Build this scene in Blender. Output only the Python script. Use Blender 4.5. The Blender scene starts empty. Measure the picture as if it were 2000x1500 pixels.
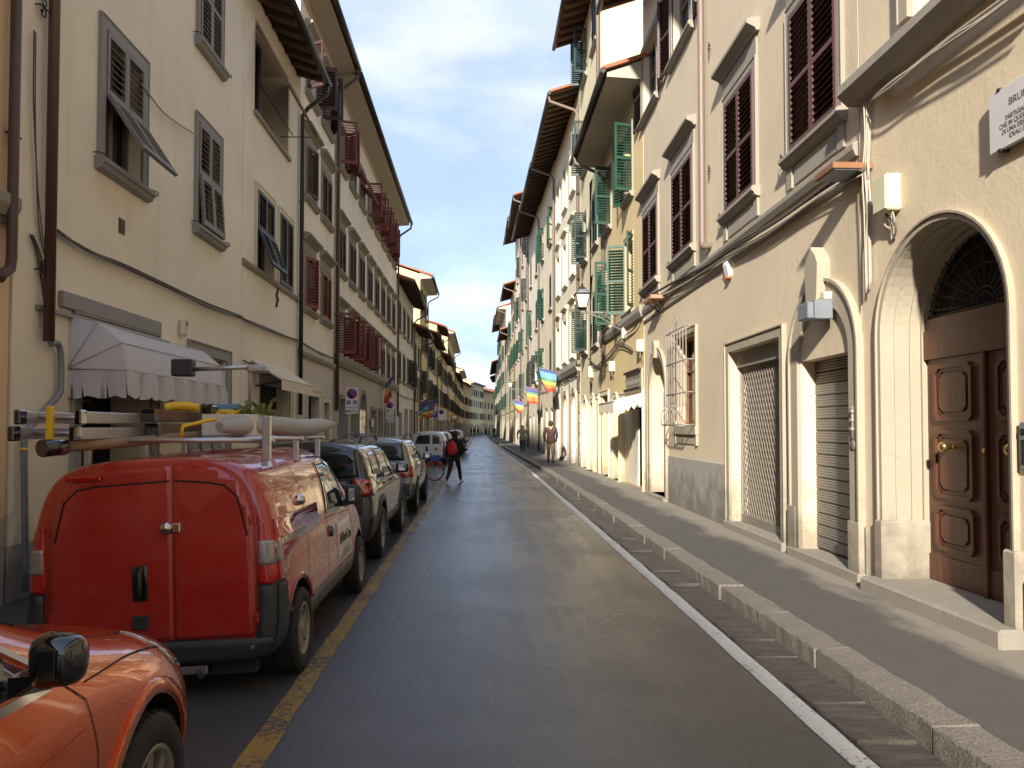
import bpy, bmesh, math, random
from mathutils import Vector, Matrix, Euler
from mathutils.geometry import delaunay_2d_cdt
from mathutils.bvhtree import BVHTree
R = math.radians
random.seed(7)
SC = bpy.context.scene
COL = SC.collection

# ------------------------------------------------------------------ camera
FPX, CAMH, YAW, PITCH = 1480.0, 1.70, 2.32, 1.65
cam_d = bpy.data.cameras.new('camera')
cam = bpy.data.objects.new('camera', cam_d)
COL.objects.link(cam)
cam.location = (0, 0, CAMH)
cam.rotation_euler = (R(90 + PITCH), 0, R(-YAW))
cam_d.sensor_width = 36
cam_d.lens = FPX / 2000 * 36
cam_d.shift_y = 43 / 2000
cam_d.clip_start = 0.05
cam_d.clip_end = 3000
SC.camera = cam

# ------------------------------------------------------------------ world and sun
SUN_DIR = Vector((0.30, 1.0, -0.45)).normalized()      # the way the light travels
SUN_EL = math.asin(-SUN_DIR.z)
SUN_AZ = math.atan2(-SUN_DIR.x, -SUN_DIR.y)            # compass direction of the sun, clockwise from +Y
world = bpy.data.worlds.new('World')
SC.world = world
world.use_nodes = True
wn, wl = world.node_tree.nodes, world.node_tree.links
wn.clear()
w_out = wn.new('ShaderNodeOutputWorld')
w_bg = wn.new('ShaderNodeBackground')
w_sky = wn.new('ShaderNodeTexSky')
w_sky.sky_type = 'NISHITA'
w_sky.sun_disc = False
w_sky.sun_elevation = SUN_EL
w_sky.sun_rotation = SUN_AZ
w_sky.air_density = 1.0
w_sky.dust_density = 0.3
w_sky.ozone_density = 2.0
w_bg.inputs['Strength'].default_value = 0.12
w_geo = wn.new('ShaderNodeTexCoord')
w_map = wn.new('ShaderNodeMapping')
w_map.inputs['Scale'].default_value = (1.0, 1.0, 2.6)
w_map.inputs['Location'].default_value = (0.35, 0.1, 0.2)
w_n1 = wn.new('ShaderNodeTexNoise')
w_n1.inputs['Scale'].default_value = 2.3
w_n1.inputs['Detail'].default_value = 9
w_n1.inputs['Roughness'].default_value = 0.55
w_n1.inputs['Distortion'].default_value = 0.4
w_r1 = wn.new('ShaderNodeValToRGB')
w_r1.color_ramp.elements[0].position = 0.36
w_r1.color_ramp.elements[0].color = (0.68, 0.68, 0.68, 1)
w_r1.color_ramp.elements[1].position = 0.66
w_r1.color_ramp.elements[1].color = (1, 1, 1, 1)
w_n2 = wn.new('ShaderNodeTexNoise')
w_n2.inputs['Scale'].default_value = 3.4
w_n2.inputs['Detail'].default_value = 6
w_r2 = wn.new('ShaderNodeValToRGB')
w_r2.color_ramp.elements[0].color = (1.25, 1.6, 2.35, 1)
w_r2.color_ramp.elements[0].position = 0.46
w_r2.color_ramp.elements[1].color = (2.25, 2.35, 2.5, 1)
w_r2.color_ramp.elements[1].position = 0.66
w_mix = wn.new('ShaderNodeMix')
w_mix.data_type = 'RGBA'
w_gain = wn.new('ShaderNodeMix')
w_gain.data_type = 'RGBA'
w_gain.blend_type = 'MULTIPLY'
w_gain.inputs['Factor'].default_value = 1.0
w_gain.inputs['B'].default_value = (0.8, .78, .82, 1)
wl.new(w_geo.outputs['Generated'], w_map.inputs['Vector'])
wl.new(w_map.outputs['Vector'], w_n1.inputs['Vector'])
wl.new(w_map.outputs['Vector'], w_n2.inputs['Vector'])
wl.new(w_n1.outputs['Fac'], w_r1.inputs['Fac'])
wl.new(w_n2.outputs['Fac'], w_r2.inputs['Fac'])
wl.new(w_r1.outputs['Color'], w_mix.inputs['Factor'])
wl.new(w_sky.outputs['Color'], w_gain.inputs['A'])
wl.new(w_gain.outputs['Result'], w_mix.inputs['A'])
wl.new(w_r2.outputs['Color'], w_mix.inputs['B'])
wl.new(w_mix.outputs['Result'], w_bg.inputs['Color'])
wl.new(w_bg.outputs['Background'], w_out.inputs['Surface'])

sun_d = bpy.data.lights.new('sun', 'SUN')
sun_d.energy = 2.6
sun_d.angle = R(2.0)
sun_d.color = (1.0, 0.93, 0.81)
sun = bpy.data.objects.new('sun', sun_d)
COL.objects.link(sun)
sun.location = (-10, -50, 30)
sun.rotation_euler = SUN_DIR.to_track_quat('-Z', 'Y').to_euler()

SC.view_settings.view_transform = 'Standard'
SC.view_settings.look = 'None'
SC.view_settings.exposure = 1.92
SC.view_settings.gamma = 1.0
SC.view_settings.use_curve_mapping = False
SC.cycles.diffuse_bounces = 8
SC.cycles.max_bounces = 12
SC.render.film_transparent = False

# ------------------------------------------------------------------ photo pixel -> place
_RM = cam.rotation_euler.to_matrix()
def ray(px, py):
    return _RM @ Vector(((px - 1000) / FPX, (793 - py) / FPX, -1.0))
def on_plane(px, py, p0, n):
    d = ray(px, py); o = Vector((0, 0, CAMH))
    t = (Vector(p0) - o).dot(n) / d.dot(n)
    return o + d * t
def on_x(px, py, x): return on_plane(px, py, (x, 0, 0), Vector((1, 0, 0)))
def on_y(px, py, y): return on_plane(px, py, (0, y, 0), Vector((0, 1, 0)))
def on_z(px, py, z): return on_plane(px, py, (0, 0, z), Vector((0, 0, 1)))

# ------------------------------------------------------------------ material helpers
def srgb(r, g, b):
    def f(c):
        c /= 255.0
        return c / 12.92 if c <= 0.04045 else ((c + 0.055) / 1.055) ** 2.4
    return (f(r), f(g), f(b), 1)
class NT:
    def __init__(s, name):
        s.m = bpy.data.materials.new(name); s.m.use_nodes = True
        s.n, s.l = s.m.node_tree.nodes, s.m.node_tree.links
        s.p = s.n['Principled BSDF']
    def add(s, t, **kw):
        x = s.n.new(t)
        for k, v in kw.items():
            if hasattr(x, k): setattr(x, k, v)
            else: x.inputs[k].default_value = v
        return x
    def link(s, a, b): s.l.new(a, b)
    def pos(s, scale=(1, 1, 1)):
        g = s.add('ShaderNodeNewGeometry')
        m = s.add('ShaderNodeMapping'); m.inputs['Scale'].default_value = scale
        s.link(g.outputs['Position'], m.inputs['Vector']); return m.outputs['Vector']
    def objc(s, scale=(1, 1, 1)):
        g = s.add('ShaderNodeTexCoord')
        m = s.add('ShaderNodeMapping'); m.inputs['Scale'].default_value = scale
        s.link(g.outputs['Object'], m.inputs['Vector']); return m.outputs['Vector']
    def noise(s, vec, scale, detail=4, rough=0.55, dist=0.0):
        x = s.add('ShaderNodeTexNoise', Scale=scale, Detail=detail, Roughness=rough, Distortion=dist)
        s.link(vec, x.inputs['Vector']); return x.outputs['Fac']
    def ramp(s, fac, a, b, lo=0.0, hi=1.0):
        x = s.add('ShaderNodeMapRange'); x.inputs['From Min'].default_value = a; x.inputs['From Max'].default_value = b
        x.inputs['To Min'].default_value = lo; x.inputs['To Max'].default_value = hi
        s.link(fac, x.inputs['Value']); return x.outputs['Result']
    def mix(s, fac, a, b, mode='MIX'):
        x = s.add('ShaderNodeMix'); x.data_type = 'RGBA'; x.blend_type = mode
        for v, k in ((fac, 'Factor'), (a, 'A'), (b, 'B')):
            if isinstance(v, (int, float, tuple)): x.inputs[k].default_value = v
            else: s.link(v, x.inputs[k])
        return x.outputs['Result']
    def math(s, op, a, b=0.0):
        x = s.add('ShaderNodeMath'); x.operation = op
        for v, i in ((a, 0), (b, 1)):
            if isinstance(v, (int, float)): x.inputs[i].default_value = v
            else: s.link(v, x.inputs[i])
        return x.outputs[0]
    def bump(s, h, strength, dist=0.01):
        x = s.add('ShaderNodeBump', Strength=strength, Distance=dist)
        s.link(h, x.inputs['Height']); s.link(x.outputs['Normal'], s.p.inputs['Normal'])
    def set(s, **kw):
        for k, v in kw.items():
            k = k.replace('_', ' ')
            if isinstance(v, (int, float, tuple)): s.p.inputs[k].default_value = v
            else: s.link(v, s.p.inputs[k])
        return s.m
def sc(c, k): return (c[0] * k, c[1] * k, c[2] * k, 1)

def plain(name, c, rough=0.6, metal=0.0, var=0.12, scale=6.0, bump=0.0, coat=0.0, spec=0.5, bscale=40):
    t = NT(name)
    v = t.objc()
    n = t.noise(v, scale, 5, 0.6)
    col = t.mix(n, sc(c, 1 - var), sc(c, 1 + var))
    t.set(Base_Color=col, Metallic=metal)
    t.set(Roughness=t.ramp(n, 0.3, 0.7, max(0.02, rough - 0.08), min(1, rough + 0.08)))
    t.p.inputs['Coat Weight'].default_value = coat
    t.p.inputs['Coat Roughness'].default_value = 0.03
    t.p.inputs['Specular IOR Level'].default_value = spec
    if bump: t.bump(t.noise(v, bscale, 4), bump, 0.004)
    return t.m

def plaster(name, c, stain=0.5, dirt=0.5, seed=0.0, patch=0.0, alt=None, bump=0.35, pscale=0.8):
    """painted lime plaster: blotches, rain streaks, damp crusts at the foot, trowel relief"""
    t = NT(name)
    g = t.add('ShaderNodeNewGeometry')
    mp = t.add('ShaderNodeMapping'); mp.inputs['Location'].default_value = (seed * 3.1, seed * 7.7, seed * 1.3)
    t.link(g.outputs['Position'], mp.inputs['Vector']); v = mp.outputs['Vector']
    big = t.noise(v, 0.45, 5, 0.6, 0.6)
    mid = t.noise(v, 2.6, 6, 0.65)
    fine = t.noise(v, 22, 4, 0.6)
    ms = t.add('ShaderNodeMapping'); ms.inputs['Scale'].default_value = (2.4, 2.4, 0.16)
    t.link(v, ms.inputs['Vector'])
    streak = t.noise(ms.outputs['Vector'], 1.6, 6, 0.7)
    col = t.mix(t.ramp(big, 0.3, 0.72), sc(c, 0.90), sc(c, 1.06))
    if alt: col = t.mix(t.ramp(mid, 0.45, 0.72, 0, 0.55), col, alt)
    col = t.mix(t.ramp(fine, 0.35, 0.75, 0, 0.16), col, sc(c, 0.72))
    grey = (c[0] * 0.52, c[1] * 0.52, c[2] * 0.56, 1)
    col = t.mix(t.ramp(streak, 0.54, 0.78, 0, 0.55 * stain), col, grey)
    col = t.mix(t.ramp(mid, 0.56, 0.80, 0, 0.35 * stain), col, sc(c, 0.66))
    vo = t.add('ShaderNodeTexVoronoi', Scale=0.55); vo.feature = 'DISTANCE_TO_EDGE'
    dv = t.add('ShaderNodeMix'); dv.data_type = 'VECTOR'; dv.inputs['Factor'].default_value = .25
    nz = t.add('ShaderNodeTexNoise', Scale=1.3, Detail=6.0); t.link(v, nz.inputs['Vector'])
    t.link(v, dv.inputs['A']); t.link(nz.outputs['Color'], dv.inputs['B']); t.link(dv.outputs['Result'], vo.inputs['Vector'])
    crack = t.math('MULTIPLY', t.ramp(vo.outputs['Distance'], 0.0045, 0.001), t.ramp(big, 0.48, 0.6))
    col = t.mix(t.math('MULTIPLY', crack, .22), col, sc(c, .45))
    if patch:
        col = t.mix(t.ramp(t.noise(v, pscale, 7, 0.7, 1.2), 0.62, 0.66, 0, patch), col, (0.50, 0.46, 0.38, 1))
    sep = t.add('ShaderNodeSeparateXYZ'); t.link(g.outputs['Position'], sep.inputs['Vector'])
    hgt = t.math('ADD', sep.outputs['Z'], t.math('MULTIPLY', t.math('SUBTRACT', mid, 0.5), 2.2))
    damp = t.ramp(hgt, 0.90, 0.20, 0, min(1.0, 1.05 * dirt))
    col = t.mix(damp, col, (0.125, 0.11, 0.09, 1))
    t.set(Base_Color=col, Roughness=0.92)
    t.p.inputs['Specular IOR Level'].default_value = 0.2
    h = t.math('ADD', t.math('MULTIPLY', fine, 0.6), t.math('MULTIPLY', t.noise(v, 7, 5), 1.0))
    t.bump(h, bump, 0.012)
    return t.m

# ------------------------------------------------------------------ mesh builder
class MB:
    def __init__(s): s.v = []; s.f = []; s.mi = []; s.cur = 0; s.sm = []
    def face(s, pts, smooth=False):
        b = len(s.v); s.v += [tuple(p) for p in pts]
        s.f.append(tuple(range(b, b + len(pts)))); s.mi.append(s.cur); s.sm.append(smooth)
    def raw(s, vs, fs, smooth=False):
        b = len(s.v); s.v += [tuple(p) for p in vs]
        for f in fs: s.f.append(tuple(b + i for i in f)); s.mi.append(s.cur); s.sm.append(smooth)
    def box(s, x0, x1, y0, y1, z0, z1, M=None):
        vs = [Vector((x, y, z)) for z in (z0, z1) for y in (y0, y1) for x in (x0, x1)]
        if M: vs = [M @ p for p in vs]
        s.raw(vs, [(0, 2, 3, 1), (4, 5, 7, 6), (0, 1, 5, 4), (2, 6, 7, 3), (0, 4, 6, 2), (1, 3, 7, 5)])
    def bbox(s, x0, x1, y0, y1, z0, z1, b=0.01, M=None):
        """box with chamfered edges"""
        b = min(b, abs(x1 - x0) * .45, abs(y1 - y0) * .45, abs(z1 - z0) * .45)
        bm = bmesh.new()
        bmesh.ops.create_cube(bm, size=1)
        for q in bm.verts:
            q.co = Vector((x0 + (q.co.x + .5) * (x1 - x0), y0 + (q.co.y + .5) * (y1 - y0), z0 + (q.co.z + .5) * (z1 - z0)))
        bmesh.ops.bevel(bm, geom=bm.edges[:], offset=b, segments=1, affect='EDGES', profile=0.5)
        s.bm(bm, M); bm.free()
    def bm(s, bm, M=None, smooth=False):
        bm.verts.index_update()
        s.raw([(M @ q.co) if M else q.co.copy() for q in bm.verts], [tuple(q.index for q in f.verts) for f in bm.faces], smooth)
    def tube(s, pts, r, n=8, cap=True, closed=False):
        pts = [Vector(p) for p in pts]
        N = len(pts); rs = r if isinstance(r, (list, tuple)) else [r] * N
        vs = []; up = None
        for i, p in enumerate(pts):
            if closed: d = pts[(i + 1) % N] - pts[i - 1]
            else: d = pts[min(i + 1, N - 1)] - pts[max(i - 1, 0)]
            if d.length < 1e-9: d = Vector((0, 0, 1))
            d.normalize()
            if up is None or abs(up.dot(d)) > 0.999:
                up = Vector((0, 0, 1)) if abs(d.z) < 0.9 else Vector((1, 0, 0))
            a = (up - d * up.dot(d)).normalized(); c = d.cross(a); up = a
            for k in range(n):
                t = 2 * math.pi * k / n
                vs.append(p + (a * math.cos(t) + c * math.sin(t)) * rs[i])
        fs = []
        for i in range(N if closed else N - 1):
            j = (i + 1) % N
            for k in range(n):
                fs.append((i * n + k, i * n + (k + 1) % n, j * n + (k + 1) % n, j * n + k))
        s.raw(vs, fs, True)
        if cap and not closed:
            b = len(s.v) - len(vs)
            s.f.append(tuple(b + k for k in reversed(range(n)))); s.mi.append(s.cur); s.sm.append(False)
            s.f.append(tuple(b + (N - 1) * n + k for k in range(n))); s.mi.append(s.cur); s.sm.append(False)
    def lathe(s, prof, n=20, M=None, smooth=True):
        """prof: list of (radius, height) about local z"""
        vs = []
        for r, z in prof:
            for k in range(n):
                t = 2 * math.pi * k / n
                p = Vector((r * math.cos(t), r * math.sin(t), z))
                vs.append(M @ p if M else p)
        fs = []
        for i in range(len(prof) - 1):
            for k in range(n):
                fs.append((i * n + k, i * n + (k + 1) % n, (i + 1) * n + (k + 1) % n, (i + 1) * n + k))
        s.raw(vs, fs, smooth)
    def prism(s, poly, axis, a, b, M=None):
        """poly: 2-D outline; axis 'x': poly is (y,z); 'y': (x,z); 'z': (x,y)"""
        def P(p, t):
            q = {'x': (t, p[0], p[1]), 'y': (p[0], t, p[1]), 'z': (p[0], p[1], t)}[axis]
            q = Vector(q); return M @ q if M else q
        n = len(poly)
        vs = [P(p, a) for p in poly] + [P(p, b) for p in poly]
        fs = [tuple(reversed(range(n))), tuple(range(n, 2 * n))]
        fs += [(i, (i + 1) % n, n + (i + 1) % n, n + i) for i in range(n)]
        s.raw(vs, fs)
    def band(s, A, B, axis, a, b, closed=False, M=None):
        """strip between two equal-length outlines A (inner) and B (outer), extruded from a to b"""
        n = len(A); m = n if closed else n - 1
        for i in range(m):
            j = (i + 1) % n
            s.prism([A[i], B[i], B[j], A[j]], axis, a, b, M)
    def mesh(s, name, mats):
        me = bpy.data.meshes.new(name)
        me.from_pydata(s.v, [], s.f)
        mats = mats if isinstance(mats, (list, tuple)) else [mats]
        for m in mats: me.materials.append(m)
        me.polygons.foreach_set('material_index', s.mi)
        me.polygons.foreach_set('use_smooth', s.sm)
        bm = bmesh.new(); bm.from_mesh(me)
        bmesh.ops.remove_doubles(bm, verts=bm.verts, dist=0.00005)
        bmesh.ops.recalc_face_normals(bm, faces=bm.faces)
        bm.to_mesh(me); bm.free()
        return me
    def build(s, name, mats, parent=None, loc=None, rot=None, kind=None):
        return put(name, s.mesh(name, mats), parent, loc, rot, kind)

def put(name, me, parent=None, loc=None, rot=None, kind=None):
    o = bpy.data.objects.new(name, me); COL.objects.link(o)
    if parent: o.parent = parent
    if loc is not None: o.location = loc
    if rot is not None: o.rotation_euler = rot
    if kind: o['kind'] = kind
    return o
def tag(o, label, cat, group=None):
    o['label'] = label; o['category'] = cat
    if group: o['group'] = group
    return o
def thing(name, label, cat, loc=(0, 0, 0), rotz=0.0, group=None):
    o = bpy.data.objects.new(name, None); COL.objects.link(o)
    o.empty_display_size = 0.2
    o.location = loc; o.rotation_euler = (0, 0, rotz)
    return tag(o, label, cat, group)
def dup(root, loc, rotz=0.0, label=None):
    def cp(o, par):
        c = o.copy(); COL.objects.link(c)
        if par: c.parent = par
        for ch in o.children: cp(ch, c)
        return c
    r = cp(root, None); r.location = loc; r.rotation_euler = (0, 0, rotz)
    if label: r['label'] = label
    return r
def arc(cx, cz, r, a0, a1, n, rz=None):
    rz = rz or r
    return [(cx + r * math.cos(R(a0 + (a1 - a0) * i / n)), cz + rz * math.sin(R(a0 + (a1 - a0) * i / n))) for i in range(n + 1)]
def curve(pts, n=6):
    """Catmull-Rom through points"""
    P = [Vector(p) for p in pts]; out = []
    for i in range(len(P) - 1):
        p0, p1, p2, p3 = P[max(i - 1, 0)], P[i], P[i + 1], P[min(i + 2, len(P) - 1)]
        for k in range(n):
            t = k / n
            out.append(0.5 * ((2 * p1) + (p2 - p0) * t + (2 * p0 - 5 * p1 + 4 * p2 - p3) * t * t + (3 * p1 - p0 - 3 * p2 + p3) * t ** 3))
    out.append(P[-1]); return out
def text_mesh(body, size, ext=0.002, align='CENTER', sx=1.0, shear=0.0):
    cu = bpy.data.curves.new('lettering', 'FONT')
    cu.body = body; cu.size = size; cu.extrude = ext; cu.align_x = align; cu.align_y = 'CENTER'; cu.shear = shear
    o = bpy.data.objects.new('lettering', cu); COL.objects.link(o)
    dg = bpy.context.evaluated_depsgraph_get(); dg.update()
    me = bpy.data.meshes.new_from_object(o.evaluated_get(dg))
    bpy.data.objects.remove(o); bpy.data.curves.remove(cu)
    if sx != 1.0:
        for v in me.vertices: v.co.x *= sx
    return me
def lettering(body, size, mat, parent, M, align='CENTER', sx=1.0, ext=0.002, shear=0.0):
    me = text_mesh(body, size, ext, align, sx, shear); me.materials.clear(); me.materials.append(mat)
    o = put('lettering', me, parent); o.matrix_local = M
    return o
# ------------------------------------------------------------------ materials
def shutter_mat(name, c, rough=0.55):
    t = NT(name)
    v = t.objc(); n = t.noise(v, 3.0, 5, 0.6); f = t.noise(t.objc((30, 30, 3)), 3, 4)
    col = t.mix(t.ramp(n, 0.3, 0.7), sc(c, 0.8), sc(c, 1.15))
    col = t.mix(t.ramp(f, 0.6, 0.8, 0, 0.3), col, (min(1, c[0] * 1.6 + .03), min(1, c[1] * 1.6 + .03), min(1, c[2] * 1.6 + .03), 1))
    return t.set(Base_Color=col, Roughness=rough)
SH_GREY = shutter_mat('grey_shutter_paint', srgb(120, 118, 116))
SH_NAVY = shutter_mat('navy_shutter_paint', srgb(48, 58, 70))
SH_RED = shutter_mat('red_shutter_paint', srgb(118, 56, 44))
SH_BROWN = shutter_mat('brown_shutter_paint', srgb(66, 42, 38))
SH_MAROON = shutter_mat('maroon_shutter_paint', srgb(90, 58, 49))
SH_GREEN = shutter_mat('green_shutter_paint', srgb(34, 70, 54))
SH_DGREEN = shutter_mat('dark_green_shutter_paint', srgb(30, 52, 46))
SH_DARK = shutter_mat('black_green_shutter_paint', srgb(44, 50, 50))
STONE = plaster('grey_pietra_stone', srgb(150, 143, 131), 0.35, 0.3, 2.0, bump=0.25)
STONE_L = plaster('grey_left_frame_paint', srgb(150, 148, 146), 0.2, 0.2, 5.0, bump=0.15)
STONE_W = plaster('pale_painted_stone', srgb(162, 152, 134), 0.35, 0.7, 3.0, patch=0.25, bump=0.2)
CREAMTRIM = plaster('cream_trim', srgb(214, 204, 178), 0.3, 0.3, 4.0)
DARKWOOD = plain('dark_eave_wood', srgb(70, 52, 40), 0.8, var=0.3, scale=8)
EAVEBOARD = plain('eave_board', srgb(118, 92, 70), 0.85, var=0.25, scale=5)
SOFFIT = plain('grey_plaster_soffit', srgb(176, 166, 150), 0.9, var=0.08, scale=2)
TILE = plain('terracotta_tile', srgb(158, 98, 72), 0.85, var=0.35, scale=9)
GUTTER = plain('dark_gutter_metal', srgb(60, 58, 58), 0.45, 0.4, var=0.2)
PIPE_BROWN = plain('brown_pipe_paint', srgb(92, 68, 56), 0.4, 0.2, var=0.2, scale=10)
PIPE_RUST = plain('worn_brown_pipe', srgb(84, 66, 58), 0.55, 0.2, var=0.45, scale=14)
PIPE_COPPER = plain('pinkish_copper_pipe', srgb(116, 100, 90), 0.5, 0.0, var=0.2, scale=6)
PIPE_GREY = plain('grey_conduit', srgb(128, 132, 138), 0.4, 0.4, var=0.15)
IRON = plain('wrought_iron', srgb(58, 50, 46), 0.6, 0.5, var=0.25, scale=15)
IRON_L = plain('grey_grille_iron', srgb(140, 132, 122), 0.55, 0.4, var=0.2, scale=15)
CABLE = plain('old_cable', srgb(88, 80, 74), 0.7, var=0.3, scale=12)
CABLE_L = plain('grey_cable', srgb(170, 160, 146), 0.7, var=0.2, scale=12)
PANE = plain('dark_window_glass', (0.012, 0.014, 0.016, 1), 0.06, var=0.3, scale=2, spec=0.6)
SASH = plain('grey_sash_paint', srgb(120, 112, 106), 0.5, var=0.1)
BLACKHOLE = plain('unlit_room_black', (0.006, 0.006, 0.007, 1), 0.9, var=0.2)  # near-black colour paints the shade of a room onto a flat sheet
WOOD_DOOR = None
def wood(name, c, rough=0.42, s=1.0):
    t = NT(name)
    v = t.objc((9 * s, 9 * s, 0.7 * s)); n = t.noise(v, 3.0, 6, 0.65, 0.8)
    big = t.noise(t.objc(), 1.7, 3)
    col = t.mix(t.ramp(n, 0.3, 0.72), sc(c, 0.55), sc(c, 1.3))
    col = t.mix(t.ramp(big, 0.4, 0.75, 0, 0.35), col, sc(c, 1.7))
    t.bump(n, 0.12, 0.004)
    return t.set(Base_Color=col, Roughness=rough)
WOOD_DOOR = wood('varnished_walnut_door', srgb(90, 53, 37))
WOOD_BROWN = wood('brown_panel_door', srgb(140, 96, 66), 0.6)
WOOD_GREY = wood('grey_old_door', srgb(150, 142, 130), 0.7)
WOOD_DARK = wood('dark_old_door', srgb(56, 46, 40), 0.6)
WOOD_CREAM = wood('cream_painted_door', srgb(220, 210, 186), 0.6, 0.4)

# ------------------------------------------------------------------ buildings
CACHE = {}
def cached(key, fn):
    if key not in CACHE: CACHE[key] = fn()
    return CACHE[key]

def leaf_frame(w, h, sg, mat, slats):
    """louvred leaf: hinge at x=0, reaching sg*w, y from -0.045 to 0"""
    m = MB(); st = 0.055
    def bx(x0, x1, z0, z1, y0=-0.045, y1=0.0):
        a, b = sorted((sg * x0, sg * x1)); m.box(a, b, y0, y1, z0, z1)
    bx(0, st, 0, h); bx(w - st, w, 0, h)
    bx(st, w - st, 0, 0.09); bx(st, w - st, h - 0.07, h)
    mid = h > 1.5
    if mid: bx(st, w - st, h * .48 - .03, h * .48 + .03)
    if slats:
        for z in slat_z(h): slat_geo(m, w - 2 * st, sg * (w / 2), z)
    return m.mesh('shutter', mat)
def slat_z(h, p=0.078):
    zs = []; z = 0.09 + p * .55
    while z < h - 0.07 - p * .3:
        if not (h > 1.5 and abs(z - h * .48) < 0.05): zs.append(z)
        z += p
    return zs
def slat_geo(m, w, cx, z):
    M = Matrix.Translation((cx, -0.022, z)) @ Matrix.Rotation(R(38), 4, 'X')
    m.box(-w / 2, w / 2, -0.034, 0.034, -0.005, 0.005, M)
def slat_mesh(w, mat):
    m = MB(); slat_geo(m, w, 0, 0); return m.mesh('slat', mat)
def lit(mesh, name): return mesh

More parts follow.
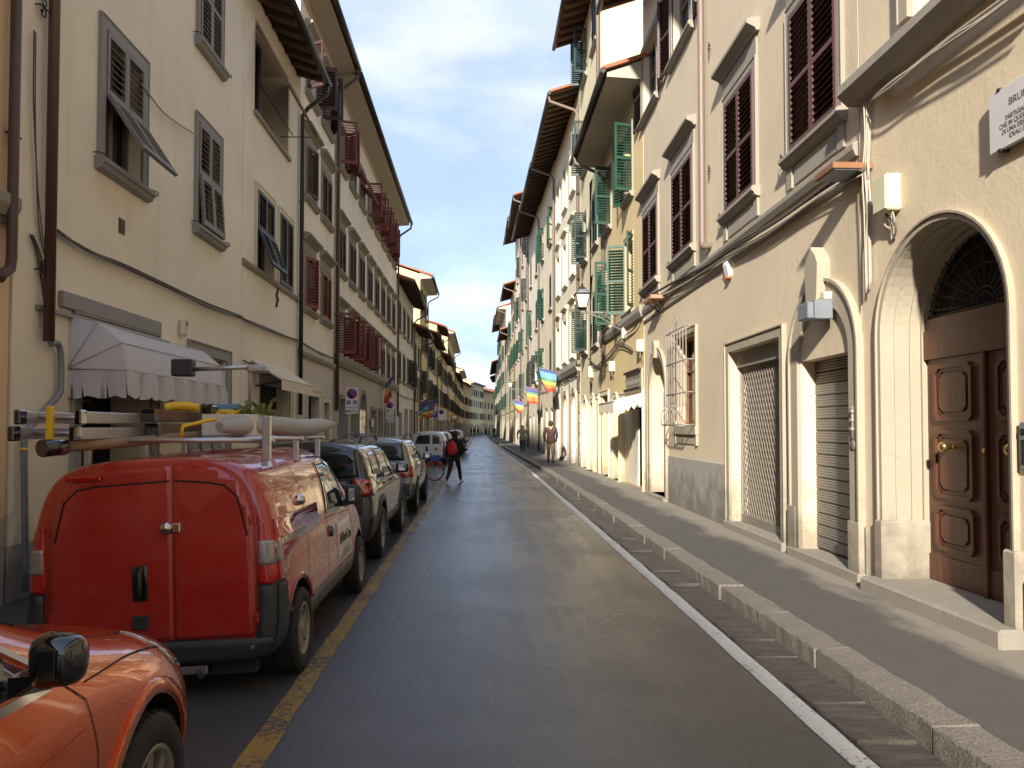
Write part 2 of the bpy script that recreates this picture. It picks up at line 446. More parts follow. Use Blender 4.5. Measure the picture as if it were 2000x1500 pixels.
class Building:
    def __init__(s, name, label, P0, P1, H, wall, depth=9.0, z0=0.0, group=None, ridge=1.5):
        s.P0, s.P1 = Vector((*P0, 0)), Vector((*P1, 0))
        d = (s.P1 - s.P0); s.W = d.length; s.u = d.normalized(); s.inw = Vector((-s.u.y, s.u.x, 0))
        s.rz = math.atan2(s.u.y, s.u.x)
        s.o = thing(name, label, 'building', s.P0, s.rz, group)
        s.H, s.wall, s.D, s.ridge = H, wall, depth, ridge
        s.op = []; s.holes = []
    def at(s, px, py, d=0.0):
        """(u, z) on the facade (pushed d metres to the street) under a photo pixel"""
        p = on_plane(px, py, s.P0 - s.inw * d, s.inw); q = p - s.P0
        return q.dot(s.u), p.z
    def rect(s, pl, pr, pt, pb, d=0.0):
        """opening from photo pixels: left x, right x, top y, bottom y, both read at the middle"""
        pm = (pl + pr) / 2
        u0 = s.at(pl, (pt + pb) / 2, d)[0]; u1 = s.at(pr, (pt + pb) / 2, d)[0]
        if u1 < u0: u0, u1 = u1, u0
        return u0, u1, s.at(pm, pb, d)[1], s.at(pm, pt, d)[1]
    def hole(s, u0, u1, z0, z1, depth=0.2, arch=False, rise=None, back=None, jamb=None):
        s.op.append((u0, u1, z0, z1, depth, arch, rise, back, jamb))
    def finish(s, roof='rafter', ov=1.0, gutter=True, wallmats=None, sides=True, pipe=None, zbase=-0.05, eave_h=None, rafter_gap=0.55, roofgroup=None, tiles=True):
        m = MB(); W, H = s.W, s.H
        us = sorted({0, W} | {round(x, 4) for o in s.op for x in o[:2]}); zs = sorted({zbase, H} | {round(x, 4) for o in s.op for x in o[2:4]})
        for i in range(len(us) - 1):
            for j in range(len(zs) - 1):
                uc, zc = (us[i] + us[i + 1]) / 2, (zs[j] + zs[j + 1]) / 2
                if any(o[0] < uc < o[1] and o[2] < zc < o[3] for o in s.op): continue
                m.face([(us[i], 0, zs[j]), (us[i + 1], 0, zs[j]), (us[i + 1], 0, zs[j + 1]), (us[i], 0, zs[j + 1])])
        jm = MB()
        for (u0, u1, z0, z1, dep, ar, rise, back, jamb) in s.op:
            if ar:
                r = (u1 - u0) / 2; rz = rise or r; cu = (u0 + u1) / 2; zsp = z1 - rz
                A = arc(cu, zsp, r, 180, 0, 16, rz)
                for i in range(8): m.face([(u0, 0, z1), (A[i][0], 0, A[i][1]), (A[i + 1][0], 0, A[i + 1][1])])
                for i in range(8, 16): m.face([(u1, 0, z1), (A[i][0], 0, A[i][1]), (A[i + 1][0], 0, A[i + 1][1])])
                out = [(u0, z0)] + A + [(u1, z0)]
            else: out = [(u0, z0), (u0, z1), (u1, z1), (u1, z0)]
            t = m
            for i in range(len(out) - 1):
                a, b = out[i], out[i + 1]
                t.face([(a[0], 0, a[1]), (b[0], 0, b[1]), (b[0], dep, b[1]), (a[0], dep, a[1])])
            t.face([(out[0][0], 0, z0), (out[-1][0], 0, z0), (out[-1][0], dep, z0), (out[0][0], dep, z0)])
        D, rg = s.D, s.ridge
        if sides:
            for u in (0, W): m.face([(u, 0, zbase), (u, D, zbase), (u, D, H), (u, D / 2, H + rg), (u, 0, H)])
            m.face([(0, D, zbase), (W, D, zbase), (W, D, H), (0, D, H)])
        m.build('wall', s.wall, s.o)
        # flat sheets closing the openings, most near-black for an unlit room
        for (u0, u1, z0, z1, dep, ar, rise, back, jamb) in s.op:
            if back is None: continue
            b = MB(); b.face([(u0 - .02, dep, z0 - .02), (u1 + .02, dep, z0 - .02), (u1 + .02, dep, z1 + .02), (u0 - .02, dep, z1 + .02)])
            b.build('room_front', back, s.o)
        if roof: s.make_roof(roof, ov, gutter, rafter_gap, tiles)
    def make_roof(s, style, ov, gutter, gap, tiles=True):
        W, H, D, rg = s.W, s.H, s.D, s.ridge
        sl = rg / (D / 2); ze = H - ov * sl
        e = 0.0
        m = MB(); t = 0.09
        zt = lambda y: H + y * sl if y <= D / 2 else H + rg - (y - D / 2) * sl
        P = [(-ov, zt(-ov) + .13), (D / 2, zt(D / 2) + .13), (D + .4, zt(D + .4) + .13), (D + .4, zt(D + .4) + .13 + t), (D / 2, zt(D / 2) + .13 + t), (-ov, zt(-ov) + .13 + t)]
        m.prism(P, 'x', -0.12 + e, W + 0.12 - e)
        roof = m.build('roof', TILE if style != 'plaster' else TILE, s.o)
        if tiles:
            tm = MB(); n = max(2, int(W / 0.24))
            for i in range(n):
                x = (i + .5) * W / n; h = .5 * W / n
                A = [(x - h, 0.0), (x - h * .6, .06), (x, .085), (x + h * .6, .06), (x + h, 0.0)]
                for k in range(4):
                    (xa, za), (xb, zb) = A[k], A[k + 1]
                    y0, y1 = -ov - .05, 0.4
                    tm.face([(xa, y0, zt(y0) + .222 + za), (xb, y0, zt(y0) + .222 + zb), (xb, y1, zt(y1) + .222 + zb), (xa, y1, zt(y1) + .222 + za)])
            tm.build('roof_tile_row', TILE, roof, kind='stuff')
        if style == 'rafter':
            b = MB(); b.prism([(-ov + .03, zt(-ov + .03) + .10), (-.002, zt(0) + .10), (-.002, zt(0) + .127), (-ov + .03, zt(-ov + .03) + .127)], 'x', 0, W)
            b.build('eave_boarding', EAVEBOARD, roof)
            n = max(2, int(W / gap))
            me = MB(); me.prism([(-ov + .06, zt(-ov + .06) - .0), (-ov + .06, zt(-ov + .06) + .098), (0.0, zt(0) + .098), (0.0, zt(0) - .05)], 'x', -.05, .05)
            me = me.mesh('rafter', DARKWOOD)
            for i in range(n): put('rafter', me, roof, ((i + .5) * W / n, -.004, 0))
        else:
            b = MB(); b.prism([(-ov + .06, ze + .1), (-ov + .06, ze - .02), (-.05, ze - .06), (-.002, ze - .22), (-.002, zt(0) + .1)], 'x', 0.0, W)
            b.build('eave_soffit', SOFFIT, roof)
        if gutter:
            g = MB(); g.tube([(-.1, -ov - .06, zt(-ov) + .1), (W + .1, -ov - .06, zt(-ov) + .1)], .075, 8)
            g.build('gutter', GUTTER, s.o)
        s.ze, s.ov = zt(-ov) + .1, ov
    def downpipe(s, u, z1, z0, r=0.05, mat=None, top=True, d=0.09, foot=None):
        pts = []
        if top: pts += [(u, -s.ov - .05, s.ze - .05), (u, -s.ov - .03, s.ze - .28), (u, -d - .12, s.ze - .62), (u, -d, s.ze - .8)]
        else: pts += [(u, -d, z1)]
        pts += [(u, -d, z0)]
        if foot: pts += [(u + foot[0], -d + foot[1], z0 + foot[2])]
        m = MB(); m.tube(pts, r, 10)
        for k in range(max(1, int((pts[-2 if foot else -1][2] - 0 and (pts[0][2] - z0)) / 2.2))):
            z = z0 + .6 + k * 2.2
            m.tube([(u, -d, z), (u, -d, z + .04)], r * 1.25, 10)
        return m.build('downpipe', mat or PIPE_BROWN, s.o)

    def window(s, u0, u1, z0, z1, fw=0.13, fp=0.035, fmat=None, sill=True, cornice=False, shut='closed', smat=None,
               near=False, flat=False, ang=(0, 0), fulls=False, dep=0.22, frieze=0.22, curtain=None, sashmat=None, flap=0):
        w, h = u1 - u0, z1 - z0
        fmat = fmat or STONE; smat = smat or SH_BROWN
        if not flat: s.hole(u0, u1, z0, z1, dep)
        key = ('win', round(w, 2), round(h, 2), fw, fp, fmat.name)
        def mk():
            m = MB()
            if fw > 0:
                m.box(-fw, 0, -fp, 0.0, 0, h + fw); m.box(w, w + fw, -fp, 0, 0, h + fw); m.box(0, w, -fp, 0, h, h + fw)
                m.box(-fw - .012, -fw, -fp - .012, 0, 0, h + fw + .012); m.box(w + fw, w + fw + .012, -fp - .012, 0, 0, h + fw + .012); m.box(-fw, w + fw, -fp - .012, 0, h + fw, h + fw + .012)
            else: m.box(0, w, 0.1, .12, h - .03, h)
            return m.mesh('window', fmat)
        win = put('window', cached(key, mk), s.o, (u0, 0, z0))
        if sill:
            def mks():
                m = MB(); a = fw + .06
                m.prism([(0, 0), (-.10, 0), (-.13, -.025), (-.13, -.07), (-.10, -.085), (-.08, -.13), (-.03, -.15), (0, -.15)], 'x', -a, w + a)
                return m.mesh('sill', fmat)
            put('sill', cached(key + ('sill',), mks), win, (0, 0, -0.002))
        if cornice:
            def mkc():
                m = MB(); a = fw + .03
                m.box(-fw, w + fw, -fp * .7, 0, .014, frieze)
                m.prism([(0, frieze), (-.05, frieze), (-.07, frieze + .04), (-.13, frieze + .07), (-.19, frieze + .10), (-.19, frieze + .15), (-.15, frieze + .17), (0, frieze + .2)], 'x', -a - .07, w + a + .07)
                return m.mesh('cornice', fmat)
            put('cornice', cached(key + ('cor', frieze), mkc), win, (0, 0, h + fw))
        if not flat:
            def mkp():
                m = MB(); m.face([(0, dep - .01, 0), (w, dep - .01, 0), (w, dep - .01, h), (0, dep - .01, h)]); return m.mesh('pane', PANE)
            put('pane', cached(('pane', round(w, 2), round(h, 2), dep), mkp), win)
            if shut in ('open', 'flap', 'half', 'none'):
                def mksa():
                    m = MB(); y0, y1 = dep - .07, dep - .015; q = .055
                    m.box(0, q, y0, y1, 0, h); m.box(w - q, w, y0, y1, 0, h); m.box(w / 2 - .045, w / 2 + .045, y0 - .01, y1, q, h - q)
                    m.box(q, w - q, y0, y1, 0, q); m.box(q, w - q, y0, y1, h - q, h); 
                    m.box(q, w / 2 - .045, y0 + .01, y1, h * .62 - .015, h * .62 + .015); m.box(w / 2 + .045, w - q, y0 + .01, y1, h * .62 - .015, h * .62 + .015)
                    return m.mesh('sash', sashmat or SASH)
                put('sash', cached(('sash', round(w, 2), round(h, 2), dep, (sashmat or SASH).name), mksa), win)
        if shut == 'none': return win
        y = -0.005 if not flat else -0.05
        hw = w / 2 - .004
        def leaf(sg, hh, M):
            k = ('leaf', round(hw, 2), round(hh, 2), sg, smat.name, near)
            o = put('shutter', cached(k, lambda: leaf_frame(hw, hh, sg, smat, not near)), s.o); o.matrix_local = M
            if near:
                sm = cached(('slat', round(hw, 2), smat.name), lambda: slat_mesh(hw - .11, smat))
                for z in slat_z(hh): put('slat', sm, o, (sg * hw / 2, 0, z))
            return o
        if shut == 'flap':
            zm = z0 + h * .49; hl = h * .49 - .01; hu = h - h * .49 - .01
            for sg, uu in ((1, u0 + .003), (-1, u1 - .003)):
                leaf(sg, hu, Matrix.Translation((uu, y, zm)))
                leaf(sg, hl, Matrix.Translation((uu, y - .03, zm)) @ Matrix.Rotation(-R(flap), 4, 'X') @ Matrix.Translation((0, 0, -hl)))
        else:
            for sg, uu, a in ((1, u0 + .003, ang[0]), (-1, u1 - .003, ang[1])):
                leaf(sg, h - .012, Matrix.Translation((uu, y, z0 + .006)) @ Matrix.Rotation(-sg * R(a), 4, 'Z'))
        return win
    def part(s, name, m, mats, kind=None): return m.build(name, mats, s.o, kind=kind)
    def strip(s, name, mat, z0, z1, d, u0=None, u1=None):
        u0 = 0 if u0 is None else u0; u1 = s.W if u1 is None else u1
        m = MB(); m.prism([(0, z0), (-d * .55, z0), (-d, z0 + (z1 - z0) * .5), (-d, z1 - .015), (-d + .015, z1), (0, z1 + .02)], 'x', u0, u1)
        return m.build(name, mat, s.o)
    def surround(s, u0, u1, z0, z1, w, d, mat, name='door_surround', arch=False, rise=None, keystone=False):
        """flat stone frame round an opening"""
        m = MB()
        if arch:
            r = (u1 - u0) / 2; rz = rise or r; cu = (u0 + u1) / 2; zs = z1 - rz
            A = [(u0, z0)] + arc(cu, zs, r, 180, 0, 24, rz) + [(u1, z0)]
            B = [(u0 - w, z0)] + arc(cu, zs, r + w, 180, 0, 24, rz + w) + [(u1 + w, z0)]
            m.band(A, B, 'y', -d, 0.0)
            C = [(u0 - w - .02, z0)] + arc(cu, zs, r + w + .02, 180, 0, 24, rz + w + .02) + [(u1 + w + .02, z0)]
            m.band(B, C, 'y', -d - .02, 0.0)
        else:
            m.box(u0 - w, u0, -d, 0, z0, z1 + w); m.box(u1, u1 + w, -d, 0, z0, z1 + w); m.box(u0, u1, -d, 0, z1, z1 + w)
            m.box(u0 - w - .02, u0 - w, -d - .02, 0, z0, z1 + w + .02); m.box(u1 + w, u1 + w + .02, -d - .02, 0, z0, z1 + w + .02); m.box(u0 - w, u1 + w, -d - .02, 0, z1 + w, z1 + w + .02)
        return m.build(name, mat, s.o)
    def door(s, u0, u1, z0, z1, mat, dep=0.25, arch=False, leaves=2, panels=3, fan=True, sw=0.14, smat=None, sd=0.03, step=True, rise=None):
        """recessed panelled street door (generic)"""
        s.hole(u0, u1, z0, z1, dep, arch, rise)
        if sw: s.surround(u0, u1, z0, z1, sw, sd, smat or STONE, arch=arch, rise=rise)
        r = (rise or (u1 - u0) / 2) if arch else 0
        zt = z1 - r if (arch and fan) else z1
        m = MB()
        m.box(u0, u1, dep - .03, dep + .02, z0, zt)
        lw = (u1 - u0) / leaves
        for l in range(leaves):
            a, b = u0 + l * lw, u0 + (l + 1) * lw
            m.box(a + .005, a + .09, dep - .06, dep - .031, z0 + .01, zt); m.box(b - .09, b - .005, dep - .06, dep - .031, z0 + .01, zt)
            for k in range(panels + 1):
                z = z0 + .01 + (zt - z0 - .11) * k / panels
                m.box(a + .09, b - .09, dep - .06, dep - .031, z, z + .1)
        d = m.build('door', mat, s.o)
        if arch and fan:
            f = MB(); f.face([(u0, dep, zt), (u1, dep, zt), (u1, dep, z1), (u0, dep, z1)]); f.build('fanlight', PANE, s.o)
        if step:
            b = MB(); b.bbox(u0 - sw, u1 + sw, -.12, dep, z0 - .14, z0, .015); b.build('doorstep', STONE, s.o)
        return d
# ------------------------------------------------------------------ the ground
def ground_mats():
    t = NT('wet_asphalt')
    v = t.pos(); fine = t.noise(v, 75, 4, 0.75); mid = t.noise(v, 9, 5, 0.6); big = t.noise(v, 0.55, 5, 0.6, 0.5)
    ms = t.pos((3.2, 0.12, 1)); lane = t.noise(ms, 1.0, 5, 0.6)
    col = t.mix(t.ramp(fine, 0.35, 0.7), (0.036, 0.038, 0.042, 1), (0.145, 0.148, 0.155, 1))
    col = t.mix(t.ramp(big, 0.35, 0.7, 0, 0.5), col, (0.055, 0.055, 0.056, 1))
    col = t.mix(t.ramp(lane, 0.45, 0.75, 0, 0.25), col, (0.12, 0.115, 0.108, 1))
    spk = t.noise(t.pos(), 330, 1, 0.5)
    col = t.mix(t.ramp(spk, 0.70, 0.74, 0, 0.6), col, (0.26, 0.25, 0.23, 1))
    sx = t.add('ShaderNodeSeparateXYZ'); t.link(v, sx.inputs['Vector'])
    wob = t.math('ADD', sx.outputs['X'], t.math('MULTIPLY', t.math('SUBTRACT', t.noise(t.pos((0, 1, 0)), 1.2, 3), .5), .05))
    seamd = t.math('ABSOLUTE', t.math('ADD', wob, -.06))
    col = t.mix(t.math('MULTIPLY', t.ramp(seamd, .016, .004), t.ramp(mid, .38, .62, .0, .32)), col, (.17, .165, .155, 1))
    vo = t.add('ShaderNodeTexVoronoi', Scale=0.22); vo.feature = 'DISTANCE_TO_EDGE'; dvv = t.add('ShaderNodeMix'); dvv.data_type = 'VECTOR'; dvv.inputs['Factor'].default_value = .3
    nz = t.add('ShaderNodeTexNoise', Scale=1.0, Detail=6.0); t.link(v, nz.inputs['Vector']); t.link(v, dvv.inputs['A']); t.link(nz.outputs['Color'], dvv.inputs['B']); t.link(dvv.outputs['Result'], vo.inputs['Vector'])
    col = t.mix(t.ramp(vo.outputs['Distance'], .003, .001, 0, .22), col, (.015, .015, .015, 1))
    col = t.mix(t.ramp(t.noise(v, 1.7, 5, .7, 1.5), .66, .70, 0, .45), col, (.028, .027, .026, 1))
    wet = t.ramp(t.math('ADD', t.math('MULTIPLY', big, 0.6), t.math('MULTIPLY', lane, 0.4)), 0.40, 0.62, 0.21, 0.37)
    t.set(Base_Color=col, Roughness=wet); t.p.inputs['Specular IOR Level'].default_value = 0.5
    t.bump(t.math('ADD', fine, t.math('MULTIPLY', mid, 0.6)), 0.55, 0.006)
    road = t.m
    def paint(name, c, keep):
        t = NT(name); v = t.pos(); n = t.noise(v, 26, 6, 0.75); f = t.noise(v, 120, 3)
        b = t.noise(v, 2.0, 4)
        mk = t.ramp(t.math('ADD', t.math('MULTIPLY', n, 0.7), t.math('MULTIPLY', b, 0.35)), keep, keep + 0.09)
        col = t.mix(t.ramp(f, 0.3, 0.7), sc(c, 0.8), sc(c, 1.08))
        col = t.mix(mk, col, (0.05, 0.048, 0.045, 1))
        t.set(Base_Color=col, Roughness=0.6); t.bump(f, 0.4, 0.004); return t.m
    white = paint('worn_white_road_paint', (0.62, 0.61, 0.58, 1), 0.575)
    yellow = paint('worn_yellow_road_paint', (0.34, 0.20, 0.035, 1), 0.50)
    t = NT('pavement_asphalt'); v = t.pos(); fine = t.noise(v, 110, 3); mid = t.noise(v, 3.2, 6, 0.65)
    ms = t.pos((1, 0.3, 1)); dust = t.noise(ms, 2.4, 6, 0.7)
    g = t.add('ShaderNodeNewGeometry'); sp = t.add('ShaderNodeSeparateXYZ'); t.link(g.outputs['Position'], sp.inputs['Vector'])
    edge = t.ramp(t.math('ADD', sp.outputs['X'], t.math('MULTIPLY', t.math('SUBTRACT', dust, 0.5), 1.3)), 3.30, 3.62)
    col = t.mix(t.ramp(fine, 0.3, 0.7), (0.046, 0.043, 0.040, 1), (0.098, 0.092, 0.083, 1))
    col = t.mix(t.ramp(mid, 0.45, 0.72, 0, 0.5), col, (0.055, 0.05, 0.046, 1))
    col = t.mix(t.math('MULTIPLY', edge, 0.75), col, (0.27, 0.235, 0.185, 1))
    spk = t.noise(t.pos(), 60, 2); col = t.mix(t.ramp(spk, 0.72, 0.76, 0, 0.5), col, (0.3, 0.27, 0.22, 1))
    t.set(Base_Color=col, Roughness=0.8); t.bump(t.math('ADD', fine, mid), 0.45, 0.006)
    pave = t.m
    t = NT('dark_pavement_asphalt'); v = t.pos(); fine = t.noise(v, 110, 3); mid = t.noise(v, 2.2, 6, 0.65)
    col = t.mix(t.ramp(fine, 0.3, 0.7), (0.032, 0.032, 0.034, 1), (0.06, 0.06, 0.06, 1))
    t.set(Base_Color=col, Roughness=t.ramp(mid, .3, .7, .4, .75)); t.bump(fine, 0.4, 0.005)
    dpave = t.m
    t = NT('granite_kerb'); v = t.pos(); fine = t.noise(v, 70, 4, 0.7); mid = t.noise(v, 5, 5)
    col = t.mix(t.ramp(fine, 0.35, 0.68), (0.085, 0.075, 0.062, 1), (0.26, 0.232, 0.195, 1))
    col = t.mix(t.ramp(mid, 0.5, 0.75, 0, 0.5), col, (0.15, 0.13, 0.105, 1))
    t.set(Base_Color=col, Roughness=0.75); t.bump(t.math('ADD', fine, mid), 0.8, 0.012)
    kerb = t.m
    t = NT('brown_gutter_stone'); v = t.pos(); fine = t.noise(v, 40, 4, 0.7); mid = t.noise(t.pos((1, 3, 1)), 4, 5, 0.6)
    col = t.mix(t.ramp(mid, 0.35, 0.7), (0.050, 0.044, 0.040, 1), (0.105, 0.088, 0.074, 1))
    col = t.mix(t.ramp(fine, 0.5, 0.8, 0, 0.4), col, (0.22, 0.19, 0.15, 1))
    t.set(Base_Color=col, Roughness=0.5); t.bump(t.math('ADD', t.math('MULTIPLY', fine, .5), mid), 0.8, 0.02)
    gut = t.m
    return road, white, yellow, pave, dpave, kerb, gut
ROAD, WHITE_P, YELL_P, PAVE, DPAVE, KERB, GUTST = ground_mats()
DIRT = plain('far_ground', (0.10, 0.095, 0.085, 1), 0.9)

# the street's centre line drifts right in the distance
def bend(y):
    return 0.0 if y < 165 else 0.0022 * (y - 165) ** 2
def XR(y):
    """where the right-hand house fronts stand"""
    K = [(-50, 3.85), (7.5, 3.85), (18.4, 4.0), (30.4, 4.0), (56, 3.55), (115, 3.02), (400, 2.9)]
    for (a, b), (c, d) in zip(K, K[1:]):
        if y <= c: return b + (d - b) * (y - a) / (c - a) + bend(y)
def bendR(y): return XR(y) - 4.0 if y > 30.4 else 0.0
YS = [-40, -20, -10, 0, 5, 10, 20, 30, 40, 50, 60, 70, 80, 90, 100, 110, 120, 130, 140, 150, 160, 170, 180, 190, 200, 210, 220, 235, 250]
def ribbon(name, mat, xa, xb, z, ya=-40, yb=250, kind='structure', zs=None, thick=None, jit=0.0, step=None):
    m = MB()
    ys = [y for y in YS if ya < y < yb]
    if step:
        ys = []; y = ya + step
        while y < min(yb, 40): ys.append(y); y += step
        ys += [q for q in YS if max(ya, 40) < q < yb]
    ys = [ya] + ys + [yb]
    rows = []
    for y in ys:
        j1, j2 = random.uniform(-jit, jit), random.uniform(-jit, jit)
        rows.append((((xa + (bend(y) if xa < 0 else bendR(y))) + j1, y), ((xb + (bend(y) if xb < 0 else bendR(y))) + j2, y)))
    for (a, b), (c, d) in zip(rows, rows[1:]):
        m.face([(*a, z), (*b, z), (*d, z), (*c, z)])
        if thick:
            m.face([(*a, z), (*c, z), (*c, z - thick), (*a, z - thick)]); m.face([(*b, z), (*d, z), (*d, z - thick), (*b, z - thick)])
    return m.build(name, mat, kind=kind)
g_ = MB(); g_.face([(-900, -300, -.03), (900, -300, -.03), (900, 1500, -.03), (-900, 1500, -.03)])
g_.build('ground', DIRT, kind='structure')
ribbon('road', ROAD, -1.20, 2.005, 0.0)
ribbon('gutter_bed', GUTST, 2.005, 2.40, 0.003)
pl_ = ribbon('parking_lane', ROAD, -3.3, -1.20, 0.0)
for v_ in pl_.data.vertices:
    if v_.co.x < -2 + bend(v_.co.y): v_.co.z = -.066
ribbon('road_marking', WHITE_P, 1.865, 1.995, 0.004, -6, 240, jit=0.006, step=0.25)
ribbon('parking_marking', YELL_P, -1.24, -1.10, 0.004, -6, 100, jit=0.008, step=0.25)
pv = ribbon('pavement', PAVE, 2.60, 4.4, 0.135, thick=0.15)
ribbon('pavement', DPAVE, -4.6, -3.32, 0.105, thick=0.12)
# gutter slabs and kerb stones, one by one as far as they read
gs = bpy.data.objects.new('gutter', None); COL.objects.link(gs); gs['kind'] = 'structure'
rg = random.Random(3)
y = -2.0; i = 0
def slab_mesh(x0, x1, L, z0, z1, mat, name, b, rg, sub=0):
    bm = bmesh.new(); bmesh.ops.create_cube(bm, size=1)
    for q in bm.verts: q.co = Vector((x0 + (q.co.x + .5) * (x1 - x0), (q.co.y + .5) * L, z0 + (q.co.z + .5) * (z1 - z0)))
    bmesh.ops.bevel(bm, geom=bm.edges[:], offset=b, segments=1, affect='EDGES')
    if sub:
        es = [e for e in bm.edges if abs(e.verts[0].co.y - e.verts[1].co.y) > L * .5]
        bmesh.ops.subdivide_edges(bm, edges=es, cuts=sub)
        for q in bm.verts:
            if q.co.z > z0 + .02: q.co.x += rg.uniform(-.006, .006); q.co.z += rg.uniform(-.005, .004)
    m = MB(); m.bm(bm); bm.free(); return m.mesh(name, mat)
gl = [slab_mesh(2.01, 2.345, L, -.05, 0.008, GUTST, 'gutter_slab', .007, rg, 3) for L in (0.43, 0.62, 0.55, 0.37)]
gL = (0.43, 0.62, 0.55, 0.37)
while y < 34:
    k = rg.randrange(4); o = put('gutter_slab', gl[k], gs, (rg.uniform(-.01, .01) + bendR(y), y, rg.uniform(-.0025, .0015)), (R(rg.uniform(-.35, .35)), R(rg.uniform(-.8, .8)), 0)); y += gL[k] + .004
gm = MB()
while y < 235:
    L = 1.0; c = bendR(y); gm.box(2.01 + c, 2.345 + c, y, y + L - .03, -.05, .008); y += L
gm.build('gutter_slab', GUTST, gs, kind='stuff')
ks = bpy.data.objects.new('kerb', None); COL.objects.link(ks); ks['kind'] = 'structure'
kL = (1.15, 0.9, 1.4, 1.05)
kl = [slab_mesh(2.355, 2.612, L, -.08, 0.142, KERB, 'kerb_stone', .009, rg, 9) for L in kL]
y = -3.0
while y < 90:
    k = rg.randrange(4); put('kerb_stone', kl[k], ks, (rg.uniform(-.012, .012) + bendR(y), y, rg.uniform(-.006, .006)), (0, 0, R(rg.uniform(-.4, .4)))); y += kL[k] + .008
km = MB()
while y < 235:
    c = bendR(y); km.box(2.355 + c, 2.61 + c, y, y + 1.48, -.08, .142); y += 1.5
km.build('kerb_stone', KERB, ks, kind='stuff')
y = -3.0
while y < 100:
    k = rg.randrange(4); put('kerb_stone', kl[k], ks, (-5.685, y, -.035)); y += kL[k] + .008
# ------------------------------------------------------------------ left side of the street
XL = -4.3
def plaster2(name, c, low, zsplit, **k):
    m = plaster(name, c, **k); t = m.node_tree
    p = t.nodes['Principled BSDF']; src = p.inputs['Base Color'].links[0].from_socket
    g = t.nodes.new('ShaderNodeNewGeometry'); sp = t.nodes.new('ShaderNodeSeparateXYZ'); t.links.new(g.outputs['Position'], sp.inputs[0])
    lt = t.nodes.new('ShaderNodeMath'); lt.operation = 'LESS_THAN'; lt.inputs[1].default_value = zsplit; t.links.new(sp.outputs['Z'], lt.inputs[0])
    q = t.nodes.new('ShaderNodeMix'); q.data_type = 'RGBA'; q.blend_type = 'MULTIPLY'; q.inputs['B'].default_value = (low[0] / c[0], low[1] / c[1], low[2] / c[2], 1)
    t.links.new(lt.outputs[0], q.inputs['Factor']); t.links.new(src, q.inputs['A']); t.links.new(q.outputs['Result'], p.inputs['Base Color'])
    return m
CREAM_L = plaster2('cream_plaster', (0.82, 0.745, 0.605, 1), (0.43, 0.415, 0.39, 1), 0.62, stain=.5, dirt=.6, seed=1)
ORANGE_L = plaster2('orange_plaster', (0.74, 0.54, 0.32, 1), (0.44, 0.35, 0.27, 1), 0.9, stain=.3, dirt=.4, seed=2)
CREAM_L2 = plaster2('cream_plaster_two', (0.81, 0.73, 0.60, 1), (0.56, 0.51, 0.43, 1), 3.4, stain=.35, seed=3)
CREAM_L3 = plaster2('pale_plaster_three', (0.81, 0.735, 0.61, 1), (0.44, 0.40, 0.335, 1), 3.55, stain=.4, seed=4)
GREY_L4 = plaster('pale_grey_plaster', (0.66, 0.62, 0.54, 1), .5, .6, 5, patch=.3)
YELL = plaster('yellow_plaster', (0.60, 0.51, 0.27, 1), .3, .5, 6)
BEIGE = plaster('beige_plaster', (0.68, 0.60, 0.46, 1), .45, .6, 7)
OCHRE = plaster('ochre_plaster', (0.46, 0.36, 0.18, 1), .4, .6, 8)
GREYB = plaster('greyish_plaster', (0.60, 0.55, 0.48, 1), .5, .6, 9)

def polypipe(name, pts, r, mat, parent, n=10):
    m = MB(); m.tube(pts, r, n); return m.build(name, mat, parent)
def L(name, label, ya, yb, H, wall, **k):
    return Building('townhouse', label, (XL + bend(ya), ya), (XL + bend(yb), yb), H, wall, **k)

# L0, the orange house at the left edge
b = L('l0', 'orange plastered house at the left edge of the street, beside the brown downpipes', -45, 7.05, 8.4, ORANGE_L)  # unseen run behind the camera is added, its height set to shape the sunlight
b.strip('cornice', STONE, 3.60, 3.80, .10)
for u in (8, 14, 20, 26, 32, 38, 44): b.window(u, u + 1, 4.6, 6.3, smat=SH_GREY, fmat=STONE_L)
for u in (10, 18, 27, 36, 45.4): b.door(u, u + 1.3, 0.16, 2.7, WOOD_DARK)
b.finish('rafter', ov=.8, rafter_gap=.9)
polypipe('downpipe', [(51.93, -.09, 8.3), (51.93, -.09, 3.22), (51.91, -.09, 3.12), (51.80, -.09, 3.05), (51.76, -.09, 3.0)], .045, PIPE_RUST, b.o, 12)
l0 = b

# L1, the cream house with grey shutters
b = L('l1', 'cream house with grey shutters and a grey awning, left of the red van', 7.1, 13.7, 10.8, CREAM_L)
l1 = b
w1 = b.rect(201, 276, 92, 340); w2 = b.rect(384, 426, 256, 456)
b.window(*w1, fmat=STONE_L, smat=SH_GREY, shut='flap', near=True, flap=33, fw=.12)
hw2 = w2[3] - w2[2]
b.window(*w2, fmat=STONE_L, smat=SH_GREY, near=True, fw=.10, shut='flap', flap=4)
z3 = b.at(404, 100)[1]
b.window(w2[0], w2[1], z3, z3 + hw2, fmat=STONE_L, smat=SH_GREY, near=True, fw=.10)
b.window(w1[0], w1[1], z3, z3 + hw2, fmat=STONE_L, smat=SH_GREY, fw=.12)
s0, s1 = b.at(155, 800)[0], b.at(293, 800)[0]
b.hole(s0, s1, .12, 2.74, .5, back=BLACKHOLE)
b.surround(s0, s1, .1, 2.74, .17, .03, STONE_L, 'shop_surround')
m = MB(); m.bbox(s0 - .45, s1 + .19, -.06, 0, 2.93, 3.10, .01); m.build('lintel', STONE_L, b.o)
o0, o1 = b.at(373, 720)[0], b.at(441, 720)[0]
b.hole(o0, o1, .12, 2.82, .12)
b.surround(o0, o1, .1, 2.82, .16, .03, STONE_L, 'shop_surround')
m = MB(); m.box(o0, o1, .07, .12, .12, 2.82)
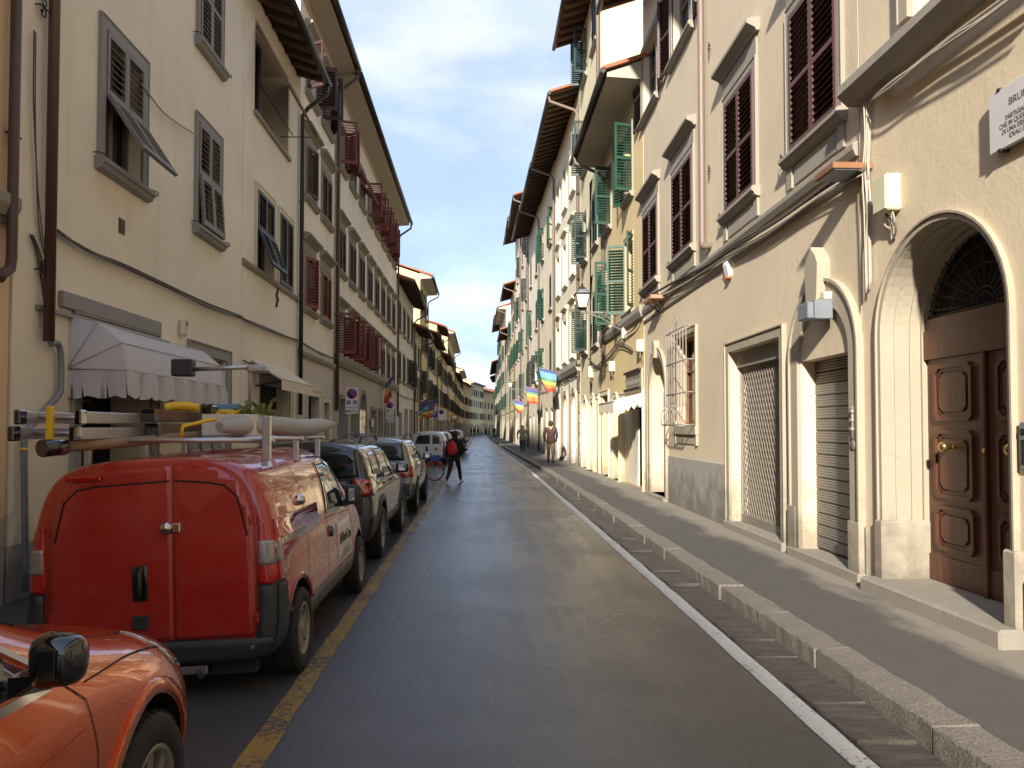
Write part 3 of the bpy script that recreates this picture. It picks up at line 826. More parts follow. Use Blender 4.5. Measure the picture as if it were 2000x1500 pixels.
for k in range(3): m.box(o0 + .08 + k * (o1 - o0) / 3, o0 + (k + 1) * (o1 - o0) / 3 - .08, .045, .069, .3, 2.6)
m.build('shop_door', PIPE_GREY, b.o)
b.finish('rafter', ov=.9)
# shop contents: dim shelves
for k in range(4):
    m = MB(); m.box(s0 + .05, s0 + .75, .25, .45, .5 + k * .5, .53 + k * .5)
    m.build('shelf', WOOD_DARK, b.o)
# vent
vu, vz = b.at(237, 442)
m = MB(); m.box(vu - .07, vu + .07, -.012, 0, vz - .09, vz + .09)
for k in range(6): m.box(vu - .06, vu + .06, -.02, -.0121, vz - .075 + k * .026, vz - .062 + k * .026)
m.build('air_vent', PIPE_BROWN, b.o)
# brown downpipe with its grey lower leg
def polypipe(name, pts, r, mat, parent, n=10): 
    m = MB(); m.tube(pts, r, n); return m.build(name, mat, parent)
pu = b.at(100, 400, .09)[0]
zb = b.at(100, 668, .09)[1]
polypipe('downpipe', [(pu, -.09, 10.6), (pu, -.09, zb)], .052, PIPE_BROWN, b.o, 14)
q = [b.at(x, y, .06) for x, y in ((100, 672), (114, 672), (119, 700), (119, 755), (112, 775), (60, 832), (49, 852), (47, 900), (50, 1155))]
polypipe('conduit', curve([(u, -.06, z) for u, z in q], 4), .030, PIPE_GREY, b.o, 10)
yu, yz = b.at(47, 877, .06)
polypipe('tape_band', [(yu, -.06, yz - .012), (yu, -.06, yz + .012)], .0315, plain('yellow_plastic', srgb(225, 190, 40), .4), b.o)
def scroll(parent, u, z, s, d, mat=IRON):
    """little wrought iron scroll bracket on a wall"""
    m = MB()
    for sg in (1, -1):
        P = []
        for k in range(22):
            t = k / 21 * 2.2 * math.pi; r = .055 * s * (1 - .028 * k)
            P.append((u - .05 * s - r * math.cos(t) * .9, -d * .5, z + sg * (.055 * s + r * math.sin(t) - .01)))
        m.tube(P, .007 * s, 5)
    m.tube([(u - .12 * s, -d * .5, z), (u + .04, -d * .5, z)], .008 * s, 5)
    m.tube([(u - .11 * s, 0, z), (u - .11 * s, -d * .5, z)], .008 * s, 5)
    return m.build('scroll_bracket', mat, parent)
for px, py in ((92, 20), (90, 530)):
    u, z = b.at(px, py, .05); scroll(b.o, u, z, 1.0, .1)
u, z = l0.at(37, 268, .05); scroll(l0.o, u, z, 1.1, .1)
# shutter stays and a rope
def hook(parent, u, z, sg):
    m = MB(); m.tube([(u, 0, z), (u, -.08, z), (u + .08 * sg, -.1, z), (u + .10 * sg, -.1, z - .03), (u + .085 * sg, -.1, z - .05), (u + .065 * sg, -.1, z - .04)], .007, 5)
    m.build('shutter_hook', IRON, parent)
for w in (w1, w2, (w2[0], w2[1], z3, 0)):
    hook(b.o, w[0] - .20, w[2] + .02, 1); hook(b.o, w[1] + .20, w[2] + .02, 1)
a0 = b.at(278, 165, .05); a1 = b.at(322, 222, .05); a2 = b.at(380, 262, .05)
m = MB(); m.tube(curve([(a0[0], -.05, a0[1]), (a1[0], -.05, a1[1]), (a2[0], -.05, a2[1])], 6), .012, 6); m.build('rope', CABLE_L, b.o)
# cables along the fronts
def cable(parent, pts, r=.016, mat=CABLE, n=3, name='cable'):
    for k in range(n):
        rr = random.Random(k * 7 + len(pts))
        P = curve([(u + rr.uniform(-.02, .02), -d - k * .02, z + rr.uniform(-.02, .02) - k * .022) for u, d, z in pts], 4)
        m = MB(); m.tube(P, r * rr.uniform(.6, 1.1), 5); m.build(name, mat, parent)
def cpts(b, L, d=.03): return [(b.at(x, y, d)[0], d, b.at(x, y, d)[1]) for x, y in L]
cable(b.o, cpts(b, [(112, 452), (170, 487), (240, 517), (310, 550), (400, 592), (474, 620)]), .017)
cable(l0.o, [(u, .03, z) for u, z in (l0.at(-60, 440, .03), l0.at(0, 425, .03), l0.at(30, 440, .03))] + [(52.0, .03, l0.at(40, 450, .03)[1])], .014, n=2)
cable(b.o, cpts(b, [(60, 455), (75, 500), (85, 560), (90, 640)]), .012, n=2)
cable(b.o, cpts(b, [(66, 60), (64, 200), (70, 330), (78, 440), (90, 520)]), .007, n=2)

# L1b, cream house with the loggia under its eave
b = L('l1b', 'cream house with navy shutters and a timber eave over its loggia, second on the left', 13.72, 17.85, 9.95, CREAM_L)
l1b = b
n1 = b.rect(500, 532, 384, 533); n2 = b.rect(544, 569, 416, 560)
zt, zbm = n1[3], n1[2]
b.window(n1[0], n1[1], zbm, zt, fmat=CREAMTRIM, smat=SH_NAVY, near=True, shut='flap', flap=20, sill=False, fw=.10)
b.window(n2[0], n2[1], zbm, zt, fmat=CREAMTRIM, smat=SH_NAVY, near=True, sill=False, fw=.10)
lu0, lu1, lz = b.at(497, 240)[0], b.at(563, 280)[0], b.at(530, 262)[1]
b.hole(lu0, lu1, lz, 9.5, 1.4, back=BLACKHOLE)
m = MB(); m.box(lu0 - .06, lu1 + .06, -.06, 0.1, lz - .08, lz); m.build('loggia_sill', STONE, b.o)
m = MB(); m.box(lu0 + .05, lu0 + .10, .12, .18, lz, 9.3); m.box(lu0 + .75, lu0 + .80, .12, .18, lz, 9.3); m.box(lu0 + .1, lu0 + .75, .12, .18, 9.2, 9.3); m.build('loggia_sash', SASH, b.o)
m = MB(); m.face([(lu0 + .1, .15, lz), (lu0 + .75, .15, lz), (lu0 + .75, .15, 9.2), (lu0 + .1, .15, 9.2)]); m.build('pane', PANE, b.o)
m = MB()
for k in range(10): m.box(lu0 + .12 + k * .06, lu0 + .16 + k * .06, .19 + .02 * (k % 2), .22 + .02 * (k % 2), lz, 9.1)
m.build('curtain', plain('white_curtain', (.6, .6, .6, 1), .8), b.o)
M_ = Matrix.Translation((lu0, -.02, 9.35)) @ Matrix.Rotation(-R(28), 4, 'X')
m = MB(); m.box(.05, lu1 - lu0 - .05, -.02, .02, -1.25, 0, M_); m.box(.0, .05, -.03, .03, -1.3, 0, M_); m.box(lu1 - lu0 - .05, lu1 - lu0, -.03, .03, -1.3, 0, M_); m.build('shade_panel', EAVEBOARD, b.o)
m = MB(); m.tube([(lu1 - .3, -.55, lz + .35), (lu1 - .3, .1, lz + .35)], .012, 6); m.tube([(lu0, -.1, lz + .5), (lu1, -.1, lz + .5)], .012, 6); m.build('rail', IRON, b.o)
sz = b.at(530, 550)[1]
b.strip('sill_course', STONE, sz - .06, sz + .05, .07)
m = MB(); hu, hz = b.at(541, 582, .02)
P = [(hu + .09 * math.cos(t) * (1 if t < math.pi else -1) * .6, -.03, hz + .22 - k * .022) for k, t in enumerate([i * .33 for i in range(20)])]
m.tube(P, .02, 6); m.build('wall_anchor', IRON, b.o)
g0, g1 = b.at(505, 760)[0], b.at(566, 760)[0]
b.hole(g0, g1, .12, 2.6, .3, back=BLACKHOLE); b.surround(g0, g1, .1, 2.6, .14, .03, CREAMTRIM, 'shop_surround')
m = MB(); m.box(g0 + .9, g1, .2, .26, .12, 2.1); m.build('shop_door', WOOD_GREY, b.o)
b.finish('rafter', ov=.62, rafter_gap=.5)
b.downpipe(b.W - .03, 9, 2.0, .05, GUTTER)
cable(b.o, cpts(b, [(475, 622), (520, 640), (584, 665)]), .017)
cable(b.o, cpts(b, [(476, 702), (500, 715), (540, 735), (584, 755)]), .012, n=2)

# L2
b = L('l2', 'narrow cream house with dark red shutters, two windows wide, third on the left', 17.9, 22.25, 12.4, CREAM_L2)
c1 = b.rect(597, 616, 304, 393); c2 = b.rect(628, 645, 347, 433); r3 = b.rect(631, 649, 543, 630); r1 = b.rect(624, 645, 165, 246)
for (zz0, zz1, mt, an) in ((r1[2], r1[3], SH_BROWN, ((118, 100), (95, 30))), (c2[2], c2[3], SH_BROWN, ((18, 8), (0, 0))), (r3[2], r3[3], SH_RED, ((22, 12), (3, 2)))):
    for k, c in enumerate((c1, c2)):
        b.window(c[0], c[1], zz0, zz1, smat=mt, cornice=True, fw=.09, shut='half' if an[k][0] > 10 else 'closed', ang=an[k], frieze=.28)
b.strip('string_course', STONE, 3.40, 3.55, .08)
b.door(1.0, 2.3, .12, 2.5, WOOD_DARK, smat=CREAMTRIM); b.door(2.9, 3.7, .12, 2.4, WOOD_DARK, leaves=1, smat=CREAMTRIM)
b.finish('plaster', ov=.62, gutter=True); b.downpipe(b.W - .02, 9, 2.2, .05, PIPE_BROWN)
cable(b.o, [(0, .03, 3.75), (2, .03, 3.70), (b.W, .03, 3.74)], .014)

# L3, the long house of eight windows
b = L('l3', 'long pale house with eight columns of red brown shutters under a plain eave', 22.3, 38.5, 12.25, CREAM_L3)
l3 = b
for k in range(8):
    u = .4 + 1.96 * k
    b.window(u, u + 1.12, 6.45, 7.75, smat=SH_BROWN, fmat=STONE, cornice=True, fw=.07, frieze=.2)
    a = [(70, 70), (95, 92), (88, 100), (80, 30), (8, 4), (0, 0), (0, 0), (0, 0)][k]
    b.window(u, u + 1.12, 3.92, 5.15, smat=SH_RED if k in (0, 1, 2, 3) else SH_BROWN, fmat=STONE, cornice=True, fw=.07, frieze=.2, shut='half' if a[0] > 10 else 'closed', ang=a, sill=False)
    a = [(75, 60), (40, 95), (92, 90), (90, 92), (88, 95), (92, 90), (100, 60), (20, 20)][k]
    b.window(u, u + 1.12, 9.65, 10.95, smat=SH_RED, fmat=STONE, fw=.07, shut='flap' if k in (1, 2) else 'half', ang=a, flap=48)
b.strip('string_course', STONE, 3.55, 3.86, .16)
for u, w, zt, ar in ((.9, 1.1, 2.6, 0), (3.0, 1.15, 2.35, 0), (4.85, 1.15, 2.95, 1), (7.4, 1.3, 2.4, 0), (9.6, 1.0, 2.4, 0), (11.6, 1.3, 2.9, 1), (14.0, 1.2, 2.5, 0)):
    b.door(u, u + w, .12, zt, WOOD_DARK if not ar else WOOD_GREY, arch=bool(ar), smat=STONE, dep=.35, sw=.1)
b.finish('plaster', ov=.68); b.downpipe(.04, 12, 2.3, .05, PIPE_BROWN, top=False); b.downpipe(b.W - .04, 9, 2.3, .05, PIPE_BROWN)
m = MB(); u, z = b.at(722, 826); m.box(u - .3, u + .3, -.12, -.10, z - .15, z + .15); m.build('notice_board', CREAMTRIM, b.o)

# further houses on the left
def far_house(b, smats, rows, u_off=1.0, gap=3.0, w=1.05, h=1.7, flat=False, doors=True, frame=STONE, seed=0, opened=.3, cornice=False):
    rr = random.Random(seed); n = max(1, int((b.W - .4) / gap)); g = b.W / n
    for zi, z in enumerate(rows):
        for k in range(n):
            u = g * (k + .5) - w / 2; r = rr.random(); mt = smats[rr.randrange(len(smats))]
            an, sh = (0, 0), 'closed'
            if r < opened: an, sh = ((rr.uniform(120, 172), rr.uniform(120, 172)), 'half')
            elif r < opened + .15: an, sh = ((rr.uniform(10, 40), rr.uniform(5, 60)), 'half')
            b.window(u, u + w, z, z + h, smat=mt, fmat=frame, fw=.09, shut=sh, ang=an, flat=flat and sh == 'closed', cornice=cornice)
    if doors:
        n = max(1, int(b.W / 2.6)); g = b.W / n
        for k in range(n):
            w_ = rr.uniform(.9, 1.5); u = g * (k + .5) - w_ / 2
            b.door(u, u + w_, .14, rr.uniform(2.3, 2.9), rr.choice([WOOD_DARK, WOOD_GREY, WOOD_DARK, WOOD_BROWN]), arch=rr.random() < .3, smat=frame, dep=.25, sw=.1, leaves=rr.choice([1, 2]))
far_l = [
    (38.6, 48.0, 9.3, GREY_L4, 'rafter', 'low pale grey house with dark shutters and a timber eave, after the eight window house', [SH_DARK], [4.2, 6.8], 1.9),
    (48.1, 53.0, 8.1, BEIGE, 'rafter', 'small beige house with a timber eave below the tall sunlit yellow gable, on the left', [SH_DARK, SH_DGREEN], [3.6, 5.7], 1.9),
    (53.1, 60.0, 12.5, YELL, 'plaster', 'tall yellow house whose sunlit gable rises over its low neighbours, on the left', [SH_DGREEN], [4.2, 7.2, 9.9], 2.2),
    (60.1, 73.0, 9.3, BEIGE, 'rafter', 'beige house with green shutters behind the rainbow flag on the left', [SH_GREEN, SH_DGREEN], [3.9, 6.6], 2.4),
    (73.1, 81.0, 11.6, YELL, 'rafter', 'yellow house with a sunlit gable halfway down the left side', [SH_DGREEN], [4.0, 6.8, 9.4], 2.6),
    (81.1, 96.0, 9.6, GREYB, 'rafter', 'greyish low house beyond the second yellow gable on the left', [SH_DGREEN, SH_BROWN], [4.0, 6.8], 3.0),
    (96.1, 122.0, 14.0, YELL, 'plaster', 'tall pale yellow house with a projecting eave far down the left side', [SH_BROWN, SH_DGREEN], [4.0, 7.2, 10.4], 3.2),
    (122.1, 148.0, 10.5, OCHRE, 'rafter', 'ochre house far down the left side, below the yellow gable', [SH_BROWN, SH_GREEN], [4.0, 7.2], 3.4),
    (148.1, 172.0, 13.2, YELL, 'plaster', 'bright yellow house far off where the street starts to bend', [SH_DGREEN, SH_BROWN], [4.0, 7.2, 10.0], 3.6),
    (172.1, 192.0, 12.0, OCHRE, 'rafter', 'ochre house in the outer side of the far bend', [SH_BROWN, SH_DARK], [4.0, 7.2], 3.0),
    (192.1, 212.0, 13.4, YELL, 'plaster', 'yellow house with dark shutters closing the view at the far bend', [SH_DARK, SH_DGREEN], [4.0, 7.2, 10.0], 3.0),
    (212.1, 246.0, 12.2, OCHRE, 'rafter', 'last beige house seen at the far bend, beside the right hand fronts', [SH_BROWN, SH_DARK], [4.0, 7.2], 3.2),
]
FL = []
for i, (ya, yb, H, wl_, rf, lab, sm_, rows, gap) in enumerate(far_l):
    b = L('far', lab, ya, yb, H, wl_)
    far_house(b, sm_, rows, gap=gap, flat=ya > 70, seed=i + 11, h=1.6 if i > 1 else 1.45, w=1.0, opened=.1 if i == 0 else .25)
    b.finish(rf, ov=.85, rafter_gap=.8 if ya < 80 else 2.0)
    if ya < 130: b.downpipe(b.W - .1, 9, .3, .05, PIPE_BROWN)
    if ya < 100: cable(b.o, [(0, .03, 3.5), (b.W * .4, .03, 3.42), (b.W, .03, 3.5)], .016, n=2)
    FL.append(b)

# ------------------------------------------------------------------ right side of the street
TAN_R = plaster('tan_plaster', (0.62, 0.515, 0.365, 1), .3, .35, 11, bump=.32)
TAN_R1 = plaster('pale_tan_plaster', (0.62, 0.52, 0.37, 1), .3, .6, 12, bump=.32)
YELLOW_R2 = plaster('warm_yellow_plaster', (0.64, 0.50, 0.27, 1), .45, .6, 13, patch=.5)
CREAM_R3 = plaster('cream_yellow_plaster', (0.66, 0.57, 0.37, 1), .35, .6, 14, patch=.3)
WHITE_R4 = plaster2('pale_yellow_plaster', (0.66, 0.60, 0.44, 1), (0.72, 0.68, 0.58, 1), 4.3, stain=.3, dirt=.6, seed=15)
BEIGE_R = plaster('right_beige_plaster', (0.62, 0.54, 0.40, 1), .4, .6, 16)  # own wall colours of the right-hand fronts
PALE_R = plaster('right_pale_plaster', (0.66, 0.60, 0.48, 1), .4, .6, 17)

def Rb(name, label, ya, yb, H, wall, **k):
    return Building('townhouse', label, (XR(yb), yb), (XR(ya), ya), H, wall, **k)

# R0, tan house with the arched walnut door
b = Rb('r0', 'tan house at the right edge with a tall arched walnut door and a marble plaque', -30, 7.48, 13.5, TAN_R)  # continues unseen past the frame, lengthened to feed reflections on the parked cars
r0 = b
du0, du1 = b.at(1727, 850)[0], b.at(1976, 850)[0]
dz1 = b.at(1850, 424)[1]; dz0 = .27
b.hole(du0, du1, dz0, dz1, .47, True)
b.surround(du0, du1, .14, dz1, .05, .03, STONE_W, 'door_surround', arch=True)
rr_ = (du1 - du0) / 2; dcu = (du0 + du1) / 2; zsp = dz1 - rr_
lin = [(du0, dz0)] + arc(dcu, zsp, rr_, 180, 0, 28) + [(du1, dz0)]; lin2 = [(du0 + .006, dz0)] + arc(dcu, zsp, rr_ - .006, 180, 0, 28) + [(du1 - .006, dz0)]
m = MB(); m.band(lin2, lin, 'y', .002, .468); m.build('jamb_lining', STONE_W, b.o)
for dd, w_ in ((.10, .016), (.25, .02), (.36, .035)):           # mouldings on the deep jamb
    A = [(du0 + w_, dz0)] + arc(dcu, zsp, rr_ - w_, 180, 0, 24) + [(du1 - w_, dz0)]
    B = [(du0, dz0)] + arc(dcu, zsp, rr_, 180, 0, 24) + [(du1, dz0)]
    m = MB(); m.band(A, B, 'y', dd, dd + .045 if dd < .3 else .47); m.build('jamb_moulding', STONE_W, b.o)
for u0, u1 in ((du0 - .10, du0 + .045), (du1 - .045, du1 + .10)):
    m = MB(); m.bbox(u0, u1, -.06, .44, .14, .82, .015); m.build('pedestal', STONE_W, b.o)
m = MB(); m.bbox(du0 - .12, du1 + .12, -.20, .50, .10, dz0 + .002, .02); m.build('doorstep', STONE, b.o)
zd = b.at(1895, 632, -.44)[1]                                     # top of the leaves
y0 = .43
fr = MB(); fr.box(du0, du1, y0 - .04, y0 + .05, zd, zd + .11); fr.box(du0, du1, y0 - .055, y0 + .05, zd - .27, zd); fr.build('door_transom', WOOD_DOOR, b.o)
zl = zd - .272
BRASS = plain('old_brass', srgb(170, 140, 84), .28, .9, var=.2, scale=20)
for k in range(2):
    a, e = (du0 + .01, dcu - .004) if k == 0 else (dcu + .004, du1 - .01)
    m = MB(); m.box(a, e, y0 - .02, y0 + .04, dz0, zl)
    if k == 1: m.bbox(a - .03, a + .03, y0 - .06, y0 - .02, dz0, zl, .01)
    leaf = m.build('door_leaf', WOOD_DOOR, b.o)
    cz = [(.70, .13), (.26, .13)]
    H_ = zl - dz0
    for (f0, f1) in ((.72, .97), (.38, .68), (.15, .345)):
        za, zb_ = dz0 + H_ * f0, dz0 + H_ * f1; x0, x1 = a + .15, e - .15; c = .05
        def octo(g): return [(x0 + g + c, za + g), (x1 - g - c, za + g), (x1 - g, za + g + c), (x1 - g, zb_ - g - c), (x1 - g - c, zb_ - g), (x0 + g + c, zb_ - g), (x0 + g, zb_ - g - c), (x0 + g, za + g + c)]
        m = MB(); m.band(octo(.035), octo(0), 'y', y0 - .05, y0 - .02, closed=True); m.band(octo(.065), octo(.035), 'y', y0 - .032, y0 - .02, closed=True); m.prism(octo(.085), 'y', y0 - .042, y0 - .02)
        m.build('panel', WOOD_DOOR, leaf)
    m = MB(); m.bbox(a + .02, e - .02, y0 - .035, y0 - .02, dz0, dz0 + H_ * .12, .008); m.build('kick_board', WOOD_DOOR, leaf)
    kz = b.at(1868, 873, -.40)[1]; ku = (a + e) / 2
    M_ = Matrix.Translation((ku, y0 - .02, kz)) @ Matrix.Rotation(R(90), 4, 'X')
    m = MB(); m.lathe([(0, .0), (.05, .0), (.05, .012), (.022, .02), (.018, .07), (.042, .085), (.05, .11), (.042, .135), (0, .145)], 20, M_); m.build('knob', BRASS, leaf)
M_ = Matrix.Translation((dcu + .03, y0 - .06, kz - .02)) @ Matrix.Rotation(R(90), 4, 'X')
m = MB(); m.lathe([(0, 0), (.02, 0), (.02, .012), (0, .012)], 14, M_); m.build('keyhole', BRASS, b.o)
m = MB(); m.face([(du0, y0 + .03, zd + .1), (du1, y0 + .03, zd + .1), (du1, y0 + .03, dz1), (du0, y0 + .03, dz1)]); m.build('fanlight', BLACKHOLE, b.o)
m = MB(); zc = zd + .13; rf = rr_ - .05
for k in range(13):
    t = R(6 + 168 * k / 12); m.tube([(dcu + .16 * math.cos(t), y0 - .01, zc + .16 * math.sin(t) * 1.0), (dcu + rf * math.cos(t), y0 - .01, zc + (dz1 - zc - .05) * math.sin(t))], .008, 5)
for r_, s_ in ((.16, .009), (.11, .007), (rf * .55, .007), (rf * .8, .007)):
    m.tube([(dcu + r_ * math.cos(R(a_)), y0 - .012, zc + r_ * (1 if r_ < .2 else (dz1 - zc - .05) / rf) * math.sin(R(a_))) for a_ in range(0, 181, 10)], s_, 5)
for k in range(12):
    t = R(13 + 168 * k / 12); cx, cz_ = dcu + rf * .9 * math.cos(t), zc + (dz1 - zc - .05) * .9 * math.sin(t)
    m.tube([(cx + .045 * math.cos(R(a_)), y0 - .012, cz_ + .045 * math.sin(R(a_))) for a_ in range(0, 360, 30)], .006, 4, closed=True)
m.tube([(dcu - rf, y0 - .012, zc), (dcu + rf, y0 - .012, zc)], .012, 5)
m.build('fanlight_grille', IRON, b.o)
sz0 = b.at(1690, 170)[1]
b.strip('string_course', STONE, sz0 - .16, sz0 + .04, .24)
wu = b.at(1790, 20)[0]
b.window(wu - .05, wu + 1.0, sz0 + .25, sz0 + 2.1, smat=SH_DGREEN, fmat=STONE_W, fw=.14, fp=.06, shut='none', sill=False)
for u in (11, 15, 19, 24, 29): b.window(u, u + 1.1, sz0 + .25, sz0 + 2.1, smat=SH_MAROON, fmat=STONE)
for u in (10, 14, 18.5, 23, 28): b.door(u, u + 1.4, .2, 2.8, WOOD_BROWN)
m = MB(); m.prism([(0, .1), (-.035, .1), (-.035, .62), (-.015, .66), (0, .66)], 'x', du1 + .17, du1 + 6); m.build('plinth', STONE_W, b.o)
b.finish('rafter', ov=1.0, rafter_gap=.9)
cable(b.o, [(p[0], .06 + .04 * (i > 0), p[1] - .02) for i, p in enumerate([b.at(1712, 182, .06), b.at(1760, 150, .06), b.at(1830, 98, .06), b.at(1880, 60, .06), b.at(1950, 10, .06), b.at(2060, -70, .06)])], .02, CABLE_L, 4)

# R1, pale tan house with maroon shutters
b = Rb('r1', 'pale tan house with maroon shutters, stone pediments and two shuttered shops, on the right', 7.5, 18.38, 12.3, TAN_R1)
r1b = b
wa = b.rect(1549, 1642, 8, 250); zA = b.at(1598, 258)[1]; zT = b.at(1549, 38)[1] + .06
wins = [(1549, 1642), (1420, 1476), (1315, 1354), (1257, 1285)]
for k, (pl, pr) in enumerate(wins):
    u0, u1 = b.at(pl, 300)[0], b.at(pr, 300)[0]
    b.window(u0, u1, zA, zT, smat=SH_MAROON, fmat=STONE, cornice=True, near=k < 3, fw=.11, frieze=.32, dep=.25)
    b.window(u0, u1, 9.25, 10.95, smat=SH_BROWN, fmat=STONE, fw=.11, shut='half' if k > 1 else 'closed', ang=(172, 168) if k > 1 else (0, 0))
    m = MB(); w_ = u1 - u0
    m.box(u0 - .13, u0 + .02, -.035, 0, zA - .42, zA - .15); m.box(u1 - .02, u1 + .13, -.035, 0, zA - .42, zA - .15); m.box(u0 + .08, u1 - .08, -.02, 0, zA - .40, zA - .2); m.build('apron', STONE, b.o)
    hook(b.o, u0 - .22, zA + .05, 1)
b.strip('string_course', STONE, zA - .62, zA - .48, .07); b.strip('string_course', STONE, zA - .84, zA - .77, .04)
# arched shop with roller shutter
su0, su1 = b.at(1566, 900)[0], b.at(1668, 900)[0]
slz = b.at(1590, 701)[1]; ao0, ao1 = b.at(1566, 640)[0], b.at(1668, 640)[0]
acz = b.at(1618, 606)[1]
b.hole(su0, su1, .24, slz, .22, back=BLACKHOLE)
crown = b.at(1622, 592)[1]
rA = (su1 - su0) / 2; cu = (su0 + su1) / 2
ri = crown - (slz + .0); A = [(su0, .2)] + arc(cu, slz, rA, 180, 0, 24, ri) + [(su1, .2)]
B = [(su0 - .20, .2)] + arc(cu, slz, rA + .20, 180, 0, 24, ri + .26) + [(su1 + .20, .2)]
C = [(su0 - .235, .2)] + arc(cu, slz, rA + .235, 180, 0, 24, ri + .295) + [(su1 + .235, .2)]
m = MB(); m.band(A, B, 'y', -.05, 0); m.band(B, C, 'y', -.075, 0); m.build('shop_surround', STONE_W, b.o)
kz0 = crown + .0
m = MB(); m.prism([(cu - .13, kz0 - .04), (cu + .13, kz0 - .04), (cu + .165, kz0 + .36), (cu + .17, kz0 + .45), (cu + .12, kz0 + .54), (cu + .03, kz0 + .62), (cu, kz0 + .66), (cu - .03, kz0 + .62), (cu - .12, kz0 + .54), (cu - .17, kz0 + .45), (cu - .165, kz0 + .36)], 'y', -.15, 0)
m.build('keystone', STONE_W, b.o)
m = MB(); m.bbox(su0 - .26, su1 + .26, -.10, .25, .10, .245, .015); m.build('doorstep', STONE, b.o)
for u0_, u1_ in ((su0 - .25, su0 - .015), (su1 + .015, su1 + .25)):
    m = MB(); m.bbox(u0_, u1_, -.085, -.076, .12, .75, .004); m.build('pedestal', STONE_W, b.o)
rs = MB(); rs.box(su0, su1, .19, .21, .25, slz); rs = rs.build('roller_shutter', plain('roller_backing', srgb(70, 64, 58), .6, .3), b.o)
ROLL = plain('roller_shutter_steel', srgb(122, 118, 114), .5, .45, var=.22, scale=3)
ROLLD = plain('roller_shutter_dark', srgb(84, 66, 58), .5, .4, var=.2, scale=5)
n = 16; sh_ = (slz - .26) / n
def rib(mat, L, h):
    m = MB(); P = [(.19, 0)]; q = 4
    for i in range(q):
        z = h * .10 + i * h * .22
        P += [(.175, z), (.168, z + h * .11), (.175, z + h * .2)]
    P += [(.188, h * .985), (.19, h * .985)]
    m.prism(P, 'x', 0, L); return m.mesh('slat', mat)
ra, rb_ = rib(ROLL, su1 - su0 - .02, sh_), rib(ROLLD, su1 - su0 - .02, sh_)
for k in range(n): put('slat', rb_ if k >= n - 2 else ra, rs, (su0 + .01, 0, .26 + k * sh_))
# grille shop
gu0, gu1 = b.at(1428, 870)[0], b.at(1529, 870)[0]; gz = b.at(1480, 672)[1]
b.hole(gu0, gu1, .24, gz, .26, back=plain('pale_shop_curtain', srgb(150, 138, 118), .9, var=.3, scale=2))
b.surround(gu0, gu1, .2, gz, .13, .04, STONE_W, 'shop_surround')
m = MB(); m.bbox(gu0 - .16, gu1 + .16, -.09, .27, .10, .245, .015); m.build('doorstep', STONE, b.o)
m = MB(); m.box(gu0, gu1, .10, .24, gz - .24, gz); m.build('shutter_box', STONE, b.o)
m = MB(); gy = .17; wv, hv = gu1 - gu0, gz - .24 - .26
m.box(gu0, gu0 + .04, gy - .02, gy + .02, .25, gz - .24); m.box(gu1 - .04, gu1, gy - .02, gy + .02, .25, gz - .24); m.box(gu0 + .04, gu1 - .04, gy - .02, gy + .02, .25, .36)
m.build('grille_frame', IRON_L, b.o)
m = MB(); st = .105; x0, x1, z0_, z1_ = gu0 + .04, gu1 - .04, .36, gz - .24
def clip(xa, za, xb, zb):
    dx, dz = xb - xa, zb - za; t0, t1 = 0, 1
    for p, q in ((-dx, xa - x0), (dx, x1 - xa), (-dz, za - z0_), (dz, z1_ - za)):
        if abs(p) < 1e-9: continue
        r = q / p
        if p < 0: t0 = max(t0, r)
        else: t1 = min(t1, r)
    return (xa + dx * t0, za + dz * t0, xa + dx * t1, za + dz * t1) if t1 - t0 > 1e-3 else None
slope = 1.75
for sg in (1, -1):
    k = -40
    while k < 60:
        zz = z0_ + k * st * slope; c = clip(x0 - 1, zz - sg * slope, x1 + 1, zz + sg * slope * (x1 - x0 + 1)) if True else None
        if c:
            yy = gy + .004 * sg
            d = Vector((c[2] - c[0], c[3] - c[1])).normalized() * .0; nx, nz = -(c[3] - c[1]), c[2] - c[0]; l_ = math.hypot(nx, nz); nx, nz = nx / l_ * .0075, nz / l_ * .0075
            m.prism([(c[0] - nx, c[1] - nz), (c[2] - nx, c[3] - nz), (c[2] + nx, c[3] + nz), (c[0] + nx, c[1] + nz)], 'y', yy - .004, yy + .004)
        k += 1
m.build('lattice', IRON_L, b.o, kind='stuff')
# barred window
bw = b.rect(1322, 1360, 655, 832)
b.window(*bw, fmat=STONE_W, fw=.10, shut='none', smat=SH_MAROON, dep=.25, sashmat=WOOD_BROWN, sill=False)
m = MB(); m.box(bw[0] - .12, bw[1] + .12, -.06, 0, bw[2] - .16, bw[2] - .0); m.box(bw[0] - .10, bw[0] - .0, -.04, 0, bw[2] - .36, bw[2] - .16); m.box(bw[1], bw[1] + .10, -.04, 0, bw[2] - .36, bw[2] - .16); m.box(bw[0], bw[1], -.02, 0, bw[2] - .34, bw[2] - .16); m.build('window_apron', STONE_W, b.o)
gx0, gx1, gza, gzb = bw[0] - .05, bw[1] + .05, bw[2] + .02, bw[3] + .1
gr = MB(); gr.tube([(gx0, -.3, gza), (gx1, -.3, gza)], .014, 6); gr.tube([(gx0, 0, gza), (gx0, -.3, gza)], .014, 6); gr.tube([(gx1, 0, gza), (gx1, -.3, gza)], .014, 6)
for z in (gzb, gza + (gzb - gza) * .66, gza + (gzb - gza) * .33):
    gr.tube([(gx0, 0, z), (gx0, -.2, z), (gx1, -.2, z), (gx1, 0, z)], .012, 6)
gr = gr.build('window_grille', IRON_L, b.o)
m = MB(); m.tube(curve([(0, -.2, gzb + .12), (0, -.2, gza + .5), (0, -.23, gza + .38), (0, -.31, gza + .2), (0, -.3, gza)], 4), .011, 6); bar = m.mesh('grille_bar', IRON_L)
nb = 8
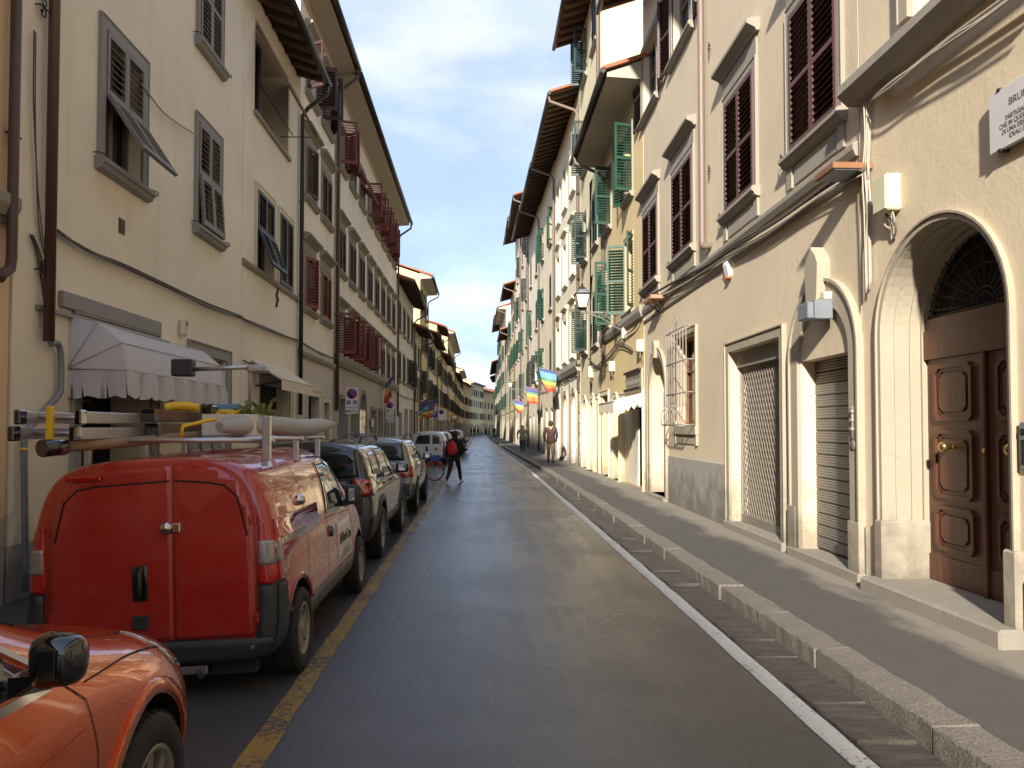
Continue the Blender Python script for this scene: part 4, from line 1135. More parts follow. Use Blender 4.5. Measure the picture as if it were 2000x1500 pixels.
for k in range(nb): put('grille_bar', bar, gr, (gx0 + (gx1 - gx0) * k / (nb - 1), 0, 0))
m = MB()
for sg in (1, -1):
    m.tube([((gx0 + gx1) / 2 + sg * (.02 + .06 * math.sin(R(t))), -.2, gzb + .12 + .16 * t / 180) for t in range(0, 200, 20)], .009, 5)
m.tube([((gx0 + gx1) / 2, -.2, gzb), ((gx0 + gx1) / 2, -.2, gzb + .36)], .009, 5); m.build('grille_finial', IRON_L, gr)
# arched side door
au0, au1 = b.at(1272, 850)[0], b.at(1302, 850)[0]; az = b.at(1288, 694)[1]
b.door(au0, au1, .2, az, WOOD_BROWN, dep=.35, arch=True, leaves=1, panels=6, sw=.16, smat=STONE_W, sd=.05)
m = MB(); cu2 = (au0 + au1) / 2; m.prism([(cu2 - .09, az - .05), (cu2 + .09, az - .05), (cu2 + .13, az + .22), (cu2 + .06, az + .34), (cu2 - .06, az + .34), (cu2 - .13, az + .22)], 'y', -.12, 0); m.build('keystone', STONE_W, b.o)
# grey render plinth between door and grille shop
PL = plaster('peeling_grey_plinth', (0.34, 0.32, 0.275, 1), .5, .7, 21, patch=.9, bump=.7, pscale=1.9)
pz = b.at(1400, 905)[1]
m = MB(); m.prism([(0, -.02), (-.02, -.02), (-.02, pz), (0, pz + .01)], 'x', au1 + .19, gu0 - .16); m.build('plinth', PL, b.o)
m = MB(); m.prism([(0, -.02), (-.02, -.02), (-.02, .95), (0, .96)], 'x', gu1 + .16, su0 - .26); m.build('plinth', PL, b.o)
m = MB(); m.prism([(0, -.02), (-.02, -.02), (-.02, .7), (0, .72)], 'x', su1 + .27, b.W - .01); m.build('plinth', PL, b.o)
b.finish('rafter', ov=1.05, rafter_gap=.55)
# downpipe
pu = b.at(1370, 250, .1)[0]; pzb = b.at(1374, 470, .1)[1]
m = MB(); m.tube(curve([(pu, -.10, 12), (pu, -.10, 9), (pu, -.10, pzb + .3), (pu, -.10, pzb + .05), (pu + .03, -.10, pzb - .07), (pu + .12, -.08, pzb - .11), (pu + .2, .02, pzb - .11)], 6), .058, 14)
m.build('downpipe', PIPE_COPPER, b.o)
for py in (105, 340):
    u, z = b.at(1372, py, .1); o = scroll(b.o, u + .26, z, .9, .1)
cable(b.o, [(u, .07, z) for u, z in (b.at(x, y, .07) for x, y in ((1690, 322), (1640, 345), (1560, 398), (1500, 440), (1440, 475), (1380, 515), (1320, 548), (1262, 580)))], .018, CABLE, 3)
cable(b.o, [(u, .06, z) for u, z in (b.at(x, y, .06) for x, y in ((1690, 335), (1600, 385), (1500, 455), (1420, 500), (1330, 555), (1262, 590)))], .014, CABLE_L, 3)
cable(b.o, [(u, .03, z) for u, z in (b.at(x, y, .03) for x, y in ((1698, 190), (1699, 260), (1698, 330), (1700, 400), (1700, 470), (1702, 560)))], .012, CABLE_L, 4)

# R2, warm yellow house
b = Rb('r2', 'low warm yellow house with open green shutters above an old haberdashery sign', 18.45, 24.95, 10.75, YELLOW_R2)
r2b = b
uA = b.W - 2.35; uB = b.W - 5.65
b.window(uA, uA + 1.05, 4.85, 6.8, smat=SH_GREEN, fmat=STONE, shut='half', ang=(105, 150), fw=.1)
b.window(uB, uB + 1.05, 4.85, 6.8, smat=SH_GREEN, fmat=STONE, shut='half', ang=(150, 95), fw=.1)
b.window(uA, uA + 1.05, 7.95, 9.75, smat=SH_GREEN, fmat=STONE, shut='half', ang=(150, 104), fw=.1)
b.window(uB, uB + 1.05, 7.95, 9.75, smat=SH_GREEN, fmat=STONE, shut='half', ang=(160, 98), fw=.1)
b.strip('sill_course', STONE, 4.45, 4.72, .12)
hu0, hu1 = b.at(1212, 860)[0], b.at(1256, 860)[0]
b.hole(hu0, hu1, .16, 2.55, .35, back=BLACKHOLE); b.surround(hu0, hu1, .13, 2.55, .10, .03, CREAMTRIM, 'shop_surround')
m = MB(); m.box(hu0 + .02, hu0 + (hu1 - hu0) * .62, .12, .16, .17, 2.2); m.build('shop_door', WOOD_CREAM, b.o)
b.door(b.at(1197, 860)[0], b.at(1209, 860)[0], .16, 2.6, WOOD_GREY, arch=True, leaves=1, smat=CREAMTRIM)
b.door(b.at(1172, 860)[0], b.at(1189, 860)[0], .16, 2.75, WOOD_GREY, leaves=2, smat=CREAMTRIM)
b.door(b.at(1153, 860)[0], b.at(1163, 860)[0], .16, 2.8, WOOD_CREAM, arch=True, leaves=1, smat=CREAMTRIM)
b.finish('plaster', ov=.95)
b.downpipe(b.at(1180, 500)[0] + .3, 9, 3.4, .055, PIPE_COPPER)
for kk, L_ in enumerate(([(1300, 580), (1262, 610), (1240, 640), (1215, 660), (1190, 690), (1165, 715), (1150, 712)], [(1258, 650), (1235, 682), (1210, 672), (1195, 695), (1170, 715), (1150, 700)])):
    cable(b.o, [(min(b.W, b.at(x, y, .05)[0]), .05, b.at(x, y, .05)[1]) for x, y in L_[1:]], .016, CABLE, 2)

# R3, tall narrow house
b = Rb('r3', 'tall narrow cream house whose sunlit side wall rises above the low yellow house', 25.0, 30.35, 17.4, CREAM_R3)
r3b = b
for z in (4.6, 8.1, 11.6, 15.2):
    for u, a in ((1.0, (100, 95)), (3.6, (0, 0))):
        b.window(u, u + 1.0, z, z + 1.75, smat=SH_DGREEN, fmat=STONE, shut='half' if a[0] else 'closed', ang=a)
b.door(.6, 1.8, .16, 2.8, WOOD_GREY, arch=True, smat=CREAMTRIM); b.door(2.4, 3.4, .16, 2.6, WOOD_CREAM, smat=CREAMTRIM); b.door(4.1, 4.9, .16, 2.7, WOOD_GREY, leaves=1, smat=CREAMTRIM)
m = MB(); m.tube([(b.W + .05, 1.6, 14.4), (b.W + .05, 2.6, 12.6)], .05, 8); m.build('flue', PIPE_GREY, b.o)
b.finish('rafter', ov=1.0)
b.downpipe(b.W - .06, 16, 10.6, .06, PIPE_COPPER)

# R4, the long pale house in three fronts
R4 = []
for (ya, yb, H, wl_, lab, sm_) in ((30.4, 39.0, 15.6, WHITE_R4, 'pale house with a white rusticated ground floor behind the largest rainbow flag', None),
                                   (39.05, 47.5, 15.8, BEIGE_R, 'tall beige house with green shutters between two copper downpipes, midway on the right', [SH_GREEN]),
                                   (47.55, 56.0, 16.0, PALE_R, 'tall pale house with green and brown shutters under the end of the long timber eave', [SH_GREEN, SH_DARK])):
    b = Rb('r4', lab, ya, yb, H, wl_); R4.append(b)
    if sm_ is None:
        for z in (4.75, 8.3, 11.9):
            for k in range(3):
                u = .9 + k * 2.6
                b.window(u, u + 1.05, z, z + 1.9, fmat=CREAMTRIM, shut='none', cornice=z < 11, fw=.14, fp=.06, frieze=.3)
        b.strip('string_course', STONE, 4.0, 4.42, .22)
        for k in range(3):
            u = .7 + k * 2.75; b.door(u, u + 1.35, .16, 3.2, [WOOD_CREAM, WOOD_GREY, WOOD_CREAM][k], arch=True, smat=STONE_W, sw=.2, sd=.07)
        for k in range(4):
            for i in range(9):
                u0_ = k * 2.75 - .28 + .02; m = None
                if u0_ < 0: u0_ = .02
                me = cached(('quoin', i % 2), lambda: (lambda q: (q.bbox(0, .42 + .12 * (i % 2), -.035, 0, 0, .395, .015), q.mesh('quoin', STONE_W))[1])(MB()))
                put('quoin', me, b.o, (min(u0_, b.W - .6), 0, .2 + i * .42))
    else:
        far_house(b, sm_, (4.6, 8.2, 11.8), gap=2.7, seed=int(ya), opened=.55, h=1.8)
    b.finish('rafter', ov=1.2, rafter_gap=.55)
    b.downpipe(b.W - .08, 14, 3.2 if sm_ is None else .3, .06, PIPE_COPPER)
    cable(b.o, [(0, .03, 3.9), (b.W * .5, .03, 3.8), (b.W, .03, 3.9)], .016, n=2)
far_r = [
    (56.1, 65.0, 19.3, BEIGE_R, 'tallest beige house on the right with a dark timber eave standing above its neighbours', [SH_DARK, SH_GREEN], [4.4, 8, 11.6, 15.2], 'rafter'),
    (65.1, 75.0, 20.2, PALE_R, 'very tall pale house on the right, behind the tallest timber eave', [SH_DARK, SH_GREEN], [4.4, 8, 11.6, 15.2], 'rafter'),
    (75.1, 85.0, 16.2, YELL, 'yellow house with green shutters beyond the very tall pale house, on the right', [SH_GREEN], [4.4, 8, 11.6], 'rafter'),
    (85.1, 97.0, 13.0, BEIGE_R, 'lower beige house with a reddish eave among tall fronts far on the right', [SH_GREEN, SH_BROWN], [4.2, 7.6], 'rafter'),
    (97.1, 112.0, 17.4, PALE_R, 'white house with green shutters and a sunlit gable far on the right', [SH_GREEN], [4.2, 7.6, 11], 'plaster'),
    (112.1, 132.0, 18.6, BEIGE_R, 'tall beige house far on the right beyond the white sunlit gable', [SH_DARK, SH_GREEN], [4.2, 7.6, 11, 14], 'rafter'),
    (132.1, 165.0, 13.5, PALE_R, 'far pale house at the right where the pavement disappears', [SH_GREEN, SH_BROWN], [4.2, 7.6], 'rafter'),
    (165.1, 185.0, 13.0, BEIGE_R, 'farthest beige house on the right before the bend', [SH_GREEN, SH_BROWN], [4.2, 7.6], 'rafter'),
]
FR = []
for i, (ya, yb, H, wl_, lab, sm_, rows, rf) in enumerate(far_r):
    b = Rb('farr', lab, ya, yb, H, wl_)
    far_house(b, sm_, rows, gap=3.0, flat=ya > 70, seed=50 + i, opened=.5, h=1.8)
    b.finish(rf, ov=1.1, rafter_gap=.7 if ya < 80 else 1.5)
    if ya < 130: b.downpipe(b.W - .1, 9, .3, .06, PIPE_COPPER)
    if ya < 100: cable(b.o, [(0, .03, 3.6), (b.W * .5, .03, 3.5), (b.W, .03, 3.6)], .016, n=2)
    FR.append(b)
# ------------------------------------------------------------------ vehicles
def paint(name, c, metal=0.0, rough=0.25, dusty=0.12):
    t = NT(name); v = t.objc(); n = t.noise(v, 2.5, 5, .6); f = t.noise(v, 400, 2)
    col = t.mix(t.ramp(n, .4, .75, 0, .25), c, sc(c, .7))
    dust = t.noise(t.objc((1, 1, 1.5)), 5, 6, .7)
    col = t.mix(t.ramp(dust, .5, .85, 0, dusty), col, (.30, .27, .23, 1))
    if metal: col = t.mix(t.ramp(f, .4, .7), col, sc(c, 1.4))
    t.set(Base_Color=col, Metallic=metal, Roughness=t.ramp(dust, .4, .8, rough, rough + .2))
    t.p.inputs['Coat Weight'].default_value = 1.0
    t.link(t.ramp(dust, .5, .85, .03, .16), t.p.inputs['Coat Roughness'])
    return t.m
RED_P = paint('red_car_paint', (0.42, 0.022, 0.014, 1))
ORANGE_P = paint('orange_car_paint', (0.56, 0.095, 0.018, 1), .45, .2)
SATINB = plain('satin_black', (0.012, 0.012, 0.013, 1), .22, var=.2)
BLACK_P = paint('black_car_paint', (0.010, 0.010, 0.010, 1), 0.0, .3, .03)
GREY_P = paint('grey_green_car_paint', (0.23, 0.225, 0.20, 1), .4)
WHITE_P2 = paint('white_car_paint', (0.70, 0.70, 0.68, 1))
SILVER_P = paint('silver_car_paint', (0.42, 0.43, 0.44, 1), .5)
BLUE_P = paint('dark_blue_car_paint', (0.03, 0.05, 0.10, 1), .3)
CGLASS = plain('car_glass', (0.010, 0.013, 0.014, 1), .02, var=.1, spec=.8)
PLAST = plain('dark_bumper_plastic', srgb(52, 55, 58), .55, var=.12, scale=8)
PLAST_G = plain('dusty_grey_plastic', srgb(100, 98, 94), .6, var=.12, scale=6)
GLOSSB = plain('gloss_black', (0.008, 0.008, 0.009, 1), .05, var=.1, coat=1)
SEAM = plain('panel_gap', (0.008, 0.006, 0.006, 1), .8)
TYRE = plain('tyre_rubber', (0.016, 0.016, 0.017, 1), .8, var=.3, scale=20, bump=.3)
ALLOY = plain('dusty_alloy', srgb(150, 146, 140), .4, .6, var=.15, scale=8)
HUBCAP = plain('silver_hubcap', srgb(140, 132, 122), .5, .3, var=.15, scale=6)
CHROME = plain('chrome', srgb(200, 200, 200), .1, 1.0, var=.05)
LENS_R = plain('red_lamp_lens', (0.45, 0.012, 0.010, 1), .08, var=.3, scale=30, coat=1)
LENS_W = plain('clear_lamp_lens', (0.30, 0.28, 0.27, 1), .12, .2, var=.5, scale=40, coat=1)
LENS_X = plain('pink_lamp_lens', (0.75, 0.35, 0.28, 1), .15, var=.2, coat=1)
ALU = plain('brushed_aluminium', srgb(190, 190, 192), .35, .8, var=.15, scale=10)
YELLPLAST = plain('yellow_plastic_tool', srgb(226, 186, 36), .45, var=.1)
LETTER = plain('black_lettering', (0.02, 0.02, 0.022, 1), .6)
SIGNW = plain('sign_white', srgb(222, 218, 208), .5, var=.06)

class Car:
    def __init__(s, name, label, cat, loc, rings, paintm, arches, r_arch, rz=0.0, group=None, sub=2, roll=0.0, xcut=0.30):
        s.o = thing(name, label, cat, loc, rz, group); s.o.rotation_euler = (0, R(roll), rz)
        s.paint = paintm
        vs, fs = [], []
        n = len(rings[0][1]); N = 2 * n - 2
        for y, P, lean in rings:
            full = [(x, z) for x, z in P] + [(-x, z) for x, z in reversed(P[1:-1])]
            vs += [(x, y + lean * (z - .3), z) for x, z in full]
        for i in range(len(rings) - 1):
            for k in range(N): fs.append((i * N + k, i * N + (k + 1) % N, (i + 1) * N + (k + 1) % N, (i + 1) * N + k))
        fs.append(tuple(reversed(range(N)))); fs.append(tuple((len(rings) - 1) * N + k for k in range(N)))
        me = bpy.data.meshes.new('body'); me.from_pydata(vs, [], fs)
        bm = bmesh.new(); bm.from_mesh(me); bmesh.ops.recalc_face_normals(bm, faces=bm.faces); bm.to_mesh(me); bm.free()
        me.materials.append(paintm); me.materials.append(SEAM)
        o = bpy.data.objects.new('tmp', me); COL.objects.link(o)
        md = o.modifiers.new('s', 'SUBSURF'); md.levels = sub; md.render_levels = sub
        dg = bpy.context.evaluated_depsgraph_get(); dg.update()
        smooth = bpy.data.meshes.new_from_object(o.evaluated_get(dg))
        bm = bmesh.new(); bm.from_mesh(smooth); s.bvh = BVHTree.FromBMesh(bm); bm.free()
        xm = max(abs(v.co.x) for v in smooth.vertices); s.xm = xm
        if arches:
            cm = MB()
            for y, z in arches:
                for sg in (1, -1):
                    M = Matrix.Translation((sg * (xm - xcut + .2), y, z)) @ Matrix.Rotation(R(90), 4, 'Y')
                    cm.lathe([(0, -.2), (r_arch, -.2), (r_arch, .35), (0, .35)], 32, M, smooth=False)
            cme = cm.mesh('cut', [paintm, SEAM])
            for p in cme.polygons: p.material_index = 1
            c = bpy.data.objects.new('cut', cme); COL.objects.link(c)
            o.data = smooth; o.modifiers.clear()
            b = o.modifiers.new('b', 'BOOLEAN'); b.object = c; b.operation = 'DIFFERENCE'; b.solver = 'EXACT'
            dg = bpy.context.evaluated_depsgraph_get(); dg.update()
            smooth = bpy.data.meshes.new_from_object(o.evaluated_get(dg))
            bpy.data.objects.remove(c)
        bpy.data.objects.remove(o)
        for p in smooth.polygons: p.use_smooth = p.material_index == 0
        smooth.name = 'body'
        s.body = put('body', smooth, s.o)
        s.body_bvh_ready = True
    def cast(s, axis, a, b):
        sg = 1 if axis[0] == '+' else -1
        if axis[1] == 'x': o, d = Vector((3 * sg, a, b)), Vector((-sg, 0, 0))
        elif axis[1] == 'y': o, d = Vector((a, 4 * sg, b)), Vector((0, -sg, 0))
        else: o, d = Vector((a, b, 4)), Vector((0, 0, -1))
        h = s.bvh.ray_cast(o, d)
        if h[0] is None:
            h = s.bvh.find_nearest(o + d * (3 if axis[1] == 'x' else 4) - d * .7)
        return h[0], h[1]
    def patch(s, name, poly, axis, mat, off=.004, grid=.06, parent=None, thick=.012, smooth_poly=0, kind=None):
        P = [Vector(p) for p in poly]
        if smooth_poly:
            Q = curve([(p[0], p[1], 0) for p in P] + [(P[0][0], P[0][1], 0)], smooth_poly)[:-1]; P = [Vector((q.x, q.y)) for q in Q]
        B = []
        for i, p in enumerate(P):
            q = P[(i + 1) % len(P)]; k = max(1, int((q - p).length / grid))
            B += [p + (q - p) * j / k for j in range(k)]
        pts = list(B); nb = len(B)
        x0, x1 = min(p.x for p in B), max(p.x for p in B); y0, y1 = min(p.y for p in B), max(p.y for p in B)
        def inside(q):
            c = False; j = nb - 1
            for i in range(nb):
                a, b = B[i], B[j]
                if (a.y > q.y) != (b.y > q.y) and q.x < (b.x - a.x) * (q.y - a.y) / (b.y - a.y) + a.x: c = not c
                j = i
            return c
        gx = x0 + grid * .5
        while gx < x1:
            gy = y0 + grid * .5
            while gy < y1:
                q = Vector((gx, gy))
                if inside(q) and min((q - b).length for b in B) > grid * .45: pts.append(q)
                gy += grid
            gx += grid
        r = delaunay_2d_cdt(pts, [(i, (i + 1) % nb) for i in range(nb)], [], 1, 1e-6)
        V2, F = r[0], r[2]
        m = MB(); top = []; nrm = []
        for p in V2:
            h, nn = s.cast(axis, p[0], p[1]); top.append(h + nn * off); nrm.append(nn)
        # consistent edges: boundary skirt
        cnt = {}
        for f in F:
            for i in range(len(f)): e = (f[i], f[(i + 1) % len(f)]); cnt[e] = 1
        vs = list(top); fs = [tuple(f) for f in F]
        dn = {}
        for (a, b) in cnt:
            if (b, a) not in cnt:
                for q in (a, b):
                    if q not in dn: dn[q] = len(vs); vs.append(top[q] - nrm[q] * (off + thick))
        m.raw(vs, fs, True)
        m.raw(vs, [(b, a, dn[a], dn[b]) for (a, b) in cnt if (b, a) not in cnt], False)
        me = m.mesh(name, mat)
        return put(name, me, parent or s.o, kind=kind)
    def seam(s, pts, axis, w=.009, off=.0025, mat=None, closed=False, name='panel_gap', parent=None):
        P = [Vector(p) for p in pts]
        Q = []
        for i in range(len(P) - (0 if closed else 1)):
            p, q = P[i], P[(i + 1) % len(P)]; k = max(1, int((q - p).length / .05)); Q += [p + (q - p) * j / k for j in range(k)]
        if not closed: Q.append(P[-1])
        m = MB(); L_, R_ = [], []
        n = len(Q)
        for i, p in enumerate(Q):
            d = (Q[(i + 1) % n] - Q[i - 1]) if closed else (Q[min(i + 1, n - 1)] - Q[max(i - 1, 0)])
            d.normalize(); e = Vector((-d.y, d.x)) * w / 2
            for T, q in ((L_, p + e), (R_, p - e)):
                h, nn = s.cast(axis, q.x, q.y); T.append(h + nn * off)
        for i in range(n if closed else n - 1):
            j = (i + 1) % n; m.face([L_[i], R_[i], R_[j], L_[j]], True)
        return m.build(name, mat or SEAM, parent or s.o)
    def wheel(s, y, z, r, x, w=.19, style='cap', spokes=6, rim=None, steer=0):
        rim = rim or HUBCAP
        for sg in (1, -1):
            key = ('wheel', r, w, style, rim.name)
            def mk():
                m = MB(); m.lathe([(0, -w * .4), (r * .6, -w * .4), (r * .6, w * .25), (0, w * .25)], 20, smooth=False); return m.mesh('wheel', SEAM)
            def mkt():
                m = MB(); q = r * .64
                m.lathe([(q, -w / 2 + .02), (q + .01, -w / 2), (r * .9, -w / 2), (r * .985, -w * .38), (r, -w * .28), (r, w * .28), (r * .985, w * .38), (r * .9, w / 2), (q + .01, w / 2), (q - .01, w / 2 - .02)], 40)
                nt = 44
                for k in range(nt):
                    t = 2 * math.pi * k / nt
                    M = Matrix.Rotation(t, 4, 'Z') @ Matrix.Translation((r, 0, 0)); m.box(-.004, .0015, -.011, .011, -w * .40, w * .40, M)
                return m.mesh('tyre', TYRE)
            def mkr():
                m = MB(); q = r * .645
                m.lathe([(q, w * .30), (q, w * .46), (q - .018, w * .47), (q - .03, w * .36), (q - .035, -w * .2)], 32)
                m.lathe([(0, w * .42), (r * .12, w * .42), (r * .17, w * .38), (r * .19, w * .28)], 20)
                for k in range(spokes):
                    t = 2 * math.pi * k / spokes
                    M = Matrix.Rotation(t, 4, 'Z')
                    if style == 'cap':
                        m.prism([(r * .15, -r * .10), (q - .02, -r * .17), (q - .01, 0), (q - .02, r * .17), (r * .15, r * .10)], 'z', w * .26, w * .37, M)
                    else:
                        m.prism([(r * .12, -r * .05), (q - .01, -r * .10), (q - .01, r * .10), (r * .12, r * .05)], 'z', w * .24, w * .40, M)
                return m.mesh('rim', rim)
            wv = put('wheel', cached(key + (0,), mk), s.o, (sg * x, y, z), (0, R(90) * sg, 0) if not steer else (0, R(90) * sg, R(steer)))
            put('tyre', cached(key + (1,), mkt), wv); put('rim', cached(key + (2, spokes), mkr), wv)
    def mirror(s, x, y, z, w=.2, h=.17, d=.1, mat=None, stalk=True):
        for sg in (1, -1):
            bm = bmesh.new(); bmesh.ops.create_cube(bm, size=1)
            for v in bm.verts: v.co = Vector((v.co.x * w, v.co.y * d * (1.0 if v.co.x * sg < 0 else .75), v.co.z * h * (1 if v.co.x * sg < 0 else .85)))
            bmesh.ops.bevel(bm, geom=bm.edges[:], offset=min(w, h, d) * .32, segments=3, affect='EDGES', profile=0.5)
            m = MB(); m.bm(bm, Matrix.Translation((sg * (x + w / 2), y, z)), True); bm.free()
            m.prism([(x - .05, z - h * .62), (x + w * .45, z - h * .45), (x + w * .45, z - h * .2), (x - .05, z - h * .25)] if sg > 0 else [(-x + .05, z - h * .62), (-x - w * .45, z - h * .45), (-x - w * .45, z - h * .2), (-x + .05, z - h * .25)], 'y', y - d * .3, y + d * .3)
            mm = m.build('mirror', mat or GLOSSB, s.o)
            g = MB(); a, b = sorted((sg * (x + .04), sg * (x + w - .05))); g.bbox(a, b, y - d * .52, y - d * .45, z - h * .28, z + h * .28, .012); g.build('mirror_glass', CHROME, mm)

def van_rings():
    A = [(0, .22), (.62, .22), (.77, .27), (.805, .52), (.785, .95), (.735, 1.25), (.635, 1.45), (.45, 1.525), (0, 1.548)]
    def mod(sx, dz=0, top=0): return [(x * sx, z + (dz if z < .4 else 0) + (top if z > 1.2 else 0)) for x, z in A]
    return [(-1.935, [(x * .90, .30 + (z - .30) * .93 + .02) for x, z in A], .03), (-1.915, [(x * .965, .26 + (z - .26) * .985) for x, z in A], .03), (-1.86, A, .03),
            (-1.2, mod(1.01, 0, .015), .02), (-.5, mod(1.01, 0, .03), 0), (.15, mod(1.01, 0, .03), 0),
            (.42, [(0, .22), (.62, .22), (.78, .27), (.81, .52), (.79, .92), (.74, 1.17), (.655, 1.40), (.45, 1.49), (0, 1.52)], 0),
            (.78, [(0, .22), (.62, .22), (.78, .27), (.81, .52), (.79, .90), (.755, 1.05), (.69, 1.18), (.47, 1.26), (0, 1.29)], 0),
            (1.10, [(0, .22), (.62, .22), (.78, .27), (.81, .52), (.785, .84), (.75, .95), (.68, 1.02), (.45, 1.07), (0, 1.09)], 0),
            (1.5, [(0, .22), (.62, .22), (.77, .27), (.80, .50), (.77, .78), (.72, .88), (.63, .93), (.42, .98), (0, 1.0)], 0),
            (1.8, [(0, .24), (.56, .24), (.68, .28), (.72, .48), (.69, .68), (.63, .76), (.54, .80), (.36, .85), (0, .87)], 0),
            (1.93, [(0, .30), (.44, .30), (.52, .34), (.56, .48), (.54, .60), (.48, .66), (.40, .70), (.28, .73), (0, .75)], 0)]

def small_van(label, loc, pm, glazed, roll=0.0, group=None, rz=0.0):
    c = Car('small_van', label, 'van', loc, van_rings(), pm, [(-1.38, .29), (1.17, .29)], .345, roll=roll, group=group, rz=rz)
    c.body.data.materials.append(PLAST)
    for p_ in c.body.data.polygons:
        q_ = p_.center
        if p_.material_index == 0 and q_.y < -1.72 and (q_.z < .36 or (q_.z < .72 and abs(q_.x) > .64)): p_.material_index = 2
    c.wheel(-1.38, .285, .285, .735, .17, 'cap', 6); c.wheel(1.17, .285, .285, .735, .17, 'cap', 6)
    # rear doors
    sx = .135
    for nm, a, b_ in (('rear_door', -.655, sx - .006), ('rear_door', sx + .006, .655)):
        P = [(a + .0, .40), (b_, .40), (b_, 1.47), (a + .0, 1.47)]
        if a < 0: P = [(a, .42), (a + .04, .39), (b_, .385), (b_, 1.478), (-.40, 1.46), (-.52, 1.40), (-.59, 1.28), (a + .02, 1.10)]
        else: P = [(a, .385), (b_ - .04, .39), (b_, .42), (b_ - .02, 1.10), (.59, 1.28), (.52, 1.40), (.40, 1.46), (a, 1.478)]
        d = c.patch(nm, P, '-y', pm, .007, .06)
        Q = [(x + (.055 if abs(x - a) < .1 else 0) - (.055 if abs(x - b_) < .1 else 0), z) for x, z in P]
        if a < 0: W_ = [(-.585, .97), (b_ - .05, .97), (b_ - .05, 1.375), (-.40, 1.36), (-.50, 1.30)]
        else: W_ = [(a + .05, .97), (.585, .97), (.50, 1.30), (.40, 1.36), (a + .05, 1.375)]
        if glazed: c.patch('rear_window', W_, '-y', CGLASS, .012, .06, d)
        else:
            c.seam([(W_[0][0], 1.0), *W_[2:]] if False else ([(-.60, 1.02), (-.54, 1.27), (-.46, 1.345), (-.36, 1.365), (b_ - .012, 1.385)] if a < 0 else [(a + .012, 1.385), (.36, 1.365), (.46, 1.345), (.54, 1.27), (.60, 1.02)]), '-y', .012, .0085, SEAM, parent=d)
        for z in (.5, 1.12):
            m = MB(); x = a if a < 0 else b_; m.bbox(x - .012, x + .012, -1.955, -1.93, z - .03, z + .03, .004); m.build('hinge', pm, d)
    c.seam([(-.60, .945), (sx - .02, .935)], '-y', .014, .0095, pm, name='crease'); c.seam([(sx + .02, .935), (.60, .955)], '-y', .014, .0095, pm, name='crease')
    # lamps
    for sg in (1, -1):
        P = [(.66, .71), (.79, .71), (.785, 1.11), (.665, 1.11)]
        l = c.patch('tail_lamp', [(sg * x, z) for x, z in P], '-y', LENS_R, .012, .04)
        c.patch('lamp_lens', [(sg * x, z) for x, z in ((.668, .83), (.765, .83), (.77, .91), (.75, .98), (.668, .985))], '-y', LENS_W, .017, .03, l)
        Q = [(-1.865, .72), (-1.80, .72), (-1.765, .88), (-1.80, 1.11), (-1.845, 1.11)]
        l2 = c.patch('tail_lamp', Q, '+x' if sg > 0 else '-x', LENS_R, .010, .04)
        c.patch('lamp_lens', [(-1.86, .84), (-1.80, .84), (-1.79, .92), (-1.81, .985), (-1.85, .985)], '+x' if sg > 0 else '-x', LENS_W, .014, .03, l2)
    # bumper
    c.patch('rear_bumper', [(-.79, .24), (.79, .24), (.79, .378), (-.79, .378)], '-y', PLAST, .022, .06, thick=.03)
    for sg in (1, -1): c.patch('rear_bumper', [(sg * x, z) for x, z in ((.66, .37), (.795, .37), (.79, .70), (.668, .70))], '-y', PLAST, .0215, .05, thick=.03)
    for ax in ('+x', '-x'):
        c.patch('rear_bumper', [(-1.90, .25), (-1.735, .25), (-1.72, .40), (-1.745, .55), (-1.765, .70), (-1.885, .70)], ax, PLAST, .016, .05, thick=.03)
        c.patch('side_cladding', [(-1.02, .28), (.80, .28), (.80, .47), (-1.02, .45)], ax, PLAST_G, .010, .08)
        c.seam([(-1.83, .955), (-1.13, .955)], ax, .035, .006, GLOSSB, name='slide_rail')
        c.seam([(-.42, .30), (-.42, .95), (-.40, 1.28), (-.34, 1.46)], ax); c.seam([(-1.12, .58), (-1.1, .95), (-1.06, 1.44)], ax); c.seam([(-.42, .95), (.72, .90)], ax, .006)
        c.seam([(.74, .34), (.80, .60), (.76, .88)], ax); c.seam([(-.34, 1.46), (.22, 1.44)], ax)
        w_ = [(-.36, .99), (.62, .955), (.50, 1.13), (.22, 1.36), (.05, 1.405), (-.28, 1.40)]
        c.patch('side_window', w_, ax, CGLASS, .006, .07)
        c.seam(w_, ax, .03, .009, GLOSSB, closed=True, name='window_seal')
        if glazed: c.patch('side_window', [(-1.0, .99), (-.48, .99), (-.46, 1.40), (-.95, 1.40)], ax, CGLASS, .006, .07)
        sg = 1 if ax == '+x' else -1
        h, nn = c.cast(ax, -.25, .82); m = MB(); M = Matrix.Translation(h)
        bm = bmesh.new(); bmesh.ops.create_cube(bm, size=1)
        for v in bm.verts: v.co = Vector((v.co.x * .05, v.co.y * .13, v.co.z * .10))
        bmesh.ops.bevel(bm, geom=bm.edges[:], offset=.02, segments=2, affect='EDGES', profile=0.5); m.bm(bm, M, True); bm.free(); m.build('door_handle', GLOSSB, c.o)
        c.patch('fuel_flap' if sg < 0 else 'wheel_arch_trim', [(-1.38 + .36 * math.cos(R(t)), .29 + .36 * math.sin(R(t))) for t in range(10, 171, 10)] + [(-1.38 + .39 * math.cos(R(t)), .29 + .39 * math.sin(R(t))) for t in range(170, 9, -10)], ax, pm, .008, .05)
    c.mirror(.79, .50, 1.06, .15, .20, .10, PLAST)
    c.patch('windscreen', [(-.62, 1.07), (.62, 1.07), (.52, 1.42), (-.52, 1.42)], '+y', CGLASS, .006, .1)
